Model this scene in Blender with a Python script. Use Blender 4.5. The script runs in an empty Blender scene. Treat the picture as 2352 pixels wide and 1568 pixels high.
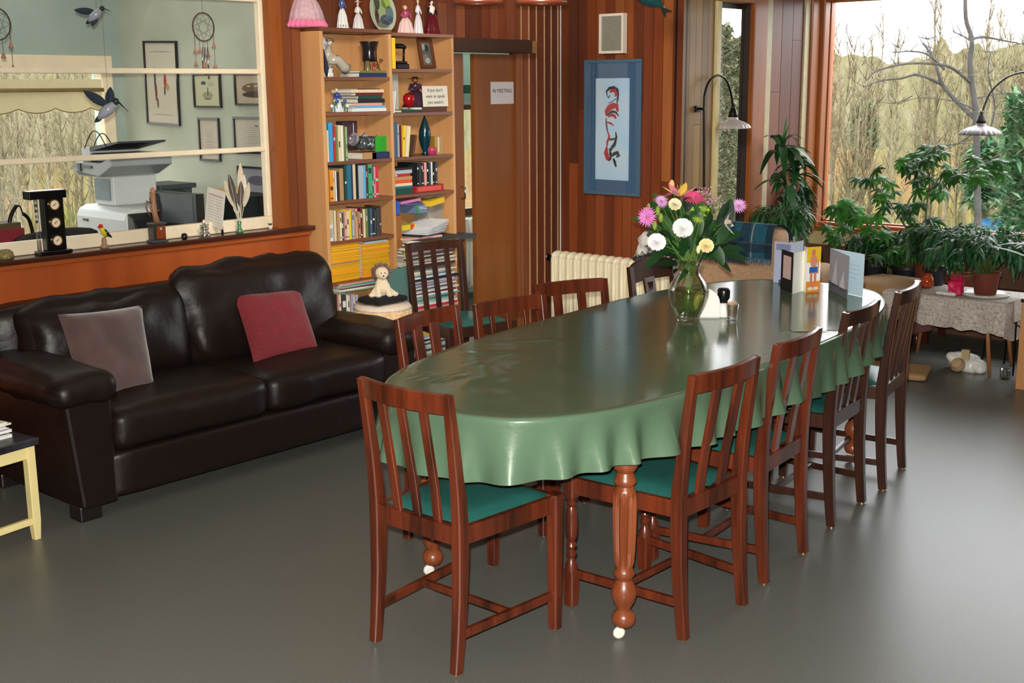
import bpy, math, random
from mathutils import Vector, Matrix, Euler, noise
random.seed(11)
PI = math.pi
COL = bpy.context.scene.collection
# ------------------------------------------------------------------ survey of the photographed room
FPX = 2791.96
YAW, PIT, ROL = -0.72443842, 0.20672839, -0.00758227
CAM = Vector((0, 0, 1.7))
def _basis():
    f = Vector((math.sin(YAW)*math.cos(PIT), math.cos(YAW)*math.cos(PIT), -math.sin(PIT)))
    r0 = Vector((math.cos(YAW), -math.sin(YAW), 0)); u0 = r0.cross(f)
    return r0*math.cos(ROL)+u0*math.sin(ROL), u0*math.cos(ROL)-r0*math.sin(ROL), f
RT, UP, FW = _basis()
def ray(px, py): return FW + RT*((px-1176)/FPX) + UP*((784-py)/FPX)
def _pl(px, py, a, c):
    d = ray(px, py); return CAM + d*((c-CAM[a])/d[a])
def PX(px, py, c): return _pl(px, py, 0, c)
def PY(px, py, c): return _pl(px, py, 1, c)
def PZ(px, py, c): return _pl(px, py, 2, c)
def PD(px, py, d): return CAM + ray(px, py)*d
def depth(p): return (Vector(p)-CAM).dot(FW)
# ------------------------------------------------------------------ materials
def lin(c):
    c = c/255.0
    return c/12.92 if c <= .04045 else ((c+.055)/1.055)**2.4
def rgb(c): return (lin(c[0]), lin(c[1]), lin(c[2]), 1)
_M = {}
def mat(name, c, rough=.55, var=.12, scale=18, bump=0.0, metal=0.0, spec=.5, stretch=(1,1,1), c2=None, attr=False, coat=0.0, sheen=0.0, emit=0.0, bscale=None, trans=0.0):
    if name in _M: return _M[name]
    m = bpy.data.materials.new(name); m.use_nodes = True
    nt = m.node_tree; N = nt.nodes; L = nt.links; b = N['Principled BSDF']
    b.inputs['Roughness'].default_value = rough; b.inputs['Metallic'].default_value = metal
    b.inputs['Specular IOR Level'].default_value = spec
    b.inputs['Coat Weight'].default_value = coat; b.inputs['Coat Roughness'].default_value = .12
    b.inputs['Sheen Weight'].default_value = sheen
    tc = N.new('ShaderNodeTexCoord'); mp = N.new('ShaderNodeMapping'); mp.inputs['Scale'].default_value = stretch
    L.new(tc.outputs['Object'], mp.inputs['Vector'])
    nz = N.new('ShaderNodeTexNoise'); nz.inputs['Scale'].default_value = scale; nz.inputs['Detail'].default_value = 5; nz.inputs['Roughness'].default_value = .6
    L.new(mp.outputs['Vector'], nz.inputs['Vector'])
    mx = N.new('ShaderNodeMix'); mx.data_type = 'RGBA'
    r = N.new('ShaderNodeValToRGB'); r.color_ramp.elements[0].position = .32; r.color_ramp.elements[1].position = .68
    L.new(nz.outputs['Fac'], r.inputs['Fac']); L.new(r.outputs['Color'], mx.inputs['Factor'])
    k = rgb(c)
    if attr:
        at = N.new('ShaderNodeAttribute'); at.attribute_name = 'Col'
        d = N.new('ShaderNodeMix'); d.data_type = 'RGBA'; d.blend_type = 'MULTIPLY'; d.inputs['Factor'].default_value = 1
        L.new(at.outputs['Color'], d.inputs['A']); v = 1-var*1.6; d.inputs['B'].default_value = (v, v, v, 1)
        L.new(at.outputs['Color'], mx.inputs['A']); L.new(d.outputs['Result'], mx.inputs['B'])
    else:
        mx.inputs['A'].default_value = k
        mx.inputs['B'].default_value = rgb(c2) if c2 else tuple(x*(1-var*1.6) for x in k[:3])+(1,)
    L.new(mx.outputs['Result'], b.inputs['Base Color'])
    if emit:
        L.new(mx.outputs['Result'], b.inputs['Emission Color']); b.inputs['Emission Strength'].default_value = emit
    if trans: b.inputs['Transmission Weight'].default_value = trans
    if bump:
        bp = N.new('ShaderNodeBump'); bp.inputs['Strength'].default_value = bump; bp.inputs['Distance'].default_value = .01
        src = nz
        if bscale:
            src = N.new('ShaderNodeTexNoise'); src.inputs['Scale'].default_value = bscale; src.inputs['Detail'].default_value = 4
            L.new(mp.outputs['Vector'], src.inputs['Vector'])
        L.new(src.outputs['Fac'], bp.inputs['Height']); L.new(bp.outputs['Normal'], b.inputs['Normal'])
    _M[name] = m
    return m
def wood(name, c, c2, axis=2, rough=.4, coat=.0, scale=9, attr=False, bump=.05, spec=.5, var=.2):
    st = [1, 1, 1]; st[axis] = .09
    return mat(name, c, rough, var, scale, bump, stretch=tuple(st), c2=c2, attr=attr, coat=coat, bscale=60, spec=spec)
def glass(name, tint=(255,255,255), refl=.06, rough=.02, fk=.5):
    if name in _M: return _M[name]
    m = bpy.data.materials.new(name); m.use_nodes = True
    nt = m.node_tree; N = nt.nodes; L = nt.links; N.clear()
    o = N.new('ShaderNodeOutputMaterial'); t = N.new('ShaderNodeBsdfTransparent'); g = N.new('ShaderNodeBsdfGlossy')
    g.inputs['Roughness'].default_value = rough; t.inputs['Color'].default_value = rgb(tint)
    fr = N.new('ShaderNodeLayerWeight'); fr.inputs['Blend'].default_value = .25
    mu = N.new('ShaderNodeMath'); mu.operation = 'MULTIPLY_ADD'; mu.inputs[1].default_value = fk; mu.inputs[2].default_value = refl
    L.new(fr.outputs['Fresnel'], mu.inputs[0])
    x = N.new('ShaderNodeMixShader'); L.new(mu.outputs[0], x.inputs[0]); L.new(t.outputs[0], x.inputs[1]); L.new(g.outputs[0], x.inputs[2])
    L.new(x.outputs[0], o.inputs['Surface'])
    _M[name] = m
    return m
WHT = (1, 1, 1, 1)
# ------------------------------------------------------------------ mesh builder
def frame(t):
    t = t.normalized(); a = Vector((0, 0, 1)) if abs(t.z) < .95 else Vector((0, 1, 0))
    s = t.cross(a).normalized(); return s, s.cross(t).normalized()
class MB:
    def __init__(s): s.v = []; s.f = []; s.c = []; s.m = Matrix.Identity(4); s.col = (.8, .8, .8, 1)
    def k(s, c): s.col = rgb(c); return s
    def add(s, vs, fs, col=None):
        o = len(s.v); s.v += [tuple(s.m @ Vector(p)) for p in vs]
        s.f += [tuple(i+o for i in f) for f in fs]; s.c += [rgb(col) if col else s.col]*len(fs); return s
    def box(s, a, b, col=None):
        x0, x1 = sorted((a[0], b[0])); y0, y1 = sorted((a[1], b[1])); z0, z1 = sorted((a[2], b[2]))
        return s.add([(x0,y0,z0),(x1,y0,z0),(x1,y1,z0),(x0,y1,z0),(x0,y0,z1),(x1,y0,z1),(x1,y1,z1),(x0,y1,z1)],
                     [(0,3,2,1),(4,5,6,7),(0,1,5,4),(1,2,6,5),(2,3,7,6),(3,0,4,7)], col)
    def cb(s, c, d, rz=0, rx=0, ry=0, col=None):
        o = s.m; s.m = o @ Matrix.Translation(c) @ Euler((rx, ry, rz)).to_matrix().to_4x4()
        s.box((-d[0]/2,-d[1]/2,-d[2]/2), (d[0]/2,d[1]/2,d[2]/2), col); s.m = o; return s
    def sweep(s, pts, secs, ref, col=None):
        """square section bar through pts; secs=[(w,d)..]; ref = width direction"""
        pts = [Vector(p) for p in pts]; vs = []; n = len(pts); ref = Vector(ref).normalized()
        for i, p in enumerate(pts):
            t = (pts[min(i+1, n-1)]-pts[max(i-1, 0)]).normalized(); w = (ref-t*ref.dot(t)).normalized(); d = t.cross(w)
            W, D = secs[i] if isinstance(secs, list) else secs; W /= 2; D /= 2; c = min(W, D)*.22
            vs += [p+w*a+d*b for a, b in ((-W+c,-D),(W-c,-D),(W,-D+c),(W,D-c),(W-c,D),(-W+c,D),(-W,D-c),(-W,-D+c))]
        fs = [tuple(i*8+j for j in q) for i in range(n-1) for q in [(k, (k+1) % 8, (k+1) % 8+8, k+8) for k in range(8)]]
        fs += [tuple(range(7, -1, -1)), tuple((n-1)*8+k for k in range(8))]
        return s.add(vs, fs, col)
    def bar(s, a, b, w, d=None, ref=(0,0,1), col=None):
        t = (Vector(b)-Vector(a)).normalized()
        if abs(t.dot(Vector(ref).normalized())) > .98: ref = (0, 1, 0) if abs(t.y) < .9 else (1, 0, 0)
        return s.sweep([a, b], (w, d or w), ref, col)
    def tube(s, pts, r, n=8, col=None, cap=True):
        pts = [Vector(p) for p in pts]; m = len(pts); rs = r if isinstance(r, (list, tuple)) else [r]*m; vs = []
        pa = None
        for i, p in enumerate(pts):
            t = (pts[min(i+1, m-1)]-pts[max(i-1, 0)]).normalized()
            if pa is None: a, b = frame(t)
            else:
                a = (pa-t*pa.dot(t)); a = a.normalized() if a.length > 1e-6 else frame(t)[0]; b = a.cross(t)
            pa = a
            vs += [p+(a*math.cos(2*PI*k/n)+b*math.sin(2*PI*k/n))*rs[i] for k in range(n)]
        fs = [(i*n+k, i*n+(k+1) % n, (i+1)*n+(k+1) % n, (i+1)*n+k) for i in range(m-1) for k in range(n)]
        if cap: fs += [tuple(range(n-1, -1, -1)), tuple((m-1)*n+k for k in range(n))]
        return s.add(vs, fs, col)
    def lathe(s, prof, c=(0,0,0), n=20, col=None, sx=1, sy=1, flute=0, nf=12, axis=None, cap=True):
        """prof = [(r, z)...]"""
        c = Vector(c); vs = []; m = len(prof)
        for i, q in enumerate(prof):
            r, z = q[0], q[1]; fl = q[2] if len(q) > 2 else 0
            for k in range(n):
                t = 2*PI*k/n; rr = r*(1-fl*(.5+.5*math.cos(nf*t))) if fl else r
                p = Vector((rr*math.cos(t)*sx, rr*math.sin(t)*sy, z))
                if axis: p = axis @ p
                vs.append(c+p)
        fs = [(i*n+k, i*n+(k+1) % n, (i+1)*n+(k+1) % n, (i+1)*n+k) for i in range(m-1) for k in range(n)]
        if len(prof) == 4 and abs(prof[0][0]-prof[-1][0]) < 1e-6 and prof[0][0] > 1e-5: fs += [((m-1)*n+k, (m-1)*n+(k+1) % n, (k+1) % n, k) for k in range(n)]; cap = False
        if cap and prof[0][0] > 1e-5: fs.append(tuple(range(n-1, -1, -1)))
        if cap and prof[-1][0] > 1e-5: fs.append(tuple((m-1)*n+k for k in range(n)))
        return s.add(vs, fs, col)
    def ball(s, c, r, n=12, col=None, rot=None):
        if not isinstance(r, (tuple, list)): r = (r, r, r)
        m = max(6, n//2+1); vs = []
        for i in range(m+1):
            p = PI*i/m
            for k in range(n):
                t = 2*PI*k/n; q = Vector((r[0]*math.sin(p)*math.cos(t), r[1]*math.sin(p)*math.sin(t), -r[2]*math.cos(p)))
                if rot: q = rot @ q
                vs.append(Vector(c)+q)
        fs = [(i*n+k, i*n+(k+1) % n, (i+1)*n+(k+1) % n, (i+1)*n+k) for i in range(m) for k in range(n)]
        return s.add(vs, fs, col)
    def grid(s, fn, nu, nv, col=None, closed=False):
        vs = [fn(i/nu, j/nv) for i in range(nu+1) for j in range(nv+1)]
        return s.add(vs, [(i*(nv+1)+j, (i+1)*(nv+1)+j, (i+1)*(nv+1)+j+1, i*(nv+1)+j+1) for i in range(nu) for j in range(nv)], col)
    def prism(s, poly, z0, z1, col=None):
        n = len(poly); return s.add([(x, y, z0) for x, y in poly]+[(x, y, z1) for x, y in poly],
            [tuple(range(n-1, -1, -1)), tuple(range(n, 2*n))]+[(k, (k+1) % n, (k+1) % n+n, k+n) for k in range(n)], col)
    def ext(s, poly, d, col=None):
        """planar 3-D outline extruded by vector d"""
        n = len(poly); d = Vector(d); P = [Vector(p) for p in poly]
        return s.add(P+[p+d for p in P], [tuple(range(n-1, -1, -1)), tuple(range(n, 2*n))]+[(k, (k+1) % n, (k+1) % n+n, k+n) for k in range(n)], col)
    def rbox(s, c, d, r, n=8, puff=(0,0,0), rot=None, col=None, wr=0, wf=6, seed=0):
        """rounded, puffed box"""
        vs = {}; V = []; Fc = []; h = [x/2 for x in d]
        def vid(q):
            if q in vs: return vs[q]
            u = [-1+2*x/n for x in q]; p = [math.copysign(min(abs(t), 1)**.85, t)*hh for t, hh in zip(u, h)]
            inn = Vector([max(-hh+r, min(hh-r, x)) for x, hh in zip(p, h)]); o = Vector(p)-inn
            if o.length > 1e-9: o = o.normalized()*r
            w = inn+o
            ca = [math.cos(u[i]*PI/2) for i in range(3)]
            w.x += puff[0]*u[0]*ca[1]*ca[2]; w.y += puff[1]*u[1]*ca[0]*ca[2]; w.z += puff[2]*u[2]*ca[0]*ca[1]
            if wr:
                nn = w.normalized(); w += nn*wr*noise.noise(w*wf+Vector((seed, seed*2.3, 0)))
            if rot: w = rot @ w
            V.append(Vector(c)+w); vs[q] = len(V)-1; return vs[q]
        for a in range(3):
            b, e = (a+1) % 3, (a+2) % 3
            for sd in (0, n):
                for i in range(n):
                    for j in range(n):
                        qs = []
                        for di, dj in ((0,0),(1,0),(1,1),(0,1)):
                            q = [0, 0, 0]; q[a] = sd; q[b] = i+di; q[e] = j+dj; qs.append(vid(tuple(q)))
                        Fc.append(tuple(qs) if sd else tuple(reversed(qs)))
        return s.add(V, Fc, col)
    def leaf(s, p, d, up, L, W, droop=.3, seg=4, fold=.15, col=None, tip=.0):
        p = Vector(p); d = Vector(d).normalized(); up = Vector(up); sd = d.cross(up)
        if sd.length < 1e-3: sd = d.cross(Vector((1, 0, .2)))
        sd.normalize(); n = sd.cross(d).normalized(); vs = []
        for i in range(seg+1):
            t = i/seg; w = W*.5*(math.sin(PI*min(1, t*.92+.05))**.8); q = p+d*(L*t)-Vector((0, 0, 1))*(droop*L*t*t)
            vs += [q-sd*w+n*(fold*w), q, q+sd*w+n*(fold*w)]
        fs = []
        for i in range(seg):
            o = i*3; fs += [(o, o+1, o+4, o+3), (o+1, o+2, o+5, o+4)]
        return s.add(vs, fs, col)
    def build(s, name, material, parent=None, smooth=False, local=False, bevel=0, sub=0, auto=None):
        me = bpy.data.meshes.new(name); me.from_pydata(s.v, [], s.f)
        ca = me.color_attributes.new('Col', 'FLOAT_COLOR', 'CORNER'); i = 0; buf = []
        for f, c in zip(s.f, s.c): buf += list(c)*len(f)
        ca.data.foreach_set('color', buf)
        me.materials.append(material); me.validate(); me.update()
        if smooth: me.polygons.foreach_set('use_smooth', [True]*len(me.polygons))
        if smooth and auto:
            me.set_sharp_from_angle(angle=math.radians(auto))
        o = bpy.data.objects.new(name, me); COL.objects.link(o)
        if parent is not None:
            o.parent = parent
            if not local: o.matrix_parent_inverse = wm(parent).inverted()
        if bevel:
            b = o.modifiers.new('bv', 'BEVEL'); b.width = bevel; b.segments = 2; b.limit_method = 'ANGLE'
        if sub:
            q = o.modifiers.new('ss', 'SUBSURF'); q.levels = sub; q.render_levels = sub
        return o
def wm(o):
    m = Matrix.LocRotScale(o.location, o.rotation_euler, o.scale)
    return (wm(o.parent) @ o.matrix_parent_inverse @ m) if o.parent else m
def tag(o, label=None, cat=None, group=None, kind=None):
    if label: o['label'] = label
    if cat: o['category'] = cat
    if group: o['group'] = group
    if kind: o['kind'] = kind
    return o
def thing(name, label, cat, loc=(0,0,0), rz=0, group=None):
    o = bpy.data.objects.new(name, None); COL.objects.link(o); o.location = loc; o.rotation_euler = (0, 0, rz); o.empty_display_size = .05
    return tag(o, label, cat, group)
def struct(o): o['kind'] = 'structure'; return o
def kids(o): return [c for c in bpy.data.objects if c.parent == o]
def dup(root, label, loc=None, rz=None):
    ks = kids(root); sub = {k: kids(k) for k in ks}
    r = root.copy(); COL.objects.link(r)
    if loc is not None: r.location = loc
    if rz is not None: r.rotation_euler = (0, 0, rz)
    r['label'] = label
    for k in ks:
        c = k.copy(); COL.objects.link(c); c.parent = r
        for g in sub[k]:
            d = g.copy(); COL.objects.link(d); d.parent = c
    return r
def text(name, body, M4, size, m, parent, align='CENTER', ext=.0004):
    cu = bpy.data.curves.new(name, 'FONT'); cu.body = body; cu.size = size; cu.align_x = align; cu.align_y = 'CENTER'; cu.extrude = ext
    tmp = bpy.data.objects.new('tmp_text', cu); COL.objects.link(tmp); dg = bpy.context.evaluated_depsgraph_get(); dg.update()
    me = bpy.data.meshes.new_from_object(tmp.evaluated_get(dg)); me.name = name; bpy.data.objects.remove(tmp)
    me.materials.clear(); me.materials.append(m); o = bpy.data.objects.new(name, me); COL.objects.link(o)
    o.parent = parent; o.matrix_parent_inverse = wm(parent).inverted(); o.matrix_basis = M4
    return o
def facing(loc, right, up):
    r = Vector(right).normalized(); u = Vector(up).normalized(); n = r.cross(u)
    M4 = Matrix((r, u, n)).transposed().to_4x4(); M4.translation = Vector(loc); return M4
PAINT = mat('coloured_surface', (200,200,200), .5, attr=True, var=.08, scale=40)
GLOSS = mat('coloured_glazed', (200,200,200), .18, attr=True, var=.05, scale=30)
CLOTHM = mat('coloured_cloth', (200,200,200), .9, attr=True, var=.15, scale=60, bump=.2, sheen=.2)
PAPER = mat('coloured_paper', (200,200,200), .65, attr=True, var=.06, scale=90)
LEAFM = mat('leaf_green', (60,110,40), .42, attr=True, var=.25, scale=14, spec=.35)
def translucent(m, f):
    nt = m.node_tree; N = nt.nodes; L = nt.links; b = N['Principled BSDF']; o = [x for x in N if x.type == 'OUTPUT_MATERIAL'][0]
    t = N.new('ShaderNodeBsdfTranslucent'); L.new(b.inputs['Base Color'].links[0].from_socket, t.inputs['Color']); x = N.new('ShaderNodeMixShader'); x.inputs[0].default_value = f
    L.new(b.outputs[0], x.inputs[1]); L.new(t.outputs[0], x.inputs[2]); L.new(x.outputs[0], o.inputs['Surface'])
translucent(LEAFM, .3)
BLACKM = mat('black_plastic', (14,14,16), .3, var=.1)
METAL = mat('dark_bronze', (30,26,24), .35, metal=.7)
CHROME = mat('chrome', (210,210,210), .15, metal=1, var=.05)
# ================================================================== THE SETTING
WOODC = wood('plank_cedar', (140,72,34), (100,46,20), 2, .5, attr=True, scale=14, coat=.03, spec=.3)
TRIMW = wood('trim_fir', (154,84,32), (122,62,22), 2, .48, coat=.06, scale=10, spec=.3)
TRIMY = wood('trim_fir_along_y', (168,84,34), (138,62,24), 1, .35, coat=.25, scale=10)
TRIMX = wood('trim_fir_along_x', (176,96,36), (146,72,24), 0, .35, coat=.25, scale=10)
PANELW = wood('panel_orange', (168,80,28), (142,62,18), 2, .42, coat=.1, scale=5)
CREAM = mat('cream_paint', (230,214,184), .4, var=.06, scale=12)
MINT = mat('mint_wall', (186,192,176), .85, var=.06, scale=3, c2=(174,182,164))
CEILM = mat('ceiling_paint', (214,204,182), .9, var=.04)
DARKW = wood('dark_ledge', (74,34,20), (52,22,14), 1, .3, coat=.3)
BEIGEP = mat('beige_sill', (196,178,132), .5, var=.06)
WX, BY, SX, WY = -5.17, 6.44, -4.28, 8.2
ROOMX, ROOMY, CZ = 2.5, -1.6, 2.62
FL = mat('floor_lino', (108,108,101), .36, var=.13, scale=220, c2=(86,87,83), bump=.04, bscale=240, spec=.42)
struct(MB().box((-7.2, ROOMY, -.06), (-4.2, 8.3, 0)).box((-4.2, ROOMY, -.06), (ROOMX, WY+.1, 0)).build('floor', FL))
struct(MB().box((-7.2, ROOMY, CZ), (ROOMX, WY+.1, CZ+.08)).build('ceiling', CEILM))
PAL = [(126,64,34),(116,56,30),(138,72,36),(108,52,30),(148,82,42),(120,58,28),(100,48,28),(134,66,34),(156,90,46),(96,50,32)]
def planks(name, a, b, z0, z1, w, t, pal=PAL, seed=1, joint=.35, holes=()):
    """vertical board wall from a to b (interior face), boards backing away to the left of a->b"""
    rr = random.Random(seed); mb = MB(); a = Vector((a[0], a[1], 0)); b = Vector((b[0], b[1], 0)); L = (b-a).length; d = (b-a)/L; nrm = Vector((-d.y, d.x, 0))
    n = max(1, round(L/w)); w = L/n; ang = math.atan2(d.y, d.x)
    for i in range(n):
        s0 = a+d*(w*(i+.5)); cuts = [z0, z1]
        if rr.random() < joint: cuts.insert(1, z0+(z1-z0)*rr.uniform(.25, .8))
        dep = rr.uniform(0, .004)
        for q in range(len(cuts)-1):
            c = rr.choice(pal); f = rr.uniform(.85, 1.12); c = tuple(min(255, x*f) for x in c)
            mb.cb((s0+nrm*(t/2+dep)).to_tuple()[:2]+((cuts[q]+cuts[q+1])/2,), (w-.005, t, cuts[q+1]-cuts[q]-.002), rz=ang, col=c)
    m = a+d*(L/2)+nrm*(t+.012)
    mb.cb((m.x, m.y, (z0+z1)/2), (L, .016, z1-z0), rz=ang, col=(36,20,12))
    return struct(mb.build(name, WOODC))
# left wall: panel below the interior window, header above
mb = MB()
mb.box((WX, ROOMY, 0), (WX-.1, 4.19, .955)); struct(mb.build('wall_left', PANELW))
struct(MB().box((WX, ROOMY, 2.15), (WX-.1, 4.19, CZ)).box((WX, ROOMY, .955), (WX-.1, 1.5, 2.15)).build('wall_left_upper', PANELW))
struct(MB().box((WX+.004, 3.985, .965), (WX-.045, 4.062, CZ)).build('trim_1', TRIMW))
planks('wall_left_boards', (WX+.002, 4.062), (WX+.002, 4.19), .965, 2.62, .064, .09, [(120,66,38),(112,60,34)], 3, 0)
lb = MB().box((WX-.1, ROOMY, .95), (WX+.045, 4.215, .975)); struct(lb.build('trim_ledge', DARKW, bevel=.006))
struct(MB().box((WX-.02, ROOMY, .925), (WX+.022, 4.19, .95)).build('trim_moulding', TRIMY, bevel=.005))
# door wall
planks('wall_door_boards', (-5.25, 5.985), (-5.25, BY), 0, CZ, .076, .03, [(122,66,42),(112,58,36),(132,74,46),(104,54,36)], 5, .1)
planks('wall_door_header', (-5.25, 5.22), (-5.25, 5.985), 1.98, CZ, .076, .03, [(128,64,40),(112,58,36),(140,78,50),(104,54,36)], 6, .1)
planks('wall_behind_shelf', (-5.27, 4.19), (-5.27, 5.22), 0, CZ, .1, .03, [(112,56,30),(124,64,34)], 7, .1)
dm = MB()
for k, y in enumerate([6.04, 6.115, 6.19, 6.27, 6.34, 6.41]): dm.box((-5.25, y-.003, 0), (-5.243, y+.003, CZ))
struct(dm.build('slat_edge_glints', mat('painted_edge_glint', (196,150,112), .3, var=.15, coat=.4), bevel=.001))  # window light glinting on the slat edges, painted as pale strips
dm = MB().box((-5.25, 5.22, 1.905), (-5.12, 6.0, 1.985)); struct(dm.build('trim_door_head', wood('dark_beam', (66,40,26), (48,28,18), 1, .6, bump=.3)))
struct(MB().box((-5.25, 6.0, 1.905), (-5.13, 6.06, 1.98)).build('trim_block', wood('block', (150,108,62), (130,90,50), 1)))
struct(MB().box((-5.25, 5.985, 0), (-5.225, 6.02, 1.905)).box((-5.25, 5.21, 0), (-5.3, 5.245, 1.905)).build('trim_door_jamb', wood('jamb_wood', (138,82,42), (112,64,32), 2, .4), bevel=.003))
DOORW = wood('door_veneer', (140,82,36), (120,68,28), 2, .38, coat=.15, scale=6)
d1 = struct(thing('door_1', None, None, (-5.27, 5.36, 0)))
MB().box((-5.30, 5.245, .01), (-5.262, 5.515, 1.9)).build('door_panel', DOORW, d1, bevel=.003)
MB().tube([(-5.262,5.485,1.02),(-5.235,5.485,1.02),(-5.235,5.485,1.09),(-5.262,5.485,1.09)], .006).build('handle', CHROME, d1, smooth=True)
d2 = struct(thing('door_2', None, None, (-5.27, 5.8, 0)))
MB().box((-5.30, 5.615, .01), (-5.262, 5.983, 1.9)).build('door_panel', DOORW, d2, bevel=.003)
struct(MB().box((-5.32, BY-.002, 0), (-5.246, BY+.06, CZ)).build('corner_light_stop', WOODC))  # added strip that keeps outside light from leaking through the corner seam
# wall A with the picture and radiator
planks('wall_back', (-5.25, BY), (SX, BY), 0, CZ, .0755, .03, PAL, 12, .45)
# jog wall with narrow window
TAN = [(150,118,72),(138,104,62),(160,128,84),(128,100,64)]  # window light grazing these boards is painted in as lighter tan
planks('wall_jog_boards', (SX, BY), (SX, 6.80), 0, CZ, .07, .04, TAN, 9, .1)
planks('wall_jog_boards_low', (SX, 6.80), (SX, 7.42), 0, .62, .07, .04, TAN, 10, .1)
planks('wall_jog_boards_top', (SX, 6.80), (SX, 7.42), 2.30, CZ, .07, .04, PAL, 10, .1)
planks('wall_side_boards', (SX, 7.5), (SX, 7.95), 0, CZ, .15, .04, [(92,44,30),(112,58,38),(88,42,30)], 21, .3)
struct(MB().box((SX-.06, 7.95, 0), (SX+.012, 8.02, CZ)).box((SX-.06, 7.42, 0), (SX+.008, 7.5, CZ)).build('trim_3', mat('pale_trim', (176,160,124), .5, var=.1)))
struct(MB().box((SX-.018, 7.25, .66), (SX+.02, 7.42, 2.27)).box((SX-.12, 6.84, .62), (SX+.02, 7.42, .67)).box((SX-.12, 6.8, 2.22), (SX+.019, 7.42, 2.30)).build('trim_window_2', TRIMW, bevel=.006))
struct(MB().box((SX-.12, 6.80, .66), (SX+.016, 6.855, 2.22)).build('trim_window_left', mat('pale_trim2', (190,172,120), .5, var=.1), bevel=.006))
w2 = struct(thing('window_2', None, None, (SX-.1, 7.05, .67)))
MB().box((SX-.12, 7.31, .67), (SX-.019, 7.40, 2.22)).box((SX-.12, 6.855, .67), (SX-.08, 7.31, .70)).box((SX-.12, 6.855, 2.19), (SX-.08, 7.31, 2.22)).build('window_frame', mat('dark_frame', (52,40,36), .5), w2)
MB().box((SX-.10, 6.855, .70), (SX-.095, 7.31, 2.19)).build('window_pane', glass('pane_narrow', refl=.004, fk=.02), w2)
# big window wall
wx0, wx1, wz0, wz1 = SX+.02, -.9, .70, 2.27
mb = MB(); T = .14
struct(mb.box((SX-.1, WY, 0), (ROOMX, WY+T, wz0-.07)).box((SX-.1, WY, wz1+.05), (ROOMX, WY+T, CZ)).box((wx1+.08, WY, wz0-.07), (ROOMX, WY+T, wz1+.05)).build('wall_window', wood('window_wall_boards', (104,72,50), (84,54,38), 2, .5, scale=8)))
struct(MB().box((SX, 8.02, .62), (SX+.03, WY, wz1+.1)).box((SX+.0, WY-.06, wz0-.05), (SX+.06, WY+.02, wz1+.05)).box((SX-.1, WY-.03, wz1), (wx1+.1, WY+.02, wz1+.08)).build('trim_window_1', TRIMW, bevel=.008))
struct(MB().box((SX, WY-.075, wz0-.05), (wx1+.1, WY+T, wz0-.012)).box((SX, WY-.02, wz0-.012), (wx1+.1, WY+.04, wz0+.012)).build('trim_window_sill', TRIMX, bevel=.006))
struct(MB().box((SX, WY-.05, wz0-.15), (wx1+.1, WY, wz0-.05)).build('trim_apron', BEIGEP, bevel=.004))
w1 = struct(thing('window_1', None, None, (-2.6, WY+.08, wz0)))
MB().box((wx0-.02, WY+.06, wz0-.02), (wx0+.03, WY+.12, wz1+.05)).box((wx1-.03, WY+.06, wz0-.02), (wx1+.03, WY+.12, wz1+.05)).box((wx0, WY+.06, wz0-.03), (wx1, WY+.12, wz0+.02)).box((wx0, WY+.06, wz1), (wx1, WY+.12, wz1+.05)).build('window_frame', TRIMW, w1)
MB().box((wx0, WY+.085, wz0), (wx1, WY+.09, wz1)).build('window_pane', glass('pane'), w1)
# rest of the shell
WALLP = mat('warm_wall', (150,112,80), .8, var=.08, scale=4)
struct(MB().box((ROOMX, ROOMY, 0), (ROOMX+.1, WY+.1, CZ)).build('wall_right', WALLP))
struct(MB().box((-7.2, ROOMY-.1, 0), (ROOMX+.1, ROOMY, CZ)).build('wall_front', WALLP))
# office behind the interior window
OX, OY = -7.06, 4.28
struct(MB().box((OX, OY, 0), (-5.31, OY+.08, CZ)).build('wall_office_back', MINT))
oy0, oy1, oz0, oz1 = 1.9, 4.12, .78, 1.83
struct(MB().box((OX-.1, ROOMY, 0), (OX, oy0, CZ)).box((OX-.1, oy0, 0), (OX, oy1, oz0)).box((OX-.1, oy0, oz1), (OX, oy1, CZ)).box((OX-.1, oy1, 0), (OX, OY+.08, CZ)).build('wall_office_left', mat('teal_wall', (158,172,162), .85, var=.06, scale=3, c2=(148,164,154))))
w3 = struct(thing('window_3', None, None, (OX, 3.0, oz0)))
MB().box((OX-.04, oy1-.01, oz0-.001), (OX+.03, oy1+.07, oz1-.012)).box((OX-.042, oy0-.06, oz1-.012), (OX+.034, oy1+.072, oz1+.075)).box((OX-.06, oy0-.05, oz0-.06), (OX+.05, oy1+.072, oz0-.001)).box((OX-.04, oy0-.06, oz0-.001), (OX+.03, oy0, oz1-.012)).build('window_frame', CREAM, w3, bevel=.006)
MB().box((OX-.05, oy0, oz0), (OX-.045, oy1, oz1)).build('window_pane', glass('pane'), w3)
# interior window in the left wall
w4 = struct(thing('window_4', None, None, (WX-.05, 2.9, 1.0)))
fb = MB().box((WX-.05, 1.5, .976), (WX-.096, 3.999, 1.037)).box((WX-.052, 3.965, 1.036), (WX-.094, 4.02, 2.149)).box((WX-.054, 1.5, 2.13), (WX-.09, 3.966, 2.149)).box((WX-.052, 1.501, 1.036), (WX-.092, 1.56, 2.131))
fb.build('window_frame', CREAM, w4, bevel=.006)
fb = MB()
for a, b in ((1.785, 1.785), (1.39, 1.39)): fb.box((WX-.053, 1.55, a-.013), (WX-.088, 3.97, b+.013))
fb.build('window_sash', CREAM, w4, bevel=.006)
MB().box((WX-.074, 1.5, 1.03), (WX-.07, 3.98, 2.14)).build('window_pane', glass('inner_pane', refl=.012, fk=.15), w4)
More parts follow.
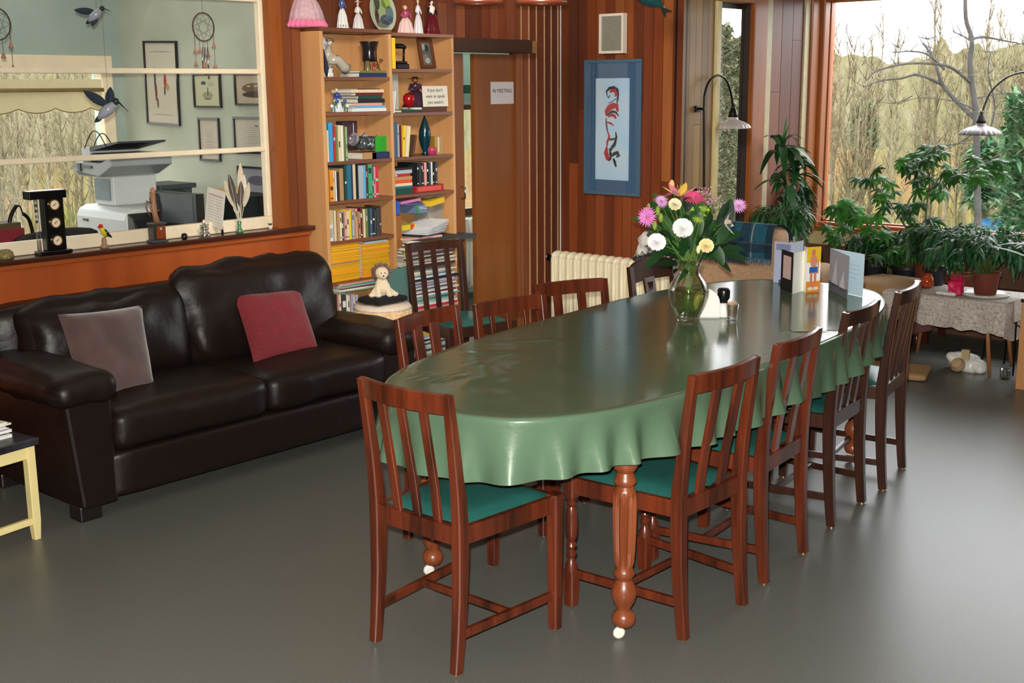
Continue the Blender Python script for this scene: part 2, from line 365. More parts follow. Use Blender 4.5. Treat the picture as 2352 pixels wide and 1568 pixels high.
# back room seen through the door gap
bx = -7.0
g0, g1 = PX(1098, 450, bx), PX(1128, 450, bx)
ya, yb = 6.6, 8.05
zt, zb = PX(1112, 245, bx).z, PX(1112, 478, bx).z
struct(MB().box((bx-.1, OY+.08, 0), (bx, ya, CZ)).box((bx-.1, ya, 0), (bx, yb, zb-.03)).box((bx-.1, ya, zt), (bx, yb, CZ)).box((bx-.1, yb, 0), (bx, 8.2, CZ)).build('wall_hall_left', mat('mint2', (158,186,172), .8, var=.05)))
struct(MB().box((bx-.1, 8.2, 0), (-5.3, 8.3, CZ)).box((-5.34, BY+.05, 0), (-5.32, 8.3, CZ)).build('wall_hall_back', MINT))

w5 = struct(thing('window_5', None, None, (bx, 7.3, zb)))
MB().box((bx-.03, ya, zb-.04), (bx+.05, yb, zb+.02)).box((bx-.03, ya, zt-.02), (bx+.03, yb, zt+.02)).build('window_frame', wood('sill_dark', (84,48,30), (64,36,22), 1), w5)
MB().box((bx-.05, ya, zb), (bx-.045, yb, zt)).build('window_pane', glass('pane'), w5)
vt, vb = PX(1112, 195, bx).z, PX(1112, 214, bx).z
tag(MB().grid(lambda u, v: (bx+.06+.01*math.sin(u*60), ya-.05+u*1.5, vt+(vb-vt)*v), 120, 2).build('window_valance', mat('green_cloth', (22,70,44), .8), smooth=True), 'dark green fabric valance above the window seen through the door gap', 'valance')
rt = PX(1112, 500, -6.7).z
ra = thing('white_radiator', 'narrow strip of white radiator seen through the gap between the doors', 'radiator', (-6.75, 7.3, 0))
mb = MB()
for k in range(20): mb.rbox((-6.8, 6.45+k*.08, rt/2+.05), (.12, .066, rt-.1), .025, 4)
mb.build('radiator_column', mat('white_enamel', (222,218,206), .35, var=.04), ra, smooth=True); ra['kind'] = 'thing'
MB().tube([(-6.8, 6.4, .1), (-6.8, 8.05, .1)], .02).build('pipe', _M['white_enamel'], ra)
# ================================================================== DINING TABLE
TC, TA, TL, TW = Vector((-2.565, 3.835, 0)), math.radians(5.2), 1.42, .545
TU = Vector((-math.sin(TA), math.cos(TA), 0)); TV = Vector((math.cos(TA), math.sin(TA), 0))
def rim(t, grow=0.0):
    e = 2/2.8; c, s = math.cos(t), math.sin(t)
    return TC + TV*((TW+grow)*math.copysign(abs(c)**e, c)) + TU*((TL+grow)*math.copysign(abs(s)**e, s))
MAHO = wood('mahogany', (116,50,26), (52,22,12), 2, .3, coat=.35, scale=16, spec=.5)
MAHX = wood('mahogany_cross', (140,62,28), (92,38,18), 0, .3, coat=.35, scale=16)
MAHY = wood('mahogany_deep', (140,62,28), (92,38,18), 1, .3, coat=.35, scale=16)
TLEG = wood('table_leg_wood', (150,80,44), (112,54,28), 2, .35, coat=.2, scale=16)
tb = thing('dining_table', 'long oval dining table on fluted turned legs with small casters', 'table', TC, 0)
mb = MB(); N = 96; mb.prism([tuple(rim(2*PI*k/N, -.006))[:2] for k in range(N)], .745, .776); mb.build('tabletop', MAHO, tb)
def tp(a, b, z=0): v = TC+TV*a+TU*b; return Vector((v.x, v.y, z))
mb = MB()
LX, LY = .37, .94
for a, b in (((-LX,-LY),(LX,-LY)),((-LX,LY),(LX,LY)),((-LX,-LY),(-LX,LY)),((LX,-LY),(LX,LY))): mb.bar(tp(*a, .695), tp(*b, .695), .10, .024)
mb.build('apron', MAHY, tb)
prof = [(.0,.722),(.046,.722),(.05,.70),(.052,.63),(.05,.612),(.034,.60),(.031,.582),(.044,.568),(.047,.555),(.04,.54),(.03,.53),(.034,.518),(.041,.508),(.041,.498),(.03,.488),(.036,.478),(.04,.47),(.042,.455,.2),(.044,.42,.22),(.043,.36,.22),(.04,.29,.22),(.036,.245,.2),(.03,.232),(.036,.222),(.04,.212),(.033,.2),(.028,.192),(.038,.178),(.046,.16),(.047,.145),(.038,.12),(.026,.102),(.024,.095),(.038,.085),(.044,.07),(.043,.058),(.034,.045),(.022,.04),(.0,.04)][::-1]
for p0 in (Vector((-2.095,2.885,0)), Vector((-2.91,2.855,0)), Vector((-2.38,5.04,0)), Vector((-3.00,4.98,0))):
    l = MB().lathe([(q_[0]*.86, q_[1]*1.032)+q_[2:] for q_ in prof], p0, n=48, nf=12).build('leg', TLEG, tb, smooth=True, auto=50)
    c = MB()
    c.lathe([(.0,-.006),(.012,-.008),(.018,-.006),(.021,0),(.018,.006),(.012,.008),(0,.006)], p0+Vector((-.008,-.012,.0215)), n=20, axis=Matrix.Rotation(PI/2, 3, 'Y') @ Matrix.Rotation(.5, 3, 'X'))
    c.build('caster_wheel', mat('caster_white', (226,222,210), .25, var=.03), l, smooth=True)
    MB().bar(p0+Vector((0,0,.045)), p0+Vector((-.006,-.01,.02)), .014, .01).build('caster_fork', METAL, l)
# tablecloth
VINYL = mat('green_vinyl', (138,172,156), .36, var=.05, scale=5, bump=.10, bscale=45, spec=.5)
vb0 = VINYL.node_tree.nodes['Principled BSDF']; vb0.inputs['Coat Weight'].default_value = .9; vb0.inputs['Coat IOR'].default_value = 1.6; vb0.inputs['Coat Roughness'].default_value = .13; vb0.inputs['Coat Tint'].default_value = rgb((158,162,138))
nt = VINYL.node_tree
mb = MB(); NT = 540; rows = []
top = .7795
per = []
L = 0; pv = rim(0)
for k in range(NT+1):
    q = rim(2*PI*k/NT); L += (q-pv).length; per.append(L); pv = q
rr = random.Random(4); folds = []
s = 0
while s < L:
    w = rr.uniform(.10, .20); folds.append((s+w/2, w, rr.uniform(.6, 1.1))); s += w
def fold(s):
    v = 0
    for c, w, a in folds:
        d = abs(s-c)/(w*.5)
        if d < 1: v += a*(.5+.5*math.cos(PI*d))
    return v
NR = 26; ND = 14
V = []; Fc = []
rings = []
for i in range(NR): rings.append(('t', (i+1)/NR*.993))
for j in range(3): rings.append(('e', (j+1)/3))
for j in range(ND): rings.append(('d', (j+1)/ND))
V.append((TC.x, TC.y, top))
def wrinkle(x, y):
    h = 0
    for (cx, cy, ang, ln, wd, am) in WR:
        dx, dy = x-cx, y-cy; a = dx*math.cos(ang)+dy*math.sin(ang); b = -dx*math.sin(ang)+dy*math.cos(ang)+.12*(a*a)/max(ln, .1)
        if abs(a) < ln: h += am*math.exp(-(b/wd)**2)*math.cos(a/ln*PI/2)**2
    return h
WR = [(-2.62,2.88,-.5,.3,.022,.006),(-2.50,2.78,.15,.28,.02,.006),(-2.72,2.72,.3,.22,.02,.005),(-2.45,2.66,.0,.2,.018,.005),(-2.80,3.12,.6,.22,.018,.004),(-2.85,3.35,.9,.2,.014,.004),(-2.6,3.05,-.2,.28,.02,.004),(-2.15,4.15,.7,.15,.014,.004)]
for kind, f in rings:
    for k in range(NT):
        t = 2*PI*k/NT; p = rim(t); q = rim(t+.01)-rim(t-.01); n = Vector((q.y, -q.x, 0)).normalized(); s = per[k]
        if kind == 't':
            p = TC+(p-TC)*f; z = top+wrinkle(p.x, p.y)*(1 if f < .97 else .3)
            p = Vector((p.x, p.y, z))
        elif kind == 'e':
            a = f*PI/2; p = p+n*(.012*math.sin(a)-.004); p.z = top-.012*(1-math.cos(a))
        else:
            fo = fold(s); back = max(0, -math.cos(t-0))*0
            out = .008+f*(.004+.050*fo)*f**.25 - .010*f; p = p+n*out
            dl = .172+.012*math.sin(s*1.7)+.010*math.sin(s*5.1+1)-.006*fo
            p.z = top-.012-f*dl
        V.append(tuple(p))
for k in range(NT): Fc.append((0, 1+k, 1+(k+1) % NT))
for i in range(len(rings)-1):
    for k in range(NT):
        a = 1+i*NT+k; b = 1+i*NT+(k+1) % NT; Fc.append((a, a+NT, b+NT, b))
mb.add(V, Fc)
cl = tag(mb.build('tablecloth', VINYL, smooth=True), 'dull green vinyl tablecloth draped over the long oval dining table', 'tablecloth')
# ================================================================== CHAIRS
SEATG = mat('seat_green_vinyl', (40,98,90), .42, var=.1, scale=20, bump=.05, spec=.4)
DK = wood('dark_oak', (70,36,22), (38,19,12), 2, .34, coat=.3, scale=16)
BRASS = mat('brass', (190,150,80), .3, metal=.9)
def make_chair(nm, slats, W, front='square', topz=.858, arch=0.0, railh=.06, turned=False, wr=.172, wf=.205, carve=False):
    t = thing(nm, 'x', 'chair')
    def yb(z):
        if z < .45: return -.205-.028*((.45-z)/.45)**2
        return -.205-.046*((z-.45)/.41)**1.3
    zs = [.006,.06,.14,.25,.36,.46,.56,.66,.76,topz-.004]
    for sx in (-1, 1):
        x0 = sx*wr
        l = MB().sweep([(x0+sx*.006*max(0, (z-.45)), yb(z), z) for z in zs], [(.03,.034),(.031,.035),(.033,.037),(.035,.04),(.036,.044),(.036,.044),(.034,.036),(.032,.032),(.03,.028),(.028,.024)], (1,0,0)).build('leg', W, t, local=True, smooth=True, auto=35)
        MB().lathe([(.0,0),(.009,0),(.009,.006),(0,.006)], (x0, yb(0), 0), 10).build('glide', BRASS, l, local=True)
        xf = sx*wf
        if turned:
            m = MB(); m.sweep([(xf,.195,.385),(xf,.195,.455)], (.042,.042), (1,0,0)); m.sweep([(xf,.195,.006),(xf,.195,.13)], [(.038,.038),(.044,.044)], (1,0,0))
            m.lathe([(.022,.385),(.013,.372),(.012,.365),(.019,.358),(.013,.35),(.017,.34),(.02,.31),(.021,.28),(.02,.25),(.016,.235),(.011,.228),(.016,.22),(.018,.213),(.012,.205),(.012,.197),(.018,.19),(.018,.182),(.012,.172),(.015,.16),(.021,.148),(.022,.13)][::-1], (xf,.195,0), 16)
            l = m.build('leg', W, t, local=True, smooth=True, auto=40)
        else:
            l = MB().sweep([(xf,.195,.006),(xf,.195,.456)], [(.034,.034),(.042,.042)], (1,0,0)).build('leg', W, t, local=True, smooth=True, auto=35)
        MB().lathe([(.0,0),(.009,0),(.009,.006),(0,.006)], (xf,.195,0), 10).build('glide', BRASS, l, local=True)
    m = MB()
    m.box((-wr+.015,-.218,.395),(wr-.015,-.196,.452)); m.box((-wf+.018,.183,.395),(wf-.018,.206,.452))
    for sx in (-1, 1): m.bar((sx*wr,-.2,.424),(sx*wf,.19,.424), .056, .022)
    m.build('seat_frame', W, t, local=True, bevel=.003)
    def st(u, v):
        y = -.185+u*.38; w = (wr-.012)+(wf-wr)*u; x = (v*2-1)*w
        e = (1-abs(2*u-1)**4)*(1-abs(2*v-1)**4)
        return (x, y, .449+.026*e**.5)
    m = MB().grid(st, 14, 14); m.build('seat', SEATG, t, local=True, smooth=True)
    n = 10; m = MB(); pts = []; 
    top = []
    def rl(u, v):
        x = (u*2-1)*(wr-.006); b = .022*(1-(2*u-1)**2); return x, yb(topz-.03)-b
    vs = []; N2 = 12
    for i in range(N2+1):
        u = i/N2; x, y = rl(u, 0); ar = arch*(1-(2*u-1)**2)**.7; lo = .010*(1-(2*u-1)**2)*0
        for yy, zz in ((y+.010, topz-railh+lo),(y-.010, topz-railh+lo),(y-.012, topz-.004+ar),(y-.004, topz+ar),(y+.008, topz-.003+ar)): vs.append((x, yy, zz))
    fs = [(i*5+k, i*5+(k+1) % 5, (i+1)*5+(k+1) % 5, (i+1)*5+k) for i in range(N2) for k in range(5)]+[(4,3,2,1,0), tuple(N2*5+k for k in range(5))]
    m.add(vs, fs).build('top_rail', W, t, local=True, smooth=True, auto=40)
    for sxx, w in slats:
        b = .020*(1-(sxx/(wr))**2)
        pts = [(sxx*.97, -.203, .44), (sxx, yb(.56)-b*.3, .56), (sxx, yb(.68)-b*.8, .68), (sxx, yb(.82)-b, topz-railh+.01)]
        s_ = MB().sweep(pts, (w, .013), (1,0,0)).build('slat', W, t, local=True, smooth=True, auto=35)
        if carve:
            c = MB()
            for q in range(5): c.tube([(sxx-.012+.006*q, yb(.74)-b+.008, .70), (sxx-.016+.008*q, yb(.78)-b+.008, .775)], .0025, 5)
            c.build('carving', W, s_, local=True)
    for sx in (-1, 1): MB().bar((sx*wr,-.215,.12),(sx*wf,.19,.12), .028, .018).build('stretcher', W, t, local=True, bevel=.003)
    a = wr+(wf-wr)*.5
    MB().bar((-a,.0,.12),(a,.0,.12), .022, .02).build('stretcher', W, t, local=True, bevel=.003)
    return t
def pose(a, b, flip=False):
    """chair origin + rotation from its two rear feet (a = its left when looking where it faces, b = its right)"""
    a, b = Vector(a), Vector(b); r = (b-a); r.z = 0; r.normalize(); f = Vector((-r.y, r.x, 0)); o = (a+b)/2+f*.232; return Vector((o.x, o.y, 0)), math.atan2(r.y, r.x)
def put(t, a, b, label, group='dining chairs around the oval table'):
    l, r = pose(a, b); t.location = l; t.rotation_euler = (0, 0, r); tag(t, label, 'chair', group)
three = [(-.085,.030),(0,.030),(.085,.030)]
two = [(-.062,.040),(.062,.040)]
RED = MAHO
cA = make_chair('dining_chair', three, RED)
put(cA, PZ(862,1473,0), PZ(1050,1550,0), 'reddish three-slat chair with straight legs at the near end of the table')
cB = make_chair('dining_chair', two, RED, turned=True)
put(cB, PZ(1568,1470,0), PZ(1705,1390,0), 'reddish two-slat chair with turned front legs on the window side, nearest the camera')
def second(src, a, b, label):
    l, r = pose(a, b); return dup(src, label, l, r)
second(cB, PZ(1755,1340,0), PZ(1845,1270,0), 'second reddish two-slat chair on the window side, between the nearest and the dark ones')
cC = make_chair('dining_chair', three, DK, topz=.862)
put(cC, PZ(1910,1210,0), PZ(1978,1155,0), 'third chair on the window side, dark brown with ears at the top corners')
second(cC, PZ(2027,1125,0), PZ(2072,1075,0), 'dark brown slatted chair farthest along the window side, its top rail catching the light')
# row on the sofa side, seen over the table: backs towards the sofa
def left(src, y, x, rz, label, new=True):
    if new: src.location = (x, y, 0); src.rotation_euler = (0, 0, rz); tag(src, label, 'chair', 'dining chairs around the oval table'); return src
    return dup(src, label, (x, y, 0), rz)
cD = make_chair('dining_chair', [(-.048,.052),(.052,.052)], RED, topz=.862)
def frm(tl, tr, z=.855):
    """pose from the two top corners of a back facing +x-ish (tl is the nearer post)"""
    a, b = PZ(tl[0], tl[1], z), PZ(tr[0], tr[1], z); m = (a+b)/2; d = (b-a); d.z = 0; d.normalize(); f = Vector((d.y, -d.x, 0)); o = m+f*.25
    return o.x, o.y, math.atan2(-f.x, f.y)
x, y, r = frm((915,735),(1045,703)); left(cD, y, x, r, 'reddish chair with two broad slats on the sofa side, beside the leather sofa arm')
cE = make_chair('dining_chair', [(-.09,.022),(0,.022),(.09,.022)], RED, topz=.85)
x, y, r = frm((1105,692),(1234,673)); left(cE, y, x, r, 'reddish chair with three narrow slats on the sofa side, in front of the doors')
x, y, r = frm((1248,652),(1372,640)); dup(cB, 'reddish two-slat chair on the sofa side, its back against the radiator ribs', (x, y, 0), r)
cF = make_chair('dining_chair', [(0,.085)], DK, topz=.87, arch=.022, railh=.085, carve=True)
x, y, r = frm((1450,618),(1540,600)); left(cF, y, x, r, 'dark chair with an arched top and one carved splat, just left of the flower vase')
cG = make_chair('side_chair', three, DK, topz=.86, railh=.05)
x, y, r = frm((945,560),(1048,550)); tag(cG, 'dark chair with a green seat standing in front of the bookcase, away from the table', 'chair'); cG.location = (x, y, 0); cG.rotation_euler = (0, 0, r)
# ================================================================== SOFA
LEA = mat('brown_leather', (27,17,15), .42, var=.2, scale=6, bump=.5, bscale=10, spec=.28, c2=(24,15,13))
sf = thing('leather_sofa', 'dark brown leather two-seat sofa against the panelled wall', 'sofa', (-4.75, 3.24, 0))
MB().rbox((-4.72,3.23,.165), (.78,1.62,.20), .03, 10).build('base', LEA, sf, smooth=True)
MB().rbox((-5.03,3.24,.43), (.24,1.86,.74), .06, 10, rot=Matrix.Rotation(-.08, 3, 'Y')).build('back_frame', LEA, sf, smooth=True)
for (y0, y1) in ((2.475,3.245),(3.25,3.97)):
    MB().rbox((-4.64,(y0+y1)/2,.345), (.64,y1-y0,.175), .05, 14, puff=(.02,.0,.025), wr=.012, wf=7, seed=y0).build('seat_cushion', LEA, sf, smooth=True)
for (y0, y1, zt, sd) in ((2.40,3.20,.80,1),(3.17,4.10,.862,5)):
    MB().rbox((-4.93,(y0+y1)/2,(.38+zt)/2+.0), (.22,y1-y0,zt-.38), .085, 18, puff=(.05,.01,.02), rot=Matrix.Rotation(-.24, 3, 'Y'), wr=.03, wf=8, seed=sd).build('back_cushion', LEA, sf, smooth=True)
for y0, y1, s_ in ((2.27,2.475,-1),(3.96,4.175,1)):
    m = MB(); yc = (y0+y1)/2
    poly = [(y0 if s_ < 0 else y0+.0, .50),(y0+(.045 if s_ < 0 else 0), .055),(y1-(.0 if s_ < 0 else .045), .055),(y1, .50)]
    m.ext([(-4.335, a, b) for a, b in poly], (-.80, 0, 0)); m.build('arm_panel', LEA, sf, bevel=.015)
    MB().rbox((-4.70, yc-.01*s_*-1, .545-(.08 if s_>0 else 0)), (.80, y1-y0+.07, .13), .062, 14, puff=(.0,.01,.02), wr=.016, wf=9, seed=y0).build('arm_pad', LEA, sf, smooth=True)
for x in (-4.40, -5.06):
    for y in (2.36, 4.12):
        MB().prism([(x-.045,y-.05),(x+.045,y-.05),(x+.045,y+.05),(x-.045,y+.05)], 0, .066).build('foot', mat('sofa_foot', (26,20,18), .4), sf, bevel=.008)
def pillow(name, corners, T, m, seed):
    """corners TL TR BR BL in 3-D"""
    A, B, C_, D = [Vector(c) for c in corners]; n = (B-A).cross(D-A).normalized()
    if n.x < 0: n = -n
    mb = MB()
    for sg in (1, -1):
        def fn(u, v):
            e = ((1-abs(2*u-1)**3)*(1-abs(2*v-1)**3)); pin = 1-.05*(1-abs(2*v-1)**2)*abs(2*u-1)-.0
            uu = .5+(u-.5)*(1-.045*(1-(2*v-1)**2)); vv = .5+(v-.5)*(1-.045*(1-(2*u-1)**2))
            p = (A*(1-uu)+B*uu)*(1-vv)+(D*(1-uu)+C_*uu)*vv
            w = noise.noise(Vector((u*4+seed, v*4, seed)))*.012*e
            return p+n*(sg*(T*.5*e**.55+w))
        mb.grid(fn, 22, 22)
    return mb.build(name, m, smooth=True)
TAU = mat('taupe_velvet', (88,60,54), .75, var=.22, scale=7, sheen=.6, bump=.15, c2=(64,42,38))
REDC = mat('red_weave', (122,19,29), .8, var=.15, scale=60, sheen=.15, bump=.15, c2=(98,14,23))
xo = .03
tag(pillow('cushion', [PX(132,722,-4.80+xo), PX(326,700,-4.80+xo), PX(356,890,-4.62+xo), PX(190,918,-4.58+xo)], .15, TAU, 2), 'taupe velvet cushion leaning on the left half of the leather sofa', 'cushion')
tag(pillow('cushion', [PX(535,676,-4.85+xo), PX(688,662,-4.85+xo), PX(735,808,-4.64+xo), PX(584,841,-4.62+xo)], .12, REDC, 7), 'dark red woven cushion leaning on the right half of the leather sofa', 'cushion')
# ================================================================== STOOL and magazines, lower left
OLDP = mat('chipped_cream_paint', (232,214,150), .45, var=.05, scale=8)
a = PZ(84,1236,0); b = PZ(-150,1320,0); a.z = b.z = 0
e = (b-a).normalized(); w = Vector((-e.y, e.x, 0));  w = -w if w.x > 0 else w
st = thing('stool', 'old cream painted stool with a dark marbled top, holding magazines', 'stool', a)
SH = .415
def sp(i, j, z): return a+e*i+w*j+Vector((0,0,z))
SL, SW = .34, .34
for i in (0, SL):
    for j in (0, SW): MB().sweep([sp(i,j,0),sp(i,j,.03),sp(i,j,.08),sp(i,j,SH-.04)], [(.026,.026),(.03,.03),(.036,.036),(.036,.036)], e).build('leg', OLDP, st)
m = MB()
for q in (((0,0),(SL,0)),((0,SW),(SL,SW)),((0,0),(0,SW)),((SL,0),(SL,SW))): m.bar(sp(*q[0],SH-.065), sp(*q[1],SH-.065), .05, .02)
m.build('apron', OLDP, st)
for q in (((0,0),(SL,0)),((0,SW),(SL,SW))): MB().bar(sp(*q[0],.075), sp(*q[1],.075), .026, .02).build('stretcher', OLDP, st)
m = MB(); m.ext([sp(-.03,-.03,SH-.04),sp(SL+.03,-.03,SH-.04),sp(SL+.03,SW+.03,SH-.04),sp(-.03,SW+.03,SH-.04)], (0,0,.03)).build('seat', mat('marbled', (52,52,60), .35, var=.5, scale=14, c2=(20,20,24)), st, bevel=.006)
z = SH-.0098; rr = random.Random(3)
for k, (h, c, wd) in enumerate([(.012,(236,234,230),'white magazine at the bottom of the stool pile'),(.006,(70,70,84),'slate grey magazine second in the stool pile'),(.011,(226,226,232),'pale grey magazine third up in the stool pile'),(.006,(44,48,52),'charcoal magazine in the middle of the stool pile'),(.008,(214,212,226),'lilac white magazine just above the middle of the stool pile'),(.007,(190,196,150),'greenish magazine second from the top of the stool pile'),(.008,(238,234,210),'cream covered magazine on top of the stool pile')]):
    o = MB(); c0 = sp(SL/2+rr.uniform(-.01,.03), SW/2+rr.uniform(-.02,.02), z+h/2); ang = math.atan2(e.y, e.x)+rr.uniform(-.12,.12)
    o.cb(c0, (.30,.215,h*.8), rz=ang, col=(238,236,228)); o.cb(c0+Vector((0,0,h*.44)), (.302,.217,h*.1), rz=ang, col=c)
    o.cb(c0-Vector((0,0,h*.44)), (.302,.217,h*.1), rz=ang, col=c)
    tag(o.build('magazine', PAPER), wd, 'magazine', 'magazines piled on the cream stool'); z += h
# ================================================================== BOOKCASE
BIRCH = wood('birch', (206,154,100), (184,130,80), 2, .45, coat=.1, scale=6)
SHELFW = wood('shelf_board', (128,72,42), (100,54,30), 1, .4, coat=.15, scale=10)
BF, BB, Y0, YM, Y1 = -5.03, -5.255, 4.20, 4.695, 5.175
bc = thing('bookcase', 'tall birch bookcase with two bays crammed with books and ornaments', 'bookcase', (-5.14, 4.69, 0))
MB().box((BF, Y0, 0), (BB, Y0+.022, 1.995)).build('side_panel', BIRCH, bc, bevel=.002)
MB().box((BF, Y1, 0), (BB, Y1+.02, 1.985)).build('side_panel', BIRCH, bc, bevel=.002)
MB().box((BF, YM-.011, 0), (BB, YM+.011, 1.985)).build('divider', BIRCH, bc, bevel=.002)
MB().box((BB, Y0+.02, 0), (BB+.008, Y1, 1.985)).build('back_panel', BIRCH, bc)
MB().box((BF+.004, Y0, 1.988), (BB, YM+.01, 2.008)).build('top', SHELFW, bc, bevel=.002)
MB().box((BF+.004, YM+.01, 1.975), (BB, Y1+.02, 1.995)).build('top', SHELFW, bc, bevel=.002)
LS = [1.755, 1.572, 1.315, 1.105, .89, .665, .40, .10]; RS = [1.80, 1.56, 1.315, 1.105, .69, .42, .10]
for z in LS: MB().box((BF+.002, Y0+.022, z-.018), (BB+.008, YM-.011, z)).build('shelf', SHELFW, bc)
for z in RS: MB().box((BF+.002, YM+.011, z-.018), (BB+.008, Y1, z)).build('shelf', SHELFW, bc)
CN = dict(sky=((56,150,206),'sky blue'), red=((176,36,40),'red'), olive=((110,120,60),'olive green'), cream=((222,206,166),'cream'), white=((226,224,218),'white'), pgreen=((150,178,130),'pale green'),
 orange=((224,140,32),'orange'), black=((24,24,28),'black'), brown=((84,52,36),'brown'), tan=((180,138,92),'tan'), dgreen=((20,64,54),'dark green'), teal=((30,104,134),'teal blue'), navy=((28,40,84),'navy'),
 grey=((166,176,184),'grey blue'), green=((70,160,112),'green'), pink=((216,160,150),'pale pink'), crim=((206,40,60),'crimson'), yel=((236,196,28),'yellow'), slate=((70,80,96),'slate'), maroon=((104,24,34),'maroon'),
 lil=((170,160,190),'lilac'), steel=((64,88,110),'steel blue'), gold=((180,140,50),'gold'), verm=((224,74,34),'vermilion'), lblue=((96,170,214),'light blue'), dgrey=((58,60,62),'dark grey'))
ORD = 'first second third fourth fifth sixth seventh eighth ninth tenth eleventh twelfth thirteenth fourteenth fifteenth sixteenth seventeenth eighteenth nineteenth twentieth'.split()+['twenty-first','twenty-second','twenty-third','twenty-fourth','twenty-fifth','twenty-sixth']
def book(y, z, w, h, c, x=BF-.006, dp=.17, lean=0, label='', group='', band=True):
    """upright book, spine towards the room"""
    m = MB(); m.m = Matrix.Translation((x-dp/2, y+w/2, z)) @ Matrix.Rotation(lean, 4, 'X')
    k, p = CN[c][0], (232,226,206)
    m.box((-dp/2, -w/2+.0015, .003), (dp/2-.004, w/2-.0015, h-.003), p)
    m.box((-dp/2, -w/2, 0), (dp/2, -w/2+.0018, h), k).box((-dp/2, w/2-.0018, 0), (dp/2, w/2, h), k).box((dp/2-.003, -w/2, 0), (dp/2+.001, w/2, h), k)
    if band and w > .011 and random.random() < .62:
        q = tuple(255-.6*v if sum(k) < 330 else v*.35 for v in k)
        b0 = random.uniform(.35,.75); m.box((dp/2, -w/2+.004, h*b0), (dp/2+.0016, w/2-.004, h*(b0+random.uniform(.05,.2))), q)
        if random.random() < .5: m.box((dp/2, -w/2+.003, h*.08), (dp/2+.0016, w/2-.003, h*.12), q)
    return tag(m.build('book', PAPER), label, 'book', group)
def flat(yc, z, L, t, c, x=BF-.012, dp=.16, rz=0, label='', group='', name='book', cat='book', cover=True, tilt=0):
    """book or magazine lying flat"""
    m = MB(); m.m = Matrix.Translation((x-dp/2, yc, z+t/2)) @ Matrix.Rotation(rz, 4, 'Z') @ Matrix.Rotation(tilt, 4, 'X'); k = CN[c][0] if isinstance(c, str) else c
    if cover:
        m.box((-dp/2, -L/2+.002, -t/2+.001), (dp/2-.002, L/2-.002, t/2-.001), (230,226,210))
        e = min(.0018, t*.2)
        m.box((-dp/2, -L/2, t/2-e), (dp/2, L/2, t/2), k).box((-dp/2, -L/2, -t/2), (dp/2, L/2, -t/2+e), k).box((dp/2-.002, -L/2, -t/2), (dp/2+.001, L/2*.99, t/2), k)
    else: m.box((-dp/2, -L/2, -t/2), (dp/2, L/2, t/2), k)
    return tag(m.build(name, PAPER), label, cat, group)
def run(y, z, items, where, group, x=BF-.004, dp=.16):
    for i, it in enumerate(items):
        w, h, c = it[:3]; ln = it[3] if len(it) > 3 else 0
        book(y, z, w, h, c, x-random.uniform(0, .012), dp, ln, '%s book, %s from the left %s' % (CN[c][1], ORD[i], where), group)
        y += w+.0012+abs(math.sin(ln))*h*.0
    return y
run(4.23, 1.315, [(.010,.165,'cream'),(.030,.205,'sky'),(.016,.19,'red'),(.013,.185,'olive'),(.017,.19,'cream'),(.017,.188,'white'),(.018,.186,'olive'),(.013,.18,'pgreen')], 'on the shelf with the silver mask', 'upright books beside the silver mask')
run(4.235, 1.105, [(.026,.165,'orange'),(.012,.165,'cream'),(.010,.16,'white'),(.009,.155,'black'),(.012,.15,'brown'),(.028,.17,'tan'),(.018,.19,'dgreen'),(.030,.19,'teal'),(.011,.188,'navy'),(.024,.19,'cream'),(.009,.185,'black'),(.036,.178,'grey'),(.020,.18,'lblue'),(.012,.188,'brown'),(.028,.182,'green'),(.013,.172,'steel'),(.014,.168,'pink'),(.022,.17,'crim')], 'on the tall full shelf above the paperbacks', 'upright books on the full shelf above the paperbacks')
pc = ['cream','tan','cream','dgrey','pink','cream','yel','grey','tan','pink','tan','maroon','cream','olive','dgreen','steel','black','slate','dgrey','brown']
rr = random.Random(8)
run(4.262, .89, [(rr.uniform(.014,.019), rr.uniform(.142,.165), c) for c in pc], 'in the row of small paperbacks', 'paperbacks above the yellow magazines', dp=.12)
tag(MB().box((BF-.02, 4.232, .891), (BF-.08, 4.258, .98), (206,212,214)).box((BF-.019, 4.236, .91), (BF-.0195, 4.254, .96), (150,160,170)).build('card_box', PAPER), 'small white card box left of the row of paperbacks', 'box')
for (ya, yb, c, n, lab) in ((4.232, 4.445, (226,166,14), 28, 'left'), (4.452, 4.668, (220,158,14), 26, 'right')):
    z = .666
    for i in range(n):
        t = .0072; cc = tuple(v*rr.uniform(.93,1.05) for v in c)
        if lab == 'left' and i == 13: cc = (150,140,130)
        j = rr.uniform(-.004,.004)
        flat((ya+yb)/2+j, z, yb-ya-.012, t, cc, x=BF-.02+rr.uniform(-.004,.004), dp=.17, label='yellow-spined magazine in the %s pile below the paperbacks' % lab, group='yellow magazines in the %s pile' % lab, name='magazine', cat='magazine'); z += t+.0001
flat(4.56, .851, .17, .012, 'grey', label='grey blue booklet on top of the right pile of yellow magazines')
flat(4.57, .864, .16, .010, 'slate', label='slate booklet above the grey blue one under the paperback shelf')
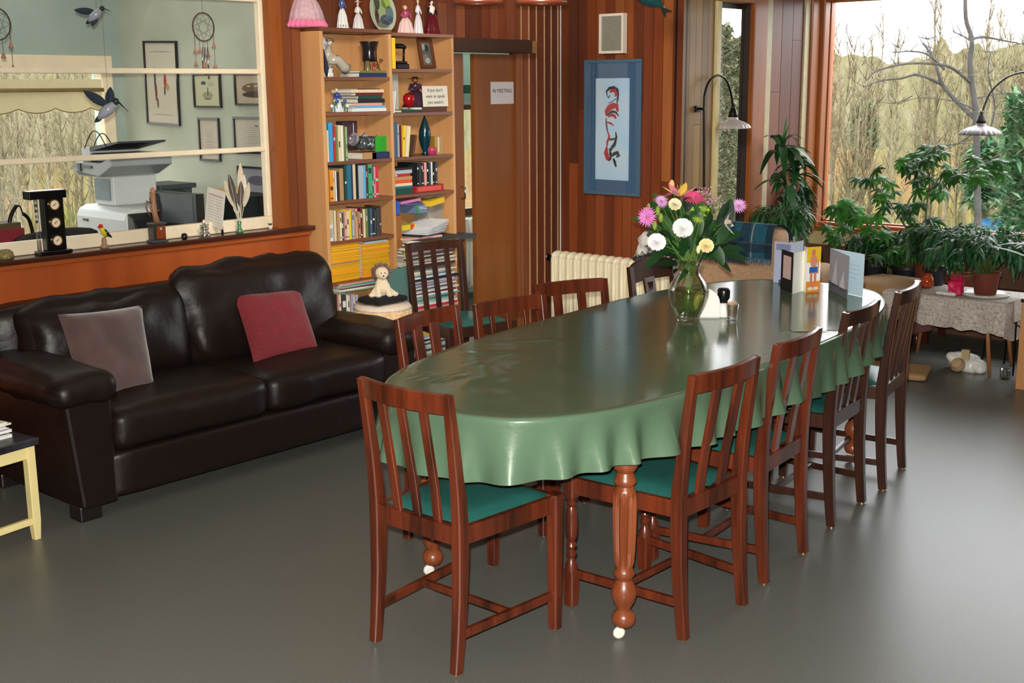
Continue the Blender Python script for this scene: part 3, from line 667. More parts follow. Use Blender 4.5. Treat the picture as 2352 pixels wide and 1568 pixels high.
# shelf 7: binders and flat magazines behind the plush lion
run(4.23, .40, [(.030,.20,'black'),(.010,.2,'pink'),(.016,.2,'cream'),(.03,.19,'dgrey'),(.016,.19,'white'),(.016,.185,'cream'),(.02,.19,'lil'),(.014,.185,'cream'),(.02,.18,'grey')], 'on the lowest visible shelf behind the lion', 'upright books on the lowest visible shelf')
z = .612
for i, (c, w) in enumerate([('pgreen','pale green'),('white','white'),('brown','brown'),('lil','lilac'),('green','green'),('pink','pink')]):
    flat(4.46, z, .40, .007, c, x=BF+.04-i*.004, dp=.2, rz=.04*(i-3), name='magazine', cat='magazine', label='%s magazine, %s from the bottom of the flat pile behind the lion' % (w, ORD[i]), group='flat magazines behind the lion'); z += .0074
# left bay, book piles
z = 1.573
for L, t, c, yc in ((.25,.018,'white',4.54),(.22,.012,'lblue',4.55),(.21,.014,'pink',4.53),(.19,.022,'black',4.56),(.17,.016,'dgreen',4.55),(.20,.016,'maroon',4.54),(.24,.016,'cream',4.53),(.16,.005,'brown',4.54)):
    flat(yc, z, L, t, c, rz=rr.uniform(-.03,.03), label='%s book lying flat in the pile beside the blue and white figurine' % CN[c][1], group='flat books in the pile beside the blue figurine'); z += t+.0004
flat(4.53, 1.316, .10, .035, 'tan', label='thick tan book lying under the silver mask')
flat(4.615, 1.316, .13, .034, 'navy', label='navy book lying flat in front of the green booklet')
tag(MB().box((BF-.035, 4.60, 1.351), (BF-.042, 4.68, 1.435), (40,160,40)).build('booklet', PAPER), 'bright green booklet standing behind the silver mask', 'booklet')
tag(MB().box((BF-.14, 4.45, 1.36), (BF-.19, 4.56, 1.52), (74,50,58)).box((BF-.139, 4.53, 1.44), (BF-.1395, 4.535, 1.51), (220,220,220)).build('gift_box', PAPER), 'dull purple box at the back of the shelf behind the silver mask', 'box')
flat(4.575, 1.7555, .20, .022, 'navy', label='navy book flat on the upper shelf, under the green one'); flat(4.575-.0, 1.778, .19, .012, 'olive', label='olive green book on top of the navy one on the upper shelf')
# silver mask ornament
sm = thing('silver_mask', 'silvery glass fish ornament with a dark open mouth on the tan book', 'ornament', (-5.09, 4.53, 1.352))
SIL = mat('silver_glass', (150,160,160), .15, metal=.7, var=.6, scale=30, c2=(40,60,64))
MB().rbox((-5.10,4.545,1.405), (.045,.13,.07), .03, 10, wr=.02, wf=30).build('body', SIL, sm, smooth=True)
MB().lathe([(.018,-.02),(.034,0),(.04,.012),(.034,.02),(.026,.012),(.02,0)], (-5.085,4.465,1.420), 18, axis=Matrix.Rotation(1.2, 3, 'X')).build('mouth', mat('dark_glass', (50,44,52), .1, var=.4, scale=40, c2=(170,160,170)), sm, smooth=True)
MB().ext([(-5.10,4.59,1.42),(-5.10,4.635,1.44),(-5.10,4.625,1.40),(-5.10,4.64,1.37)], (.008,0,0)).ext([(-5.10,4.51,1.43),(-5.10,4.55,1.46),(-5.10,4.57,1.43)], (.006,0,0)).build('fin', SIL, sm)
# oval plate with seated lady figurine, urn
def oval_plate(c, ry, rz, cols, label, lean=-.15, spots=(), rot=0):
    t = thing('oval_plate', label, 'plate', c); m = MB(); R_ = Matrix.Rotation(lean, 3, 'Y')
    ax = R_ @ Matrix.Rotation(PI/2, 3, 'Y')
    m.lathe([(0,0),(.75,0),(1,.012/ry*.5)], c, 36, col=cols[0], cap=False); m.v = [tuple(Vector(c)+R_ @ Vector(((v[2]-c[2])*ry*.9, (v[0]-c[0])*ry, (v[1]-c[1])*rz))) for v in m.v]
    m.build('plate_body', GLOSS, t, smooth=True)
    m = MB()
    for (a, b, ra, rb, cc) in spots:
        n = 12; m.ext([Vector(c)+R_ @ Vector((.004, a*ry+ra*ry*math.cos(2*PI*k/n), b*rz+rb*rz*math.sin(2*PI*k/n))) for k in range(n)], R_ @ Vector((.0012,0,0)), cc)
    if spots: m.build('painted_motif', GLOSS, t)
    return t
oval_plate((-5.19,4.318,1.872), .092, .115, [(196,200,206)], 'white oval plate standing behind the seated lady figurine', spots=[(0,0,.8,.85,(206,208,214))])
def lady(loc, h, body, top, hair, label, skirt=.34, name='figurine', hat=None, arms=True, sleeve=None, base=None, skin=(226,190,164)):
    """porcelain lady: skirt, bodice, arms, head, hair"""
    t = thing(name, label, 'figurine', loc); x, y, z = loc
    r = h*skirt*.5; m = MB()
    prof = [(0,0),(r*1.1,0),(r*1.12,h*.02),(r*1.0,h*.05),(r*.98,h*.10),(r*.86,h*.22),(r*.74,h*.36),(r*.5,h*.48),(r*.28,h*.56)]
    m.lathe([(a*(1+.0), b, .16) for a, b in prof], loc, 60, body, nf=11); m.build('skirt', GLOSS, t, smooth=True)
    m = MB().lathe([(r*.26,h*.55),(r*.36,h*.62),(r*.46,h*.72),(r*.40,h*.77),(r*.14,h*.80),(r*.12,h*.84),(0,h*.84)], loc, 16, top)
    if arms:
        for s in (-1, 1): m.tube([(x,y+s*r*.42,z+h*.74),(x+r*.1,y+s*r*.72,z+h*.62),(x+r*.5,y+s*r*.4,z+h*.55)], [r*.16,r*.14,r*.08], 8, sleeve or top)
    m.build('bodice', GLOSS, t, smooth=True)
    MB().ball((x,y,z+h*.90), (r*.24,r*.22,h*.075), 12, skin).build('head', GLOSS, t, smooth=True)
    m = MB().ball((x-r*.06,y,z+h*.925), (r*.28,r*.28,h*.07), 12, hair)
    if hat: m.lathe([(0,h*.955),(r*.62,h*.95),(r*.6,h*.965),(r*.26,h*.97),(r*.22,h*1.02),(0,h*1.03)], loc, 20, hat)
    m.build('hair', GLOSS, t, smooth=True)
    if base: MB().lathe([(0,-.0),(base[0],0),(base[0],base[1]),(0,base[1])], (x,y,z), 24, base[2]).build('base', GLOSS, t, smooth=True)
    return t
sl = thing('figurine', 'grey porcelain lady seated with a long trailing skirt in front of the oval plate', 'figurine', (-5.075,4.32,1.8))
m = MB(); G1 = (176,166,150)
m.tube([(-5.075,4.30,1.915),(-5.075,4.29,1.88),(-5.075,4.29,1.84)], [.012,.022,.024], 12, G1).tube([(-5.075,4.285,1.845),(-5.06,4.34,1.845),(-5.055,4.375,1.81),(-5.055,4.40,1.797)], [.024,.026,.028,.03], 12, G1)
m.build('skirt', GLOSS, sl, smooth=True); MB().ball((-5.075,4.305,1.935), (.014,.014,.018), 12, (210,186,166)).build('head', GLOSS, sl, smooth=True)
MB().ball((-5.078,4.308,1.945), (.02,.026,.012), 12, (120,100,84)).build('hat', GLOSS, sl, smooth=True)
MB().tube([(-5.07,4.28,1.90),(-5.055,4.30,1.87),(-5.05,4.33,1.86)], .006, 8, G1).build('arm', GLOSS, sl, smooth=True)
tag(MB().lathe([(0,0),(.03,0),(.032,.01),(.024,.03),(.03,.045),(0,.045)], (-5.075,4.285,1.7555), 20, (214,208,200)).build('ornament_stand', GLOSS, smooth=True), 'small white stand beneath the seated lady figurine', 'stand')
tag(MB().ext([(-5.05,4.232,1.90),(-5.05,4.245,1.86),(-5.05,4.262,1.80),(-5.05,4.25,1.756),(-5.05,4.238,1.79)], (.012,0,0), (30,34,60)).build('paper_cone', PAPER), 'thin dark pointed ornament at the left end of the upper shelf', 'ornament')
ur = thing('urn', 'dark metal urn in a curled wire stand on the upper shelf', 'urn', (-5.11,4.52,1.756)); c0 = PX(849,140,-5.11); z0 = 1.756
MB().lathe([(0,.085),(.038,.085),(.042,.10),(.040,.13),(.043,.16),(.052,.185),(.053,.19),(.047,.19),(.037,.16),(.034,.10),(0,.095)], (-5.11,c0.y,z0), 24, (34,28,32)).build('cup', GLOSS, ur, smooth=True)
m = MB(); cy = c0.y
def curl(cx, cz, r, s, turns=1.4):
    return [(-5.075, cx+s*r*(1-k/26)*math.cos(k*.35), cz+r*(1-k/26)*math.sin(k*.35)) for k in range(22)]
m.tube([(-5.09,cy+.03,z0+.10),(-5.07,cy+.03,z0+.05),(-5.06,cy+.05,z0+.01),(-5.06,cy+.075,z0+.003)], .0025, 6); m.tube([(-5.09,cy-.03,z0+.10),(-5.07,cy-.03,z0+.05),(-5.06,cy-.05,z0+.003)], .0025, 6); m.tube([(-5.15,cy,z0+.10),(-5.16,cy,z0+.003)], .0025, 6)
m.tube(curl(cy+.05, z0+.085, .014, 1), .002, 5).tube(curl(cy+.025, z0+.055, .016, -1), .002, 5).tube([(-5.11+.034*math.cos(k/3), cy+.034*math.sin(k/3), z0+.085) for k in range(20)], .002, 5)
m.build('wire_stand', METAL, ur, smooth=True)
tag(MB().lathe([(0,0),(.016,0),(.017,.05),(.012,.06),(.012,.085),(0,.086)], (-5.06,cy-.062,z0), 16, (110,104,70)).build('small_bottle', GLOSS, smooth=True), 'small olive green bottle beside the urn on the upper shelf', 'bottle')
tag(MB().tube([(-5.055,cy-.02,z0+.002),(-5.055,cy-.025,z0+.05),(-5.055,cy-.015,z0+.075)], [.012,.008,.005], 10, (150,40,34)).build('small_ornament', GLOSS, smooth=True), 'little red ornament in front of the urn', 'ornament')
# second shelf figurine
bz = 1.573; y = 4.345
bf = lady((-5.08,y,bz), .125, (206,214,222), (52,74,140), (214,200,180), 'blue and white porcelain figurine with small flowers on the second shelf', skirt=.55)
for k in range(7): yy = y-.055+.018*k; MB().tube([(-5.06,yy,bz),(-5.06,yy,bz+.03+.012*(k%3))], .003, 5, (70,110,70)).ball((-5.058, yy, bz+.032+.012*(k%3)), (.009,.012,.01), 8, [(230,232,226),(60,110,70),(70,90,150)][k % 3]).build('flower', GLOSS, bf, smooth=True)
tag(MB().lathe([(0,0),(.014,0),(.011,.02),(.006,.045),(.008,.055),(0,.07)], (-5.08,4.25,bz), 12, (140,150,130)).build('small_figurine', GLOSS, smooth=True), 'tiny grey green figurine at the left end of the second shelf', 'figurine')
# right bay
book(4.712, 1.801, .026, .165, 'yel', label='yellow spined book at the left end of the shelf with the iron', group='')
ir = thing('flat_iron', 'old black flat iron with an arched handle, on the right upper shelf', 'iron', (-5.10,4.83,1.801)); IRON = mat('iron', (30,28,28), .35, metal=.6)
iz = 1.801; m = MB(); m.ext([(-5.14,4.77,iz),(-5.14,4.86,iz),(-5.10,4.905,iz),(-5.06,4.86,iz),(-5.06,4.77,iz)], (0,0,.028)).ext([(-5.13,4.78,iz+.028),(-5.13,4.85,iz+.028),(-5.10,4.89,iz+.028),(-5.07,4.85,iz+.028),(-5.07,4.78,iz+.028)], (0,0,.014)); m.build('body', IRON, ir, bevel=.004)
MB().tube([(-5.10,4.79,iz+.04),(-5.10,4.775,iz+.07),(-5.10,4.785,iz+.115)], .006, 8).tube([(-5.10,4.86,iz+.04),(-5.10,4.865,iz+.115)], .006, 8).build('bracket', IRON, ir, smooth=True)
MB().tube([(-5.10,4.775,iz+.118),(-5.10,4.80,iz+.124),(-5.10,4.85,iz+.124),(-5.10,4.875,iz+.118)], [.010,.014,.014,.010], 10).build('handle', BLACKM, ir, smooth=True)
def picture(name, c, right, up, w, h, fw, fcol, matcol, art, label, cat='picture', mw=0, depth_=.015, glassy=True, fmat=None):
    """framed picture; c = centre on the wall, art = list of (u, v, ru, rv, colour) blobs, u/v in -1..1"""
    t = thing(name, label, cat, c); M = facing(c, right, up)
    def bx(a, b, z0, z1, col, mb): o = mb.m; mb.m = M; mb.box((a[0],a[1],z0), (b[0],b[1],z1), col); mb.m = o
    m = MB()
    for a, b in (((-w/2,-h/2),(w/2,-h/2+fw)),((-w/2,h/2-fw),(w/2,h/2)),((-w/2,-h/2+fw),(-w/2+fw,h/2-fw)),((w/2-fw,-h/2+fw),(w/2,h/2-fw))): bx(a, b, 0, depth_, fcol, m)
    m.build('frame', fmat or GLOSS, t, bevel=.0015)
    m = MB(); bx((-w/2+fw,-h/2+fw), (w/2-fw,h/2-fw), 0, depth_*.35, matcol, m); m.build('mat_board', PAPER, t)
    iw, ih = w/2-fw-mw, h/2-fw-mw
    m = MB()
    for i, (u, v, ru, rv, cc) in enumerate(art):
        n = 14; m.m = M; m.ext([(u*iw+ru*iw*math.cos(2*PI*k/n), v*ih+rv*ih*math.sin(2*PI*k/n), depth_*.35+.0006+.0002*i) for k in range(n)], (0,0,.0003), cc)
    if art: m.build('print', PAPER, t)
    return t, M
UPZ, RY = (0,0,1), (0,1,0)
def pyw(px, py, x): return PX(px, py, x)
p, _ = picture('picture_frame', (-5.10,5.035,1.885), (.12,1,0), (-.2,0,1), .105, .165, .018, (96,56,34), (92,88,84), [(0,.2,.8,.6,(70,80,72)),(.2,.5,.4,.3,(30,34,36)),(-.2,-.4,.6,.4,(120,96,90)),(.1,-.6,.5,.25,(150,160,140)),(-.4,.6,.3,.3,(150,150,130))], 'brown framed photograph leaning on the right upper shelf', 'photo frame', mw=0)
book(4.712, 1.5605, .008, .12, 'white', lean=-.14, label='thin white booklet leaning at the left of the shelf with the apple', band=False)
tag(MB().box((-5.19, 4.80, 1.561), (-5.235, 4.90, 1.77), (186,182,168)).build('tall_white_box', PAPER), 'pale grey upright box standing at the back behind the red apple', 'box')
flat(4.86, 1.561, .16, .014, 'dgreen', label='dark green book lying under the red apple'); flat(5.04, 1.561, .20, .028, 'brown', label='brown book lying under the handwritten sign')
ap = thing('glass_apple', 'shiny red glass apple on a small clear foot beside the handwritten sign', 'ornament', (-5.045,4.855,1.5605)); az = 1.5755
MB().lathe([(0,.012),(.012,.014),(.028,.032),(.034,.055),(.031,.078),(.018,.09),(.006,.086),(0,.082)], (-5.06,4.855,az), 24, (150,14,22)).build('fruit', GLOSS, ap, smooth=True)
MB().tube([(-5.06,4.855,az+.083),(-5.06,4.86,az+.102)], .002, 6, (40,30,20)).leaf((-5.06,4.855,az+.09), (0,1,.3), UPZ, .025, .014, col=(40,60,30)).leaf((-5.06,4.855,az+.09), (0,-1,.3), UPZ, .02, .012, col=(40,60,30)).build('stem', PAINT, ap)
MB().lathe([(.014,0),(.004,.004),(.004,.012),(.012,.016)], (-5.06,4.855,az), 16).build('foot', glass('clear', refl=.25), ap, smooth=True)
sg = thing('handwritten_sign', 'white handwritten sign on the brown book beside the red apple', 'sign', (-5.05,5.035,1.59))
M = facing((-5.048,5.055,1.648), (.04,1,0), (-.06,0,1)); m = MB(); m.m = M; m.box((-.098,-.058,-.002), (.098,.058,0), (222,214,200)); m.build('board', PAPER, sg)
INK = mat('ink', (70,70,66), .6)
for i, s_ in enumerate(["if you don't", 'want to speak', "you needn't"]):
    text('lettering', s_, M @ Matrix.Translation((0,.034-.034*i,.001)), .026, INK, sg)
dl = lady((-5.175,5.02,1.59), .165, (64,40,56), (70,44,60), (120,80,50), 'dark purple rag angel with straw hair behind the handwritten sign', skirt=.9, hat=(84,56,50), skin=(150,96,60))
run(4.712, 1.316, [(.028,.195,'steel'),(.014,.18,'grey'),(.011,.175,'maroon')], 'on the shelf with the teal teardrop vase', 'books beside the teal teardrop vase')
book(4.772, 1.316, .015, .175, 'yel', lean=-.08, label='yellow book leaning near the teal teardrop vase', group='books beside the teal teardrop vase'); book(4.792, 1.316, .028, .172, 'cream', lean=-.13, label='cream book leaning near the teal teardrop vase', group='books beside the teal teardrop vase', band=False)
book(4.842, 1.318, .018, .12, 'brown', lean=-.25, label='small brown book leaning beside the cream one', group='books beside the teal teardrop vase', band=False)
tag(MB().lathe([(0,0),(.018,0),(.016,.012),(.014,.02),(.028,.06),(.036,.10),(.033,.14),(.018,.185),(.008,.21),(.003,.222),(0,.224)], (-5.07,4.985,1.316), 26, (8,46,58)).build('teardrop_vase', GLOSS, smooth=True), 'glossy dark teal teardrop vase with a pointed top', 'vase')
cdh = tag(MB().lathe([(0,0),(.024,0),(.03,.03),(.026,.045),(.022,.045),(.022,.01),(0,.01)], (-5.05,5.02,1.316), 18, (170,60,90)).build('candle_cup', GLOSS, smooth=True), 'small pink glass cup right in front of the teal vase', 'cup')
tag(MB().box((-5.06,5.055,1.316), (-5.12,5.12,1.42), (150,112,40)).box((-5.059,5.08,1.33), (-5.0595,5.09,1.415), (226,200,130)).build('gold_tin', GLOSS), 'gold coloured tin at the right of the teal vase', 'tin')
z = 1.106
for L, t, c in ((.135,.034,'dgreen'),(.13,.012,'teal'),(.13,.016,'cream'),(.125,.018,'verm'),(.13,.018,'tan'),(.10,.016,'red'),(.13,.020,'grey'),(.14,.012,'black')):
    flat(4.785, z, L, t, c, rz=rr.uniform(-.05,.05), label='%s book lying in the small pile left of the dark upright books' % CN[c][1], group='flat books left of the dark upright ones'); z += t+.0004
tag(MB().box((-5.05,4.885,1.106), (-5.2,5.11,1.145), (160,30,36)).box((-5.0495,4.90,1.112), (-5.0498,5.09,1.138), (206,80,70)).build('red_box', PAPER), 'long red box under the row of dark upright books', 'box')
run(4.885, 1.146, [(.016,.13,'black'),(.013,.125,'dgrey'),(.013,.13,'black'),(.016,.128,'maroon'),(.018,.13,'pink'),(.017,.132,'black'),(.014,.128,'slate'),(.014,.13,'white'),(.014,.13,'black'),(.016,.13,'dgrey')], 'in the dark row above the red box', 'dark books standing on the red box')
z = .691   # bottom big compartment, right bay
RSx = BF+.0
bx_ = tag(MB().box((-5.05,4.712,.80), (-5.22,4.765,.985), (150,92,34)).build('wooden_box', PAPER), 'plain brown upright box at the left of the messy right shelf', 'box')
for i, (L, t, c) in enumerate(((.40,.012,'dgrey'),(.38,.008,'white'),(.40,.009,'tan'),(.36,.007,'white'),(.38,.010,'black'),(.37,.008,'cream'),(.40,.012,'slate'),(.42,.009,'pink'),(.40,.007,'white'),(.43,.012,'olive'))):
    flat(4.945+rr.uniform(-.01,.01), z, L, t, c, x=BF+.03+rr.uniform(-.02,.03), dp=.22, rz=rr.uniform(-.08,.08), name='magazine', cat='magazine', label='%s magazine, %s from the bottom of the pile behind the dark side chair' % (CN[c][1], ORD[i]), group='magazines piled behind the dark side chair'); z += t+.0004
big = flat(4.95, z, .40, .016, 'cream', x=BF+.06, dp=.24, rz=-.03, label='thick cream album with dull purple cover on the messy right pile')
m = MB().cb((BF+.06-.12,4.95,z+.017), (.242,.402,.002), rz=-.03, col=(104,92,120)); o = m.build('cover', PAPER, big); z += .019
nm = flat(4.98, z, .40, .014, 'black', x=BF+.09, dp=.24, rz=.10, name='magazine', cat='magazine', label='black magazine with a yellow lettered spine above the thick album')
m = MB().cb((BF+.09-.12+.117,5.03,z+.007), (.006,.19,.009), rz=.10, col=(206,196,60)); m.build('spine', PAPER, nm); z += .0155
text('lettering', 'NEW YEAR', facing((BF+.093-.0,5.03,z-.009), (-.1,1,0), UPZ), .010, mat('ink_black', (16,16,14), .5), nm)
flat(5.02, z, .46, .022, 'dgrey', x=BF+.13, dp=.26, rz=.16, name='folder', cat='folder', label='wide grey green folder sticking out of the messy right shelf'); z += .0225
flat(4.90, z, .28, .012, 'pink', x=BF+.03, dp=.22, rz=-.1, name='magazine', cat='magazine', label='pinkish magazine under the fanned white papers'); z += .0125
tag(MB().cb((-5.1,4.93,z+.004), (.2,.22,.007), rz=.2, col=(14,44,36)).build('folder', PAPER), 'dark green folder just below the fanned white papers', 'folder'); z += .008
fp = thing('paper_bundle', 'fanned bundle of loose white papers on the messy right shelf', 'papers', (-5.06,4.95,z))
m = MB()
for k in range(14): m.cb((-5.07+.001*k,4.945+.002*k,z+.004+k*.0042), (.19,.20+.004*(k%3),.0016), rz=.25+.05*math.sin(k*2.1), rx=.012*k, col=(240,240,244) if k % 3 else (206,206,212))
m.build('sheets', PAPER, fp)
z2 = z+.066
tag(MB().cb((-5.13,4.83,z2-.02), (.14,.12,.030), rz=.05, col=(216,190,40)).cb((-5.06,4.86,z2-.02), (.002,.03,.028), rz=.05, col=(200,60,40)).build('yellow_box', PAPER), 'small yellow box with a red end on the messy right shelf', 'box')
gb = tag(MB().cb((-5.12,4.93,1.012), (.12,.10,.052), rz=.1, col=(104,124,156)).cb((-5.055,4.90,1.012), (.002,.03,.05), rz=.1, col=(60,130,100)).build('game_box', PAPER), 'blue grey game box with pale letters on the messy right shelf', 'game box')
text('lettering', 'MAGS', facing((-5.053,4.94,1.016), (-.1,1,0), UPZ), .028, mat('ink_pale', (206,216,224), .5), gb)
tag(MB().cb((-5.11,5.03,1.045), (.16,.13,.03), rz=.12, rx=.12, col=(226,184,30)).build('yellow_tin', PAPER), 'bright yellow flat box tilted at the right of the game box', 'box')
tag(MB().rbox((-5.1,4.742,1.028), (.12,.05,.085), .02, 8, wr=.02, wf=25, col=(18,84,190)).build('blue_bag', CLOTHM, smooth=True), 'crumpled blue bag on the brown box at the left of the messy shelf', 'bag')
tag(MB().cb((-5.12,4.85,1.062), (.15,.14,.016), rz=-.15, rx=.1, col=(186,120,160)).build('booklet', PAPER), 'pinkish booklet lying on top of the messy right shelf', 'booklet')
tag(MB().cb((-5.12,4.86,1.045), (.15,.15,.012), rz=.1, col=(84,76,128)).build('booklet', PAPER), 'violet booklet just under the pinkish one', 'booklet')
tag(MB().cb((-5.17,5.10,.98), (.12,.12,.19), col=(150,144,136)).build('file_box', PAPER), 'grey file box at the back right of the messy shelf', 'box')
z = .421
for i in range(22):
    c = ['white','pink','crim','white','grey','green','cream','lblue','white','maroon','white','slate','white','tan','lil','white','black','white','sky','cream','white','pgreen'][i]; t = rr.uniform(.008,.014)
    if z+t > .668: break
    flat(4.94+rr.uniform(-.02,.02), z, .40, t, c, x=BF+.04+rr.uniform(-.02,.02), dp=.22, rz=rr.uniform(-.1,.1), name='magazine', cat='magazine', label='%s magazine, %s from the bottom of the pile seen through the chair slats' % (CN[c][1], ORD[i]), group='magazines seen through the side chair slats'); z += t+.0004
z = .101
for i in range(24):
    c = ['white','sky','white','grey','pgreen','white','steel','cream','white','teal','white','black','white','grey','yel','white','slate','white','lblue','white','brown','white','pink','white'][i]; t = rr.uniform(.010,.014)
    if z+t > .40: break
    flat(4.94+rr.uniform(-.02,.02), z, .38, t, c, x=BF+.02, dp=.2, rz=rr.uniform(-.06,.06), name='magazine', cat='magazine', label='%s magazine, %s from the bottom of the lowest pile in the bookcase' % (CN[c][1], ORD[i]), group='magazines in the lowest pile'); z += t+.0004
# teal album and white album leaning at the foot of the right bay
al = tag(MB().cb((-4.93,4.63,.56), (.02,.26,.30), rz=.25, rx=.0, ry=-.12, col=(90,130,124)).build('album', PAPER), 'greyish teal album leaning beside the lace covered stand', 'album')
# ---- on top of the bookcase
tz = 2.0085; tz2 = 1.9955
dr = thing('doll_dress_cover', 'pale pink doll dress with a bright pink frilled hem on top of the bookcase', 'doll', (-5.13,4.20,tz)); c0 = PX(737,57,-5.10)
y = 4.205
m = MB().lathe([(r_, z_, .07) for r_, z_ in ((.100,.035),(.088,.08),(.070,.12),(.045,.16),(.030,.19),(.034,.23),(.0,.26))], (-5.14,y,tz), 60, (206,168,176), nf=16); m.build('dress', CLOTHM, dr, smooth=True)
m = MB().lathe([(.112,.001,.16),(.116,.012,.16),(.104,.028,.12),(.098,.040,.06)], (-5.14,y,tz), 120, (232,120,158), nf=24); m.build('frill', CLOTHM, dr, smooth=True)
f2 = lady((-5.12,PX(787,60,-5.12).y,tz), .19, (226,226,220), (74,92,150), (90,70,60), 'blue cloaked porcelain figure on a green and white base, top of the bookcase', skirt=.34, base=(.028,.02,(60,90,70)), sleeve=(74,92,150))
f3 = lady((-5.12,PX(823,62,-5.12).y,tz), .15, (214,208,206), (220,214,210), (190,40,80), 'white porcelain lady with a red hat on top of the bookcase', skirt=.42, hat=(226,220,214))
c0 = PX(884,32,-5.15); oval_plate((-5.17,c0.y,tz2+.118), .098, .115, [(176,184,160)], 'oval plate painted with green leaves on top of the bookcase', lean=-.15, spots=[(-.2,.1,.5,.6,(150,164,120)),(.3,.4,.35,.3,(150,176,80)),(-.4,.4,.22,.35,(60,56,66)),(.2,-.4,.5,.25,(86,100,130)),(-.1,-.6,.5,.2,(110,110,96)),(.5,-.1,.3,.4,(100,120,130)),(-.5,-.2,.15,.4,(84,60,60))])
f4 = lady((-5.10,PX(932,68,-5.10).y,tz2), .155, (226,190,186), (170,70,110), (196,160,120), 'porcelain lady in a wide pale pink skirt on top of the bookcase', skirt=.62)
f5 = lady((-5.12,PX(961,68,-5.12).y,tz2), .20, (214,208,212), (216,208,214), (180,150,120), 'slim white porcelain figure with lilac touches on top of the bookcase', skirt=.28)
f6 = lady((-5.10,PX(992,70,-5.10).y,tz2), .20, (92,18,30), (226,214,200), (60,20,20), 'doll in a long dark red dress on top of the bookcase', skirt=.46, sleeve=(20,18,22), hat=(120,20,30))
# ---- lace covered stand, black pad and lion
ls = thing('lace_covered_stand', 'low round stand under a cream lace cloth in front of the bookcase', 'stand', (-4.78,4.40,0)); lc = Vector((-4.78,4.355,0)); lt = .572
LACE = mat('lace_gold', (226,196,160), .85, var=.3, scale=55, c2=(196,150,90), bump=.2); LACEW = mat('lace_white', (224,206,186), .9, var=.12, scale=70, bump=.3)
MB().lathe([(.0,.52),(.145,.52),(.145,.548),(0,.548)], lc, 28).build('top', DARKW, ls)
for a in (.6, 2.2, 3.8, 5.3): MB().tube([lc+Vector((.13*math.cos(a),.13*math.sin(a),.52)), lc+Vector((.16*math.cos(a),.16*math.sin(a),0))], .014).build('leg', DARKW, ls, smooth=True)
m = MB().lathe([(0,lt-.006),(.145,lt-.008),(.154,lt-.02),(.157,lt-.03)], lc, 96, nf=14); m.build('cloth_top', LACEW, ls, smooth=True)
m = MB().lathe([(.157,lt-.03,0),(.160,lt-.08,.01),(.163,lt-.10,.03)], lc, 160, nf=16).build('lace_band', LACE, ls, smooth=True)
m = MB().lathe([(.163,lt-.10,.03),(.168,lt-.2,.06),(.175,lt-.30,.08)], lc, 160, nf=20).build('cloth_skirt', LACEW, ls, smooth=True)
tag(MB().rbox((lc.x,lc.y,lt+.018), (.17,.22,.034), .016, 10, puff=(0,0,.004), wr=.006, wf=20).build('black_pad', mat('black_velvet', (9,9,11), .95), smooth=True), 'black folded pad under the plush lion', 'pad')
lz = lt+.034
ln = thing('plush_lion', 'cream plush lion with a brown mane sitting on the black pad', 'toy', (lc.x,lc.y,lz)); PL = mat('plush_cream', (232,212,178), .95, var=.12, scale=60, sheen=.5, bump=.5, bscale=140); MN = mat('plush_mane', (120,78,50), .95, var=.3, scale=50, sheen=.4, bump=.6, bscale=160)
def remesh(o, v=.004):
    r = o.modifiers.new('rm', 'REMESH'); r.mode = 'VOXEL'; r.voxel_size = v; r.use_smooth_shade = True; s_ = o.modifiers.new('sm', 'SMOOTH'); s_.factor = .6; s_.iterations = 4; return o
d = Vector((.85,-.53,0)); sdv = Vector((-d.y, d.x, 0)); b = Vector((lc.x,lc.y,lz))
m = MB().ball(b+Vector((0,0,.05)), (.038,.038,.055), 16).ball(b+Vector((0,0,.125))+d*.008, (.036,.036,.034), 16).ball(b+Vector((0,0,.112))+d*.036, (.018,.02,.016), 12)
for s_ in (-1, 1):
    m.tube([b+sdv*s_*.022+d*.02+Vector((0,0,.07)), b+sdv*s_*.03+d*.045+Vector((0,0,.012))], [.014,.017], 10).ball(b+sdv*s_*.03+d*.055+Vector((0,0,.013)), (.02,.02,.012), 10)
    m.tube([b+sdv*s_*.03+Vector((0,0,.03)), b+sdv*s_*.058+d*.03+Vector((0,0,.014))], [.022,.016], 10).ball(b+sdv*s_*.062+d*.038+Vector((0,0,.013)), (.02,.02,.013), 10)
remesh(m.build('body', PL, ln), .005)
m = MB(); rl = random.Random(2)
for k in range(90):
    a = 2*PI*k/45+rl.uniform(-.1,.1); r0 = .032; u_ = sdv*math.cos(a)+Vector((0,0,math.sin(a))); p0_ = b+Vector((0,0,.125))-d*(.004+.012*(k>=45))+u_*r0*.8
    m.tube([p0_, p0_+u_*rl.uniform(.022,.034)-d*.008], [.007,.002], 5)
m.ball(b+Vector((0,0,.13))-d*.016, (.036,.036,.038), 12); m.build('mane', MN, ln, smooth=True)
m = MB()
for s_ in (-1, 1): m.ball(b+Vector((0,0,.130))+d*.042+sdv*s_*.010, .0035, 8)
m.build('eyes', BLACKM, ln, smooth=True); MB().ball(b+Vector((0,0,.117))+d*.055, (.005,.006,.004), 8).build('nose', mat('nose_brown', (90,50,40), .4), ln, smooth=True)
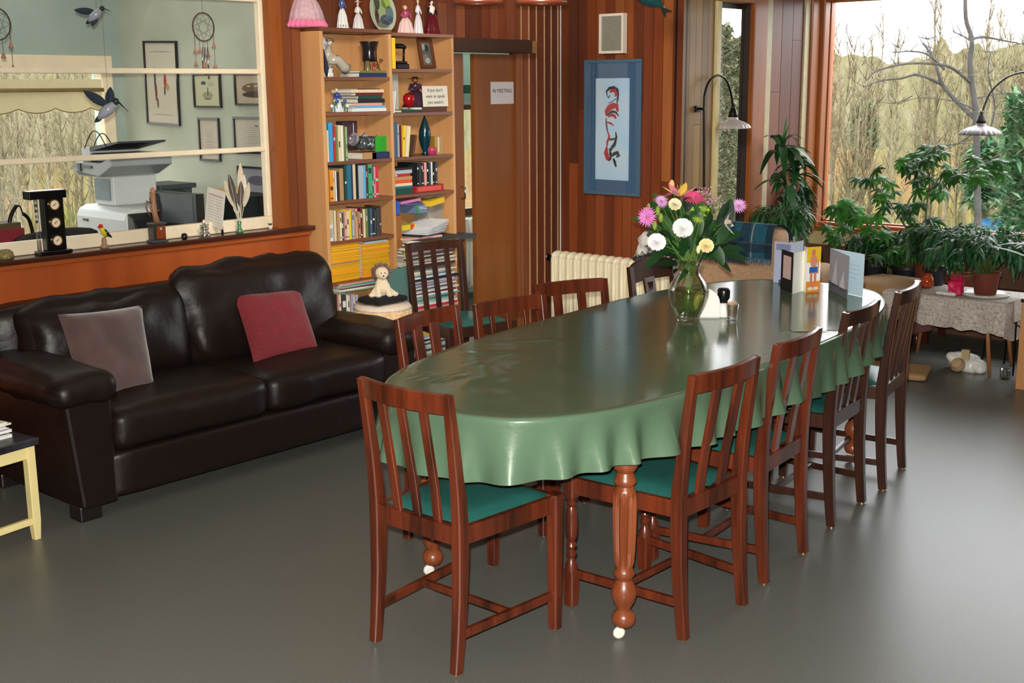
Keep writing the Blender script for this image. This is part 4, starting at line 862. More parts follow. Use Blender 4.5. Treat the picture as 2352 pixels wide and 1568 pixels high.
# ================================================================== THINGS ON THE WALLS
def onA(px, py): return PY(px, py, BY-.012)
a, b, c_ = onA(1343,143), onA(1472,136), onA(1350,442); pc0 = (onA(1343,143)+onA(1473,447))/2
pw, ph = .455, .865
FB = mat('blue_metal_frame', (84,116,140), .3, metal=.35, var=.05)
ART = []
tx = [(0,.90,.95,.10,(120,172,210)),(.1,-.2,.7,.3,(176,196,214)),(0,-.8,.9,.15,(160,196,190))]
tb1, Mb = picture('framed_print', (pc0.x, BY-.012, pc0.z), (1,0,0), UPZ, pw, ph, .022, (84,116,140), (58,92,124), [], 'tall blue framed print of red and black curling creatures on the plank wall', 'picture', fmat=FB)
m = MB(); m.m = Mb; m.box((-.135,-.335,.006), (.135,.315,.0075), (172,196,216)); m.build('print', mat('print_paper', (160,196,222), .5, var=.2, scale=5, c2=(186,204,214)), tb1)
m = MB(); m.m = Mb
def stroke(pts, w, col, z=.009):
    n = len(pts); L_, R_ = [], []
    for i, p in enumerate(pts):
        q = Vector(pts[min(i+1, n-1)])-Vector(pts[max(i-1, 0)]); nn = Vector((-q.y, q.x)).normalized(); ww = w*(math.sin(PI*(i+.35)/(n-.3))**.6)*.5
        L_.append((p[0]+nn.x*ww, p[1]+nn.y*ww)); R_.append((p[0]-nn.x*ww, p[1]-nn.y*ww))
    o = len(m.v)
    m.add([(x, y, z) for x, y in L_]+[(x, y, z) for x, y in R_], [(i, i+1, n+i+1, n+i) for i in range(n-1)], col)
def S(px, py):  # zoomed print pixel -> local metres
    return ((px-352)/350*.27, (790-py)/1130*.65-.01)
BK, RD, GR = (24,26,28), (168,32,40), (40,70,60)
stroke([S(300,420),S(292,370),S(320,335),S(365,325),S(405,350),S(412,400),S(408,460),S(400,510)], .020, BK)
stroke([S(325,380),S(345,360),S(380,360),S(395,400),S(380,425)], .026, RD, .0095); stroke([S(310,500),S(345,485),S(385,455),S(400,450)], .006, BK)
stroke([S(300,420),S(315,440),S(330,410)], .012, GR, .0097)
stroke([S(295,640),S(293,590),S(320,550),S(365,525),S(400,530),S(412,590)], .040, RD); stroke([S(300,640),S(330,600),S(360,590),S(395,600),S(420,640)], .016, BK, .0097); stroke([S(310,650),S(345,625),S(380,640),S(395,670)], .022, RD, .0099)
stroke([S(290,660),S(292,720),S(300,780),S(310,830)], .014, (90,70,80)); stroke([S(300,710),S(340,720),S(370,745)], .014, RD, .0095); stroke([S(312,820),S(325,870),S(305,930),S(300,990)], .018, RD)
stroke([S(318,900),S(350,900),S(385,890)], .016, GR, .0097); stroke([S(392,815),S(400,870),S(385,940),S(355,990),S(335,1030),S(330,1080)], .020, BK, .0099)
stroke([S(300,990),S(292,1050),S(310,1110),S(335,1135)], .036, RD, .0096); stroke([S(325,1000),S(345,1060),S(340,1120),S(320,1140)], .016, BK, .0101)
stroke([S(345,1010),S(385,970),S(400,920)], .012, GR, .01); stroke([S(350,1090),S(375,1060),S(415,1045),S(430,1075),S(400,1095)], .026, (34,52,46), .01); stroke([S(370,1110),S(385,1150),S(400,1205)], .022, BK, .0101)
m.build('painted_creatures', PAPER, tb1); 
m = MB(); m.m = Mb; m.box((-.205,-.41,.012),(.205,.41,.013)); m.build('glazing', glass('pic_glass', refl=.03), tb1)
v0, v1 = onA(1383,33), onA(1438,122); sp_ = thing('wall_speaker', 'small white framed wall speaker with grey grille above the blue print', 'speaker', ((v0.x+v1.x)/2, BY-.02, (v0.z+v1.z)/2))
hw, hh = (v1.x-v0.x)/2, (v0.z-v1.z)/2; cx, cz = sp_.location.x, sp_.location.z
m = MB(); fr = .016
for a0, b0 in (((-hw,-hh),(hw,-hh+fr)),((-hw,hh-fr),(hw,hh)),((-hw,-hh+fr),(-hw+fr,hh-fr)),((hw-fr,-hh+fr),(hw,hh-fr))): m.box((cx+a0[0],BY-.045,cz+a0[1]), (cx+b0[0],BY-.005,cz+b0[1]))
m.build('housing', mat('speaker_white', (222,212,196), .5, var=.03), sp_)
m = MB().box((cx-hw+fr,BY-.036,cz-hh+fr), (cx+hw-fr,BY-.005,cz+hh-fr)); m.build('grille', mat('grille', (150,146,130), .7, var=.35, scale=320), sp_)
sgn = thing('paper_notice', 'white paper notice taped to the right hand door', 'sign', (-5.26, 5.77, 1.6)); A_, B_ = PX(1127,188,-5.259), PX(1180,238,-5.259)
MB().box((-5.2605, A_.y, B_.z), (-5.2595, B_.y, A_.z), (206,200,202)).build('sheet', PAPER, sgn)
text('lettering', 'IN MEETING', facing((-5.259,(A_.y+B_.y)/2,(A_.z+B_.z)/2+.012), (0,1,0), UPZ), .034, INK, sgn)
# dark fish hanging high in the room
fh = thing('hanging_fish', 'dark teal carved fish hanging tail down high in front of the plank wall', 'ornament', PD(1500,5,6.6)); fp0 = PD(1502,2,6.6)
m = MB(); m.tube([fp0-RT*.10+UP*.03, fp0-RT*.05+UP*.02, fp0, fp0+RT*.035-UP*.02, fp0+RT*.055-UP*.045], [.008,.04,.035,.016,.007], 12, (22,60,62)).build('body', GLOSS, fh, smooth=True)
MB().ext([fp0+RT*.05-UP*.035, fp0+RT*.10-UP*.055, fp0+RT*.066-UP*.06, fp0+RT*.062-UP*.092, fp0+RT*.04-UP*.05], FW*.006, (16,22,26)).build('tail', GLOSS, fh); MB().tube([fp0, Vector((fp0.x,fp0.y,CZ))], .0012, 4).build('thread', BLACKM, fh)
# pendant lamps (lower rims reach into the frame)
def pendant(px, y_, d, r, label):
    q = PD(px, y_, d); t = thing('pendant_lamp', label, 'lamp', q)
    MB().lathe([(r,0),(r*1.01,.014),(r*.96,.022),(r*.7,.09),(r*.35,.15),(.03,.18),(.03,.2),(0,.2)], q, 40, (196,150,70), cap=False).build('lamp_shade', mat('amber_glass', (214,170,84), .3, var=.15, emit=.25), t, smooth=True)
    MB().lathe([(r*.93,.0),(r*1.02,-.003),(r*1.02,.016),(r*.93,.016)], q, 40, (60,28,16)).build('rim', mat('rim_brown', (92,40,24), .4, coat=.3), t, smooth=True)
    MB().lathe([(0,.03),(.03,.04),(.035,.07),(.02,.11),(0,.12)], q, 16).build('bulb', mat('bulb', (255,226,130), .4, var=.02, emit=6), t, smooth=True)
    MB().tube([q+Vector((0,0,.19)), Vector((q.x,q.y,CZ))], .004, 6).build('cord', BLACKM, t)
    return t
pendant(1096, 9, 5.6, .118, 'amber pendant lamp nearer the bookcase, its rim cut by the top of the picture')
pendant(1243, 9, 5.6, .118, 'amber pendant lamp with the glowing bulb, right of the other pendant')
# ---- gooseneck wall lamps
SHADE = mat('milk_glass_shade', (176,166,164), .3, var=.1, scale=14, spec=.6)
def wall_lamp(name, plate, path, top, r, h, label, plate2=None, axis=(1,0,0), sm=None):
    t = thing(name, label, 'lamp', plate)
    ax = Vector(axis)
    for q in ([plate] if plate2 is None else [plate, plate2]): MB().cb(Vector(q), (.018,.05,.04) if abs(ax.x) > .5 else (.05,.018,.04)).tube([Vector(q), Vector(q)+ax*.05], .009, 8).build('bracket', METAL, t, bevel=.004)
    MB().tube(path, .0075, 10).build('arm', METAL, t, smooth=True)
    MB().lathe([(.009,.045),(.012,.05),(.014,.04),(.012,.03),(.022,.018),(.03,-.012),(.034,-.03),(.02,-.03)], top, 20).build('socket', METAL, t, smooth=True)
    q = Vector(top)-Vector((0,0,.028))
    MB().lathe([(.030,0,0),(.036,-.02,.02),(r*.62,-h*.42,.05),(r*.9,-h*.68,.06),(r,-h*.9,.05),(r*1.0,-h,.05),(r*.97,-h,.05),(r*.86,-h*.68,.05),(r*.58,-h*.42,.03),(.028,-.015,0)], q, 120, nf=22, cap=False).build('lamp_shade', sm or SHADE, t, smooth=True)
    return t
lx = SX+.055
def L1(px, py): q = PX(px, py, lx); return q
pl = PX(1610,250,SX+.01); po = L1(1618,250)
path = [L1(1617,440), L1(1617,340), L1(1617,250), L1(1619,215), L1(1630,186), L1(1650,173), L1(1668,184), L1(1679,215), L1(1684,248)]
def smoothp(P, n=4):
    out = []
    for i in range(len(P)-1):
        p0, p1, p2, p3 = P[max(i-1,0)], P[i], P[i+1], P[min(i+2,len(P)-1)]
        for k in range(n):
            t = k/n; out.append(.5*((2*p1)+(p2-p0)*t+(2*p0-5*p1+4*p2-p3)*t*t+(3*p1-p0-3*p2+p3)*t**3))
    return out+[P[-1]]
wall_lamp('wall_lamp', (SX+.012, po.y-.012, po.z), smoothp(path), L1(1684,258), .118, .075, 'gooseneck wall lamp with a fluted white glass shade beside the narrow window', plate2=(SX+.012, po.y-.012, PX(1608,435,SX).z))
d2 = 8.3; q0 = PD(2352+190, 420, d2)
P2 = [PD(2352+130,520,d2), PD(2352+130,330,d2), PD(2352+95,215,d2), PD(2390,172,d2), PD(2352,166,d2), PD(2312,178,d2), PD(2278,208,d2), PD(2262,240,d2), PD(2256,262,d2)]
wl2 = wall_lamp('wall_lamp', (P2[0].x, WY-.02, P2[0].z), smoothp(P2)+[], PD(2254,272,d2), PD(2305,300,d2).x*0+.142, .082, 'second gooseneck lamp with a fluted white glass shade hanging in front of the big window', axis=(0,-1,0), sm=mat('milk_glass_backlit_tone', (78,70,68), .4, var=.2, scale=14))  # same white glass, its backlit darkness put into the colour
MB().tube([P2[0], Vector((P2[0].x,WY,P2[0].z))], .009, 8).build('rod', METAL, wl2)
# ================================================================== LEDGE ORNAMENTS
LZ, LXc = .976, -5.165
def LG(px): return PX(px, 540, LXc).y
ws = thing('weather_station', 'black tower with three round brass dials and a glass tube, on the ledge', 'weather station', (LXc, LG(118), LZ)); y = LG(120)
BLK = mat('black_lacquer', (12,11,12), .2, var=.1, coat=.5)
m = MB().box((LXc-.03,LG(82),LZ), (LXc+.032,LG(157),LZ+.018)).box((LXc-.028,LG(66),PX(110,452,LXc).z-.006), (LXc+.034,LG(152),PX(110,436,LXc).z))
m.box((LXc-.022,LG(101),LZ+.018), (LXc+.020,LG(147),PX(110,450,LXc).z)); m.build('case', BLK, ws, bevel=.004)
for k, (px_, py_) in enumerate(((124,470),(127,511),(131,552))):
    q = PX(px_, py_, LXc+.022); ax = Matrix.Rotation(PI/2, 3, 'Y')
    dd = MB().lathe([(0,0),(.021,0),(.021,.004),(0,.004)], q, 28, (226,206,180), axis=ax).build('dial', GLOSS, ws, smooth=True, auto=40)
    MB().lathe([(.020,0),(.0245,0),(.0245,.007),(.020,.007)], q, 28, axis=ax).build('bezel', BRASS, dd, smooth=True, auto=40)
    MB().bar(q+Vector((.0055,-.008,-.006)), q+Vector((.0055,.009,.008)), .0018, .001, col=(40,30,30)).ball(q+Vector((.005,0,0)), .0028, 8, (60,40,40)).build('needle', PAINT, dd)
y1_, y2_ = LG(80), LG(100); zt_ = PX(90,455,LXc).z
MB().lathe([(.0,0),(.009,0),(.009,zt_-LZ-.02),(0,zt_-LZ-.02)], (LXc,(y1_+y2_)/2-.004,LZ+.018), 18).build('glass_tube', glass('clear2', refl=.2), ws, smooth=True)
m = MB(); 
for k in range(5): m.ball((LXc,(y1_+y2_)/2-.004,LZ+.15+.024*k), .0075, 8, [(40,40,46),(120,124,120),(30,30,30),(90,90,90),(150,150,150)][k])
m.build('floats', GLOSS, ws, smooth=True)
bd = thing('bird_figurine', 'red headed yellow bird figurine perched on a rough stone base on the ledge', 'figurine', (LXc, LG(240), LZ)); q = Vector((LXc, LG(238), LZ))
MB().lathe([(0,0),(.020,0),(.017,.012),(.010,.022),(.012,.036),(.007,.05),(0,.052)], q, 12, (150,116,86)).build('base', PAINT, bd, smooth=True)
MB().tube([q+Vector((0,-.012,.098)), q+Vector((0,-.006,.09)), q+Vector((0,.002,.07)), q+Vector((0,.014,.052))], [.009,.012,.014,.006], 12, (206,190,40)).build('body', GLOSS, bd, smooth=True)
MB().ball(q+Vector((0,-.012,.102)), (.011,.012,.012), 12, (196,34,20)).tube([q+Vector((0,-.022,.102)), q+Vector((0,-.032,.098))], [.004,.0008], 6, (190,90,30)).build('head', GLOSS, bd, smooth=True)
MB().tube([q+Vector((.006,.002,.085)), q+Vector((.006,.022,.06)), q+Vector((.002,.04,.047))], [.008,.009,.003], 8, (34,32,34)).build('wing', GLOSS, bd, smooth=True)
tt = thing('carved_trophy', 'small carved wooden figure on a square brown and grey plinth on the ledge', 'carving', (LXc, LG(362), LZ)); y = LG(361)
m = MB(); m.box((LXc-.03,y-.042,LZ), (LXc+.03,y+.042,LZ+.012), (70,74,76)).box((LXc-.024,y-.034,LZ+.012), (LXc+.024,y+.034,LZ+.085), (52,50,46)).box((LXc-.029,y-.038,LZ+.085), (LXc+.03,y+.04,LZ+.094), (60,62,62)); m.build('plinth', GLOSS, tt, bevel=.002)
MB().box((LXc+.0245,y-.018,LZ+.018), (LXc+.026,y+.03,LZ+.08), (130,58,30)).box((LXc+.0265,y+.0,LZ+.06), (LXc+.027,y+.012,LZ+.072), (160,160,160)).build('panel', GLOSS, tt)
m = MB().tube([(LXc,y+.004,LZ+.094),(LXc,y-.004,LZ+.13),(LXc,y-.012,LZ+.17),(LXc,y-.008,LZ+.20),(LXc,y-.010,LZ+.235)], [.016,.012,.017,.011,.014], 12, (150,104,72)).ball((LXc,y-.009,LZ+.245), (.014,.013,.02), 10, (170,116,80)).tube([(LXc,y-.014,LZ+.19),(LXc,y-.045,LZ+.20),(LXc,y-.05,LZ+.17),(LXc,y-.028,LZ+.12)], [.005,.004,.004,.002], 8, (120,80,44)).tube([(LXc,y-.02,LZ+.16),(LXc,y+.018,LZ+.15)], .006, 8, (110,66,40)).build('figure', PAINT, tt, smooth=True)
tag(MB().rbox((LXc,LG(423),LZ+.014), (.026,.03,.030), .012, 8, wr=.004, wf=60, col=(14,13,16)).build('stone', GLOSS, smooth=True), 'small black stone on the ledge between the trophy and the glass ornament', 'stone')
go = thing('glass_ornament', 'clear glass tiered ornament on the ledge beside the black stone', 'ornament', (LXc, LG(470), LZ)); q = Vector((LXc,LG(470),LZ)); CG = glass('crystal', tint=(235,240,238), refl=.28, rough=.08)
MB().lathe([(0,0),(.028,0),(.030,.006),(.024,.022),(.016,.028),(.022,.038),(.024,.044),(.012,.052),(.010,.066),(0,.07)], q, 24, nf=8).build('tier', CG, go, smooth=True)
m = MB()
for k in range(7): m.tube([q+Vector((0,0,.04)), q+Vector((.014*math.cos(k),.03*math.sin(k*.9),.055+.004*(k%3)))], [.004,.003], 6)
m.build('arms', CG, go, smooth=True); MB().ball(q+Vector((0,0,.076)), (.007,.007,.009), 10, (230,220,190)).build('topper', GLOSS, go, smooth=True)
fv = thing('feather_vase', 'small twisted green glass holder of grey and white feathers on the ledge', 'vase', (LXc, LG(548), LZ)); q = Vector((LXc,LG(551),LZ))
MB().lathe([(0,0),(.018,0),(.020,.01),(.012,.02),(.009,.035),(.012,.055),(.010,.06),(.008,.04)], q, 16, (70,120,84)).build('holder', GLOSS, fv, smooth=True)
fl_ = [(-.075,.27,(200,186,160)),(-.055,.30,(74,62,58)),(-.035,.22,(206,196,176)),(-.005,.20,(60,56,56)),(.015,.26,(84,70,64)),(.03,.35,(206,190,164)),(.05,.29,(214,206,188)),(.062,.25,(196,184,160)),(-.02,.16,(190,180,160)),(.02,.17,(52,46,46))]
for k, (dy, hh_, cc) in enumerate(fl_):
    m = MB(); b0 = q+Vector((0,.001*k,.045)); t0 = q+Vector((.012*math.sin(k*2),dy,hh_)); dd = t0-b0; m.tube([b0, b0+dd*.6, t0], [.0016,.0012,.0006], 5, (206,196,170))
    m.leaf(b0+dd*.42, dd, (1,0,.05), dd.length*.6, .040, droop=.02, seg=8, fold=.12, col=cc)
    tag(m.build('feather', CLOTHM), '%s feather, %s from the left in the green holder' % ({0:'pale buff',1:'dark brown',2:'pale',3:'dark grey',4:'brown',5:'tall cream',6:'white',7:'buff',8:'short cream',9:'short black'}[k], ORD[k]), 'feather', 'feathers in the green holder')
tg = thing('tiny_plant_cup', 'tiny white cup with green sprigs at the right end of the ledge', 'ornament', (LXc, LG(622), LZ)); q = Vector((LXc,LG(622),LZ))
MB().lathe([(0,0),(.009,0),(.013,.018),(.012,.022),(.008,.018),(0,.016)], q, 14, (222,210,200)).build('cup', GLOSS, tg, smooth=True); m = MB(); rr2 = random.Random(5)
for k in range(10): m.leaf(q+Vector((0,0,.018)), (rr2.uniform(-1,1),rr2.uniform(-1,1),1.2), UPZ, .026, .010, col=(90,110,60))
m.build('sprigs', LEAFM, tg)
tag(MB().lathe([(0,0),(.03,0),(.036,.012),(.033,.03),(.02,.042),(0,.044)], (LXc, LG(8), LZ), 24, (160,136,70), nf=10).build('trinket_box', mat('woven_gold', (150,130,70), .5, var=.6, scale=70, c2=(70,60,34)), smooth=True), 'round woven gold trinket box at the left edge of the ledge', 'trinket box')
# hanging birds and catchers
def hummer(p, s, label, wingup=True):
    t = thing('hanging_bird', label, 'ornament', p); p = Vector(p)
    MB().tube([p+(-RT*.9-UP*.9)*s*.05, p-(RT*.5+UP*.4)*s*.05, p, p+(RT*.5+UP*.45)*s*.05], [.006*s,.022*s,.024*s,.014*s], 12, (150,154,164)).build('body', GLOSS, t, smooth=True)
    h_ = p+(RT*.6+UP*.65)*s*.05; MB().ball(h_, .016*s, 10, (40,50,50)).tube([h_+RT*.01*s, h_+(RT*.055-UP*.045 if wingup else RT*.055-UP*.02)*s], [.004*s,.001*s], 6, (30,28,30)).build('head', GLOSS, t, smooth=True)
    for k, d_ in enumerate(((-RT*1.0+UP*.62, RT*.08+UP*1.0) if wingup else (-RT*1.0+UP*.1, -RT*.2-UP*.6))): MB().leaf(p+UP*.01*s, d_, FW, (.13 if k == 0 else .085)*s, .042*s, droop=0, seg=6, col=(46,56,66)).build('wing', GLOSS, t)
    MB().leaf(p-(RT*.5+UP*.5)*s*.05, -RT-UP*.9, FW, .05*s, .025*s, droop=0, col=(40,44,50)).build('tail', GLOSS, t)
    MB().tube([p, Vector((p.x,p.y,CZ))], .0006, 4).build('thread', BLACKM, t); return t
hummer(PD(250,250,5.2), .98, 'black and white hummingbird ornament hanging with raised wings in front of the interior window')
hummer(PD(222,32,5.6), .8, 'grey hummingbird ornament hanging high inside the office', False)
def catcher(px, py, x, R_, label, chime=True):
    c = PX(px, py, x); t = thing('dreamcatcher', label, 'dreamcatcher', c); HP = mat('hoop_brown', (74,56,44), .7)
    MB().tube([c+Vector((0,R_*math.cos(2*PI*k/28),R_*1.1*math.sin(2*PI*k/28))) for k in range(29)], .0035, 6).build('hoop', HP, t, smooth=True)
    m = MB()
    for k in range(8):
        a0, a1 = 2*PI*k/8, 2*PI*(k+3)/8; m.tube([c+Vector((0,R_*math.cos(a0),R_*1.1*math.sin(a0))), c+Vector((0,R_*math.cos(a1),R_*1.1*math.sin(a1)))], .0008, 4)
    m.tube([c+Vector((0,0,R_*1.1)), Vector((c.x,c.y,CZ))], .001, 4); m.build('web', HP, t)
    for dy, dz, ln_ in ((-.9,-.2,.10),(-.45,-.75,.06),(-.1,-1,.12),(.3,-.9,.07),(.9,-.2,.07),(.92,-.25,.17),(-.88,-.25,.16)):
        p0 = c+Vector((0,R_*dy,R_*dz)); p1 = p0-Vector((0,0,ln_)); m = MB().tube([p0,p1], .0012, 4, (90,70,60)).lathe([(.002,.012),(.006,.0),(.012,-.022),(.004,-.02)], p1, 8, (170,124,108)); m.build('tassel', CLOTHM, t, smooth=True)
    if chime:
        m = MB()
        for k in range(3): m.tube([c+Vector((.006*(k-1),.012*(k-1),-R_*1.1-.03)), c+Vector((.006*(k-1),.012*(k-1),-R_*1.1-.15-.02*k))], .0045, 8)
        m.build('chime', CHROME, t, smooth=True)
    return t
catcher(467,62,-5.42,.064,'round dreamcatcher with pinkish tassels and chimes hanging behind the interior window')
catcher(-8,55,-5.42,.064,'dreamcatcher cut by the left edge of the picture', False)
# ================================================================== OFFICE
def onB(px, py): return PY(px, py, OY-.004)
def offpic(x0, y0, x1, y1, fc, mc, art, label, tilt=0, mw=.02, cat='picture'):
    a_, b_ = onB(x0, y0), onB(x1, y1); c = (a_+b_)/2; w_, h_ = abs(b_.x-a_.x), abs(a_.z-b_.z)
    t, M_ = picture('framed_certificate' if cat == 'certificate' else 'framed_picture', (c.x, OY-.004, c.z), (math.cos(tilt),0,math.sin(tilt)), (-math.sin(tilt),0,math.cos(tilt)), w_, h_, .012, fc, mc, art, label, cat, mw=mw)
LN = lambda n, c=(150,146,138): [(0, .6-i*1.2/(n-1), .7 if i % 3 else .5, .012, c) for i in range(n)]
offpic(330,96,418,288,(34,30,30),(206,200,184),[(-.5,.1,.07,.34,(70,74,84)),(-.45,-.25,.08,.25,(120,60,56)),(-.35,-.55,.06,.14,(90,90,90)),(.25,.05,.10,.2,(168,62,50)),(.4,-.1,.12,.1,(190,150,90)),(.2,-.2,.05,.12,(60,60,70)),(0,.86,.8,.008,(150,150,140)),(0,-.86,.8,.008,(150,150,140))],'large black framed print of two slender fish on the office wall',tilt=-.03)
offpic(445,168,512,248,(36,34,34),(190,190,160),[(-.35,.62,.25,.16,(70,90,100)),(.35,.6,.25,.02,(120,120,110)),(.35,.45,.3,.02,(120,120,110)),(0,-.4,.5,.3,(150,150,120)),(.05,-.1,.04,.4,(60,70,60)),(0,-.7,.35,.08,(120,124,100))],'black framed certificate with a small tower drawing, upper row in the office',cat='certificate')
offpic(540,168,640,243,(36,34,34),(186,170,150),[(0,.1,.8,.5,(110,90,70)),(0,-.5,.8,.3,(70,56,50)),(-.4,.3,.12,.1,(190,160,130)),(0,.3,.12,.1,(190,160,130)),(.4,.3,.12,.1,(190,160,130))],'black framed group photograph at the upper right of the office wall')
offpic(457,270,510,371,(34,34,34),(196,186,170),LN(9),'narrow black framed certificate in the lower row in the office',cat='certificate')
offpic(538,268,648,356,(34,34,34),(196,190,172),[(0,.75,.1,.08,(120,130,90))]+LN(8),'wide black framed certificate lowest right of the four in the office',cat='certificate')
offpic(548,380,640,450,(30,30,34),(150,150,160),[(0,0,.6,.6,(90,90,104))],'dark framed picture half hidden behind the feathers')
OFG = mat('office_grey', (196,202,200), .4, var=.04); DGR = mat('dark_grey_case', (60,68,72), .45, var=.08)
dk = thing('office_desk', 'long wooden desk along the office wall carrying the printers', 'desk', (-6.3, 3.85, 0))
MB().box((-7.0,3.50,.70), (-5.45,4.26,.735)).build('desktop', BIRCH, dk, bevel=.004)
for x in (-6.95,-5.5):
    for yy in (3.55,4.2): MB().box((x-.025,yy-.025,0), (x+.025,yy+.025,.70)).build('leg', DARKW, dk)
def OB(px, py, y): return PY(px, py, y)
pr = thing('printer', 'pale grey printer with a rounded front on the office desk', 'printer', (-6.6,3.7,.736))
a_, b_ = OB(196,478,3.62), OB(330,478,3.62); x0_, x1_ = a_.x, b_.x; zt_ = OB(250,474,3.62).z
m = MB(); P_ = [(x0_,3.56),(x1_,3.56)]
prof_ = [(3.58,.737),(3.56,.78),(3.56,zt_-.06),(3.575,zt_-.02),(3.62,zt_),(3.95,zt_),(3.95,.737)]
m.ext([(x0_,yy,zz) for yy,zz in prof_], (x1_-x0_-.09,0,0)); m.build('front_cover', OFG, pr, bevel=.012)
m = MB().ext([(x1_-.089,3.57,.737),(x1_-.089,3.57,zt_-.02),(x1_-.03,3.57,zt_-.05),(x1_+.01,3.57,zt_-.13),(x1_+.01,3.57,.737)], (0,.38,0)); m.build('side', mat('black_case', (22,26,28), .3), pr, bevel=.006)
MB().box((x0_+.08,3.554,zt_-.085), (x0_+.13,3.5595,zt_-.072)).build('badge', BLACKM, pr)
nk = MB().box((x0_+.09,3.64,zt_), (x0_+.28,3.92,zt_+.17)).build('neck', OFG, pr, bevel=.01); MB().box((x0_+.095,3.634,zt_+.03), (x0_+.25,3.639,zt_+.15)).build('paper_tray', mat('tray_blue', (104,122,130), .4), pr)
sz = zt_+.17; m = MB().ext([(x0_+.02,3.58,sz+.02),(x0_+.0,3.54,sz+.03),(x0_+.07,3.54,sz+.075),(x0_+.33,3.54,sz+.075),(x0_+.45,3.54,sz+.11),(x0_+.45,3.54,sz+.06),(x0_+.31,3.54,sz+.0),(x0_+.09,3.54,sz-.003)], (0,.38,0)); m.build('scanner_body', mat('scanner_grey', (150,158,160), .35, var=.05), pr, bevel=.005)
MB().box((x0_+.105,3.533,sz+.025), (x0_+.135,3.5395,sz+.07)).box((x0_+.15,3.533,sz+.045), (x0_+.25,3.5395,sz+.058)).build('control_panel', BLACKM, pr)
MB().box((x0_+.09,3.57,sz+.075), (x0_+.165,3.9,sz+.155)).build('feeder', OFG, pr, bevel=.008); MB().box((x0_+.165,3.58,sz+.075), (x0_+.36,3.9,sz+.125)).build('feeder_slot', BLACKM, pr, bevel=.01)
MB().ext([(x0_+.17,3.58,sz+.135),(x0_+.46,3.58,sz+.185),(x0_+.46,3.58,sz+.195),(x0_+.17,3.58,sz+.16)], (0,.3,0)).build('lid', DGR, pr)
bk = thing('laundry_basket', 'dark bag with an arching wire handle on top of the printer', 'bag', (x0_+.27,3.74,sz+.19))
MB().tube([(x0_+.15+.24*k/14,3.56,sz+.15+.10*math.sin(PI*k/14)) for k in range(15)], .003, 6).tube([(x0_+.17+.22*k/14,3.60,sz+.15+.085*math.sin(PI*k/14)) for k in range(15)], .003, 6).build('handle', METAL, bk, smooth=True)
a_ = OB(355,437,3.75); b_ = OB(459,520,3.75)
mo = thing('monitor', 'back of a dark grey computer monitor on the office desk', 'monitor', ((a_.x+b_.x)/2,3.75,.736))
MB().box((a_.x,3.73,b_.z+.0), (b_.x-.02,3.79,a_.z)).build('screen_back', DGR, mo, bevel=.008); MB().box((b_.x-.02,3.735,b_.z+.02), (b_.x,3.785,a_.z)).build('bezel', BLACKM, mo); MB().lathe([(0,0),(.10,0),(.10,.012),(.02,.02),(.02,.14),(0,.14)], ((a_.x+b_.x)/2,3.80,.736), 20).build('stand', BLACKM, mo, smooth=True)
a_ = OB(338,418,4.05); b_ = OB(402,434,4.05); tag(MB().box((a_.x,3.95,b_.z), (b_.x,4.2,a_.z)).box((a_.x+.02,3.97,.737), (b_.x-.02,4.18,b_.z), (24,26,28)).build('flat_scanner', DGR, bevel=.004), 'flat grey and black scanner behind the monitor in the office', 'scanner')
a_ = OB(330,440,3.7); b_ = OB(365,520,3.7); tag(MB().rbox(((a_.x+b_.x)/2,3.82,(a_.z+.737)/2), (abs(b_.x-a_.x),.2,a_.z-.737), .03, 8, wr=.02, wf=12).build('black_bag', mat('black_cloth', (16,16,18), .8), smooth=True), 'black bag standing between the printer and the monitor', 'bag')
nn = thing('notice_card', 'tilted printed white sheet on a stand beside the monitor', 'paper', OB(495,480,3.62)); c = OB(494,480,3.62); M = facing(c, (.97,0,-.14), (.1,.1,1)); m = MB(); m.m = M; m.box((-.075,-.09,0),(.075,.10,.003),(206,198,186)).box((-.06,.066,.0032),(.06,.070,.0036),(150,90,70))
for k in range(9): m.box((-.058,.05-k*.014,.0032),(-.005,.052-k*.014,.0036),(150,146,140)).box((.005,.05-k*.014,.0032),(.055,.052-k*.014,.0036),(150,146,140))
m.build('sheet', PAPER, nn); MB().bar(c+Vector((0,.02,.05)), (c.x,c.y+.06,.737), .01).build('prop', BLACKM, nn)
a_ = OB(500,448,3.95); b_ = OB(640,500,3.95); tag(MB().box((a_.x,3.9,.737), (-5.42,4.2,a_.z)).build('file_cabinet', mat('dark_green_case', (24,32,32), .5), bevel=.006), 'dark storage case on the office desk behind the feathers', 'case')
tag(MB().cb((a_.x+.06,4.0,a_.z+.018), (.14,.12,.034), col=(206,170,110)).build('card_box', PAPER), 'tan cardboard box on the dark storage case', 'box')
xs = -5.75
rb_ = thing('gift_box', 'dark red box with an olive insert at the left of the office', 'box', PX(30,540,xs)); a_, b_ = PX(-20,530,xs), PX(60,565,xs)
MB().box((xs,a_.y,b_.z-.12), (xs-.2,b_.y,a_.z), (120,16,30)).build('carton', PAPER, rb_, bevel=.003); a2, b2 = PX(5,515,xs), PX(54,532,xs); MB().box((xs-.02,a2.y,b2.z), (xs-.16,b2.y,a2.z), (76,60,34)).build('insert', PAPER, rb_)
MB().box((xs-.25,1.9,.70), (xs+.06,3.05,b_.z-.12)).box((xs-.22,1.95,0), (xs-.18,2.0,.70)).box((xs-.22,2.95,0), (xs-.18,3.0,.70)); 
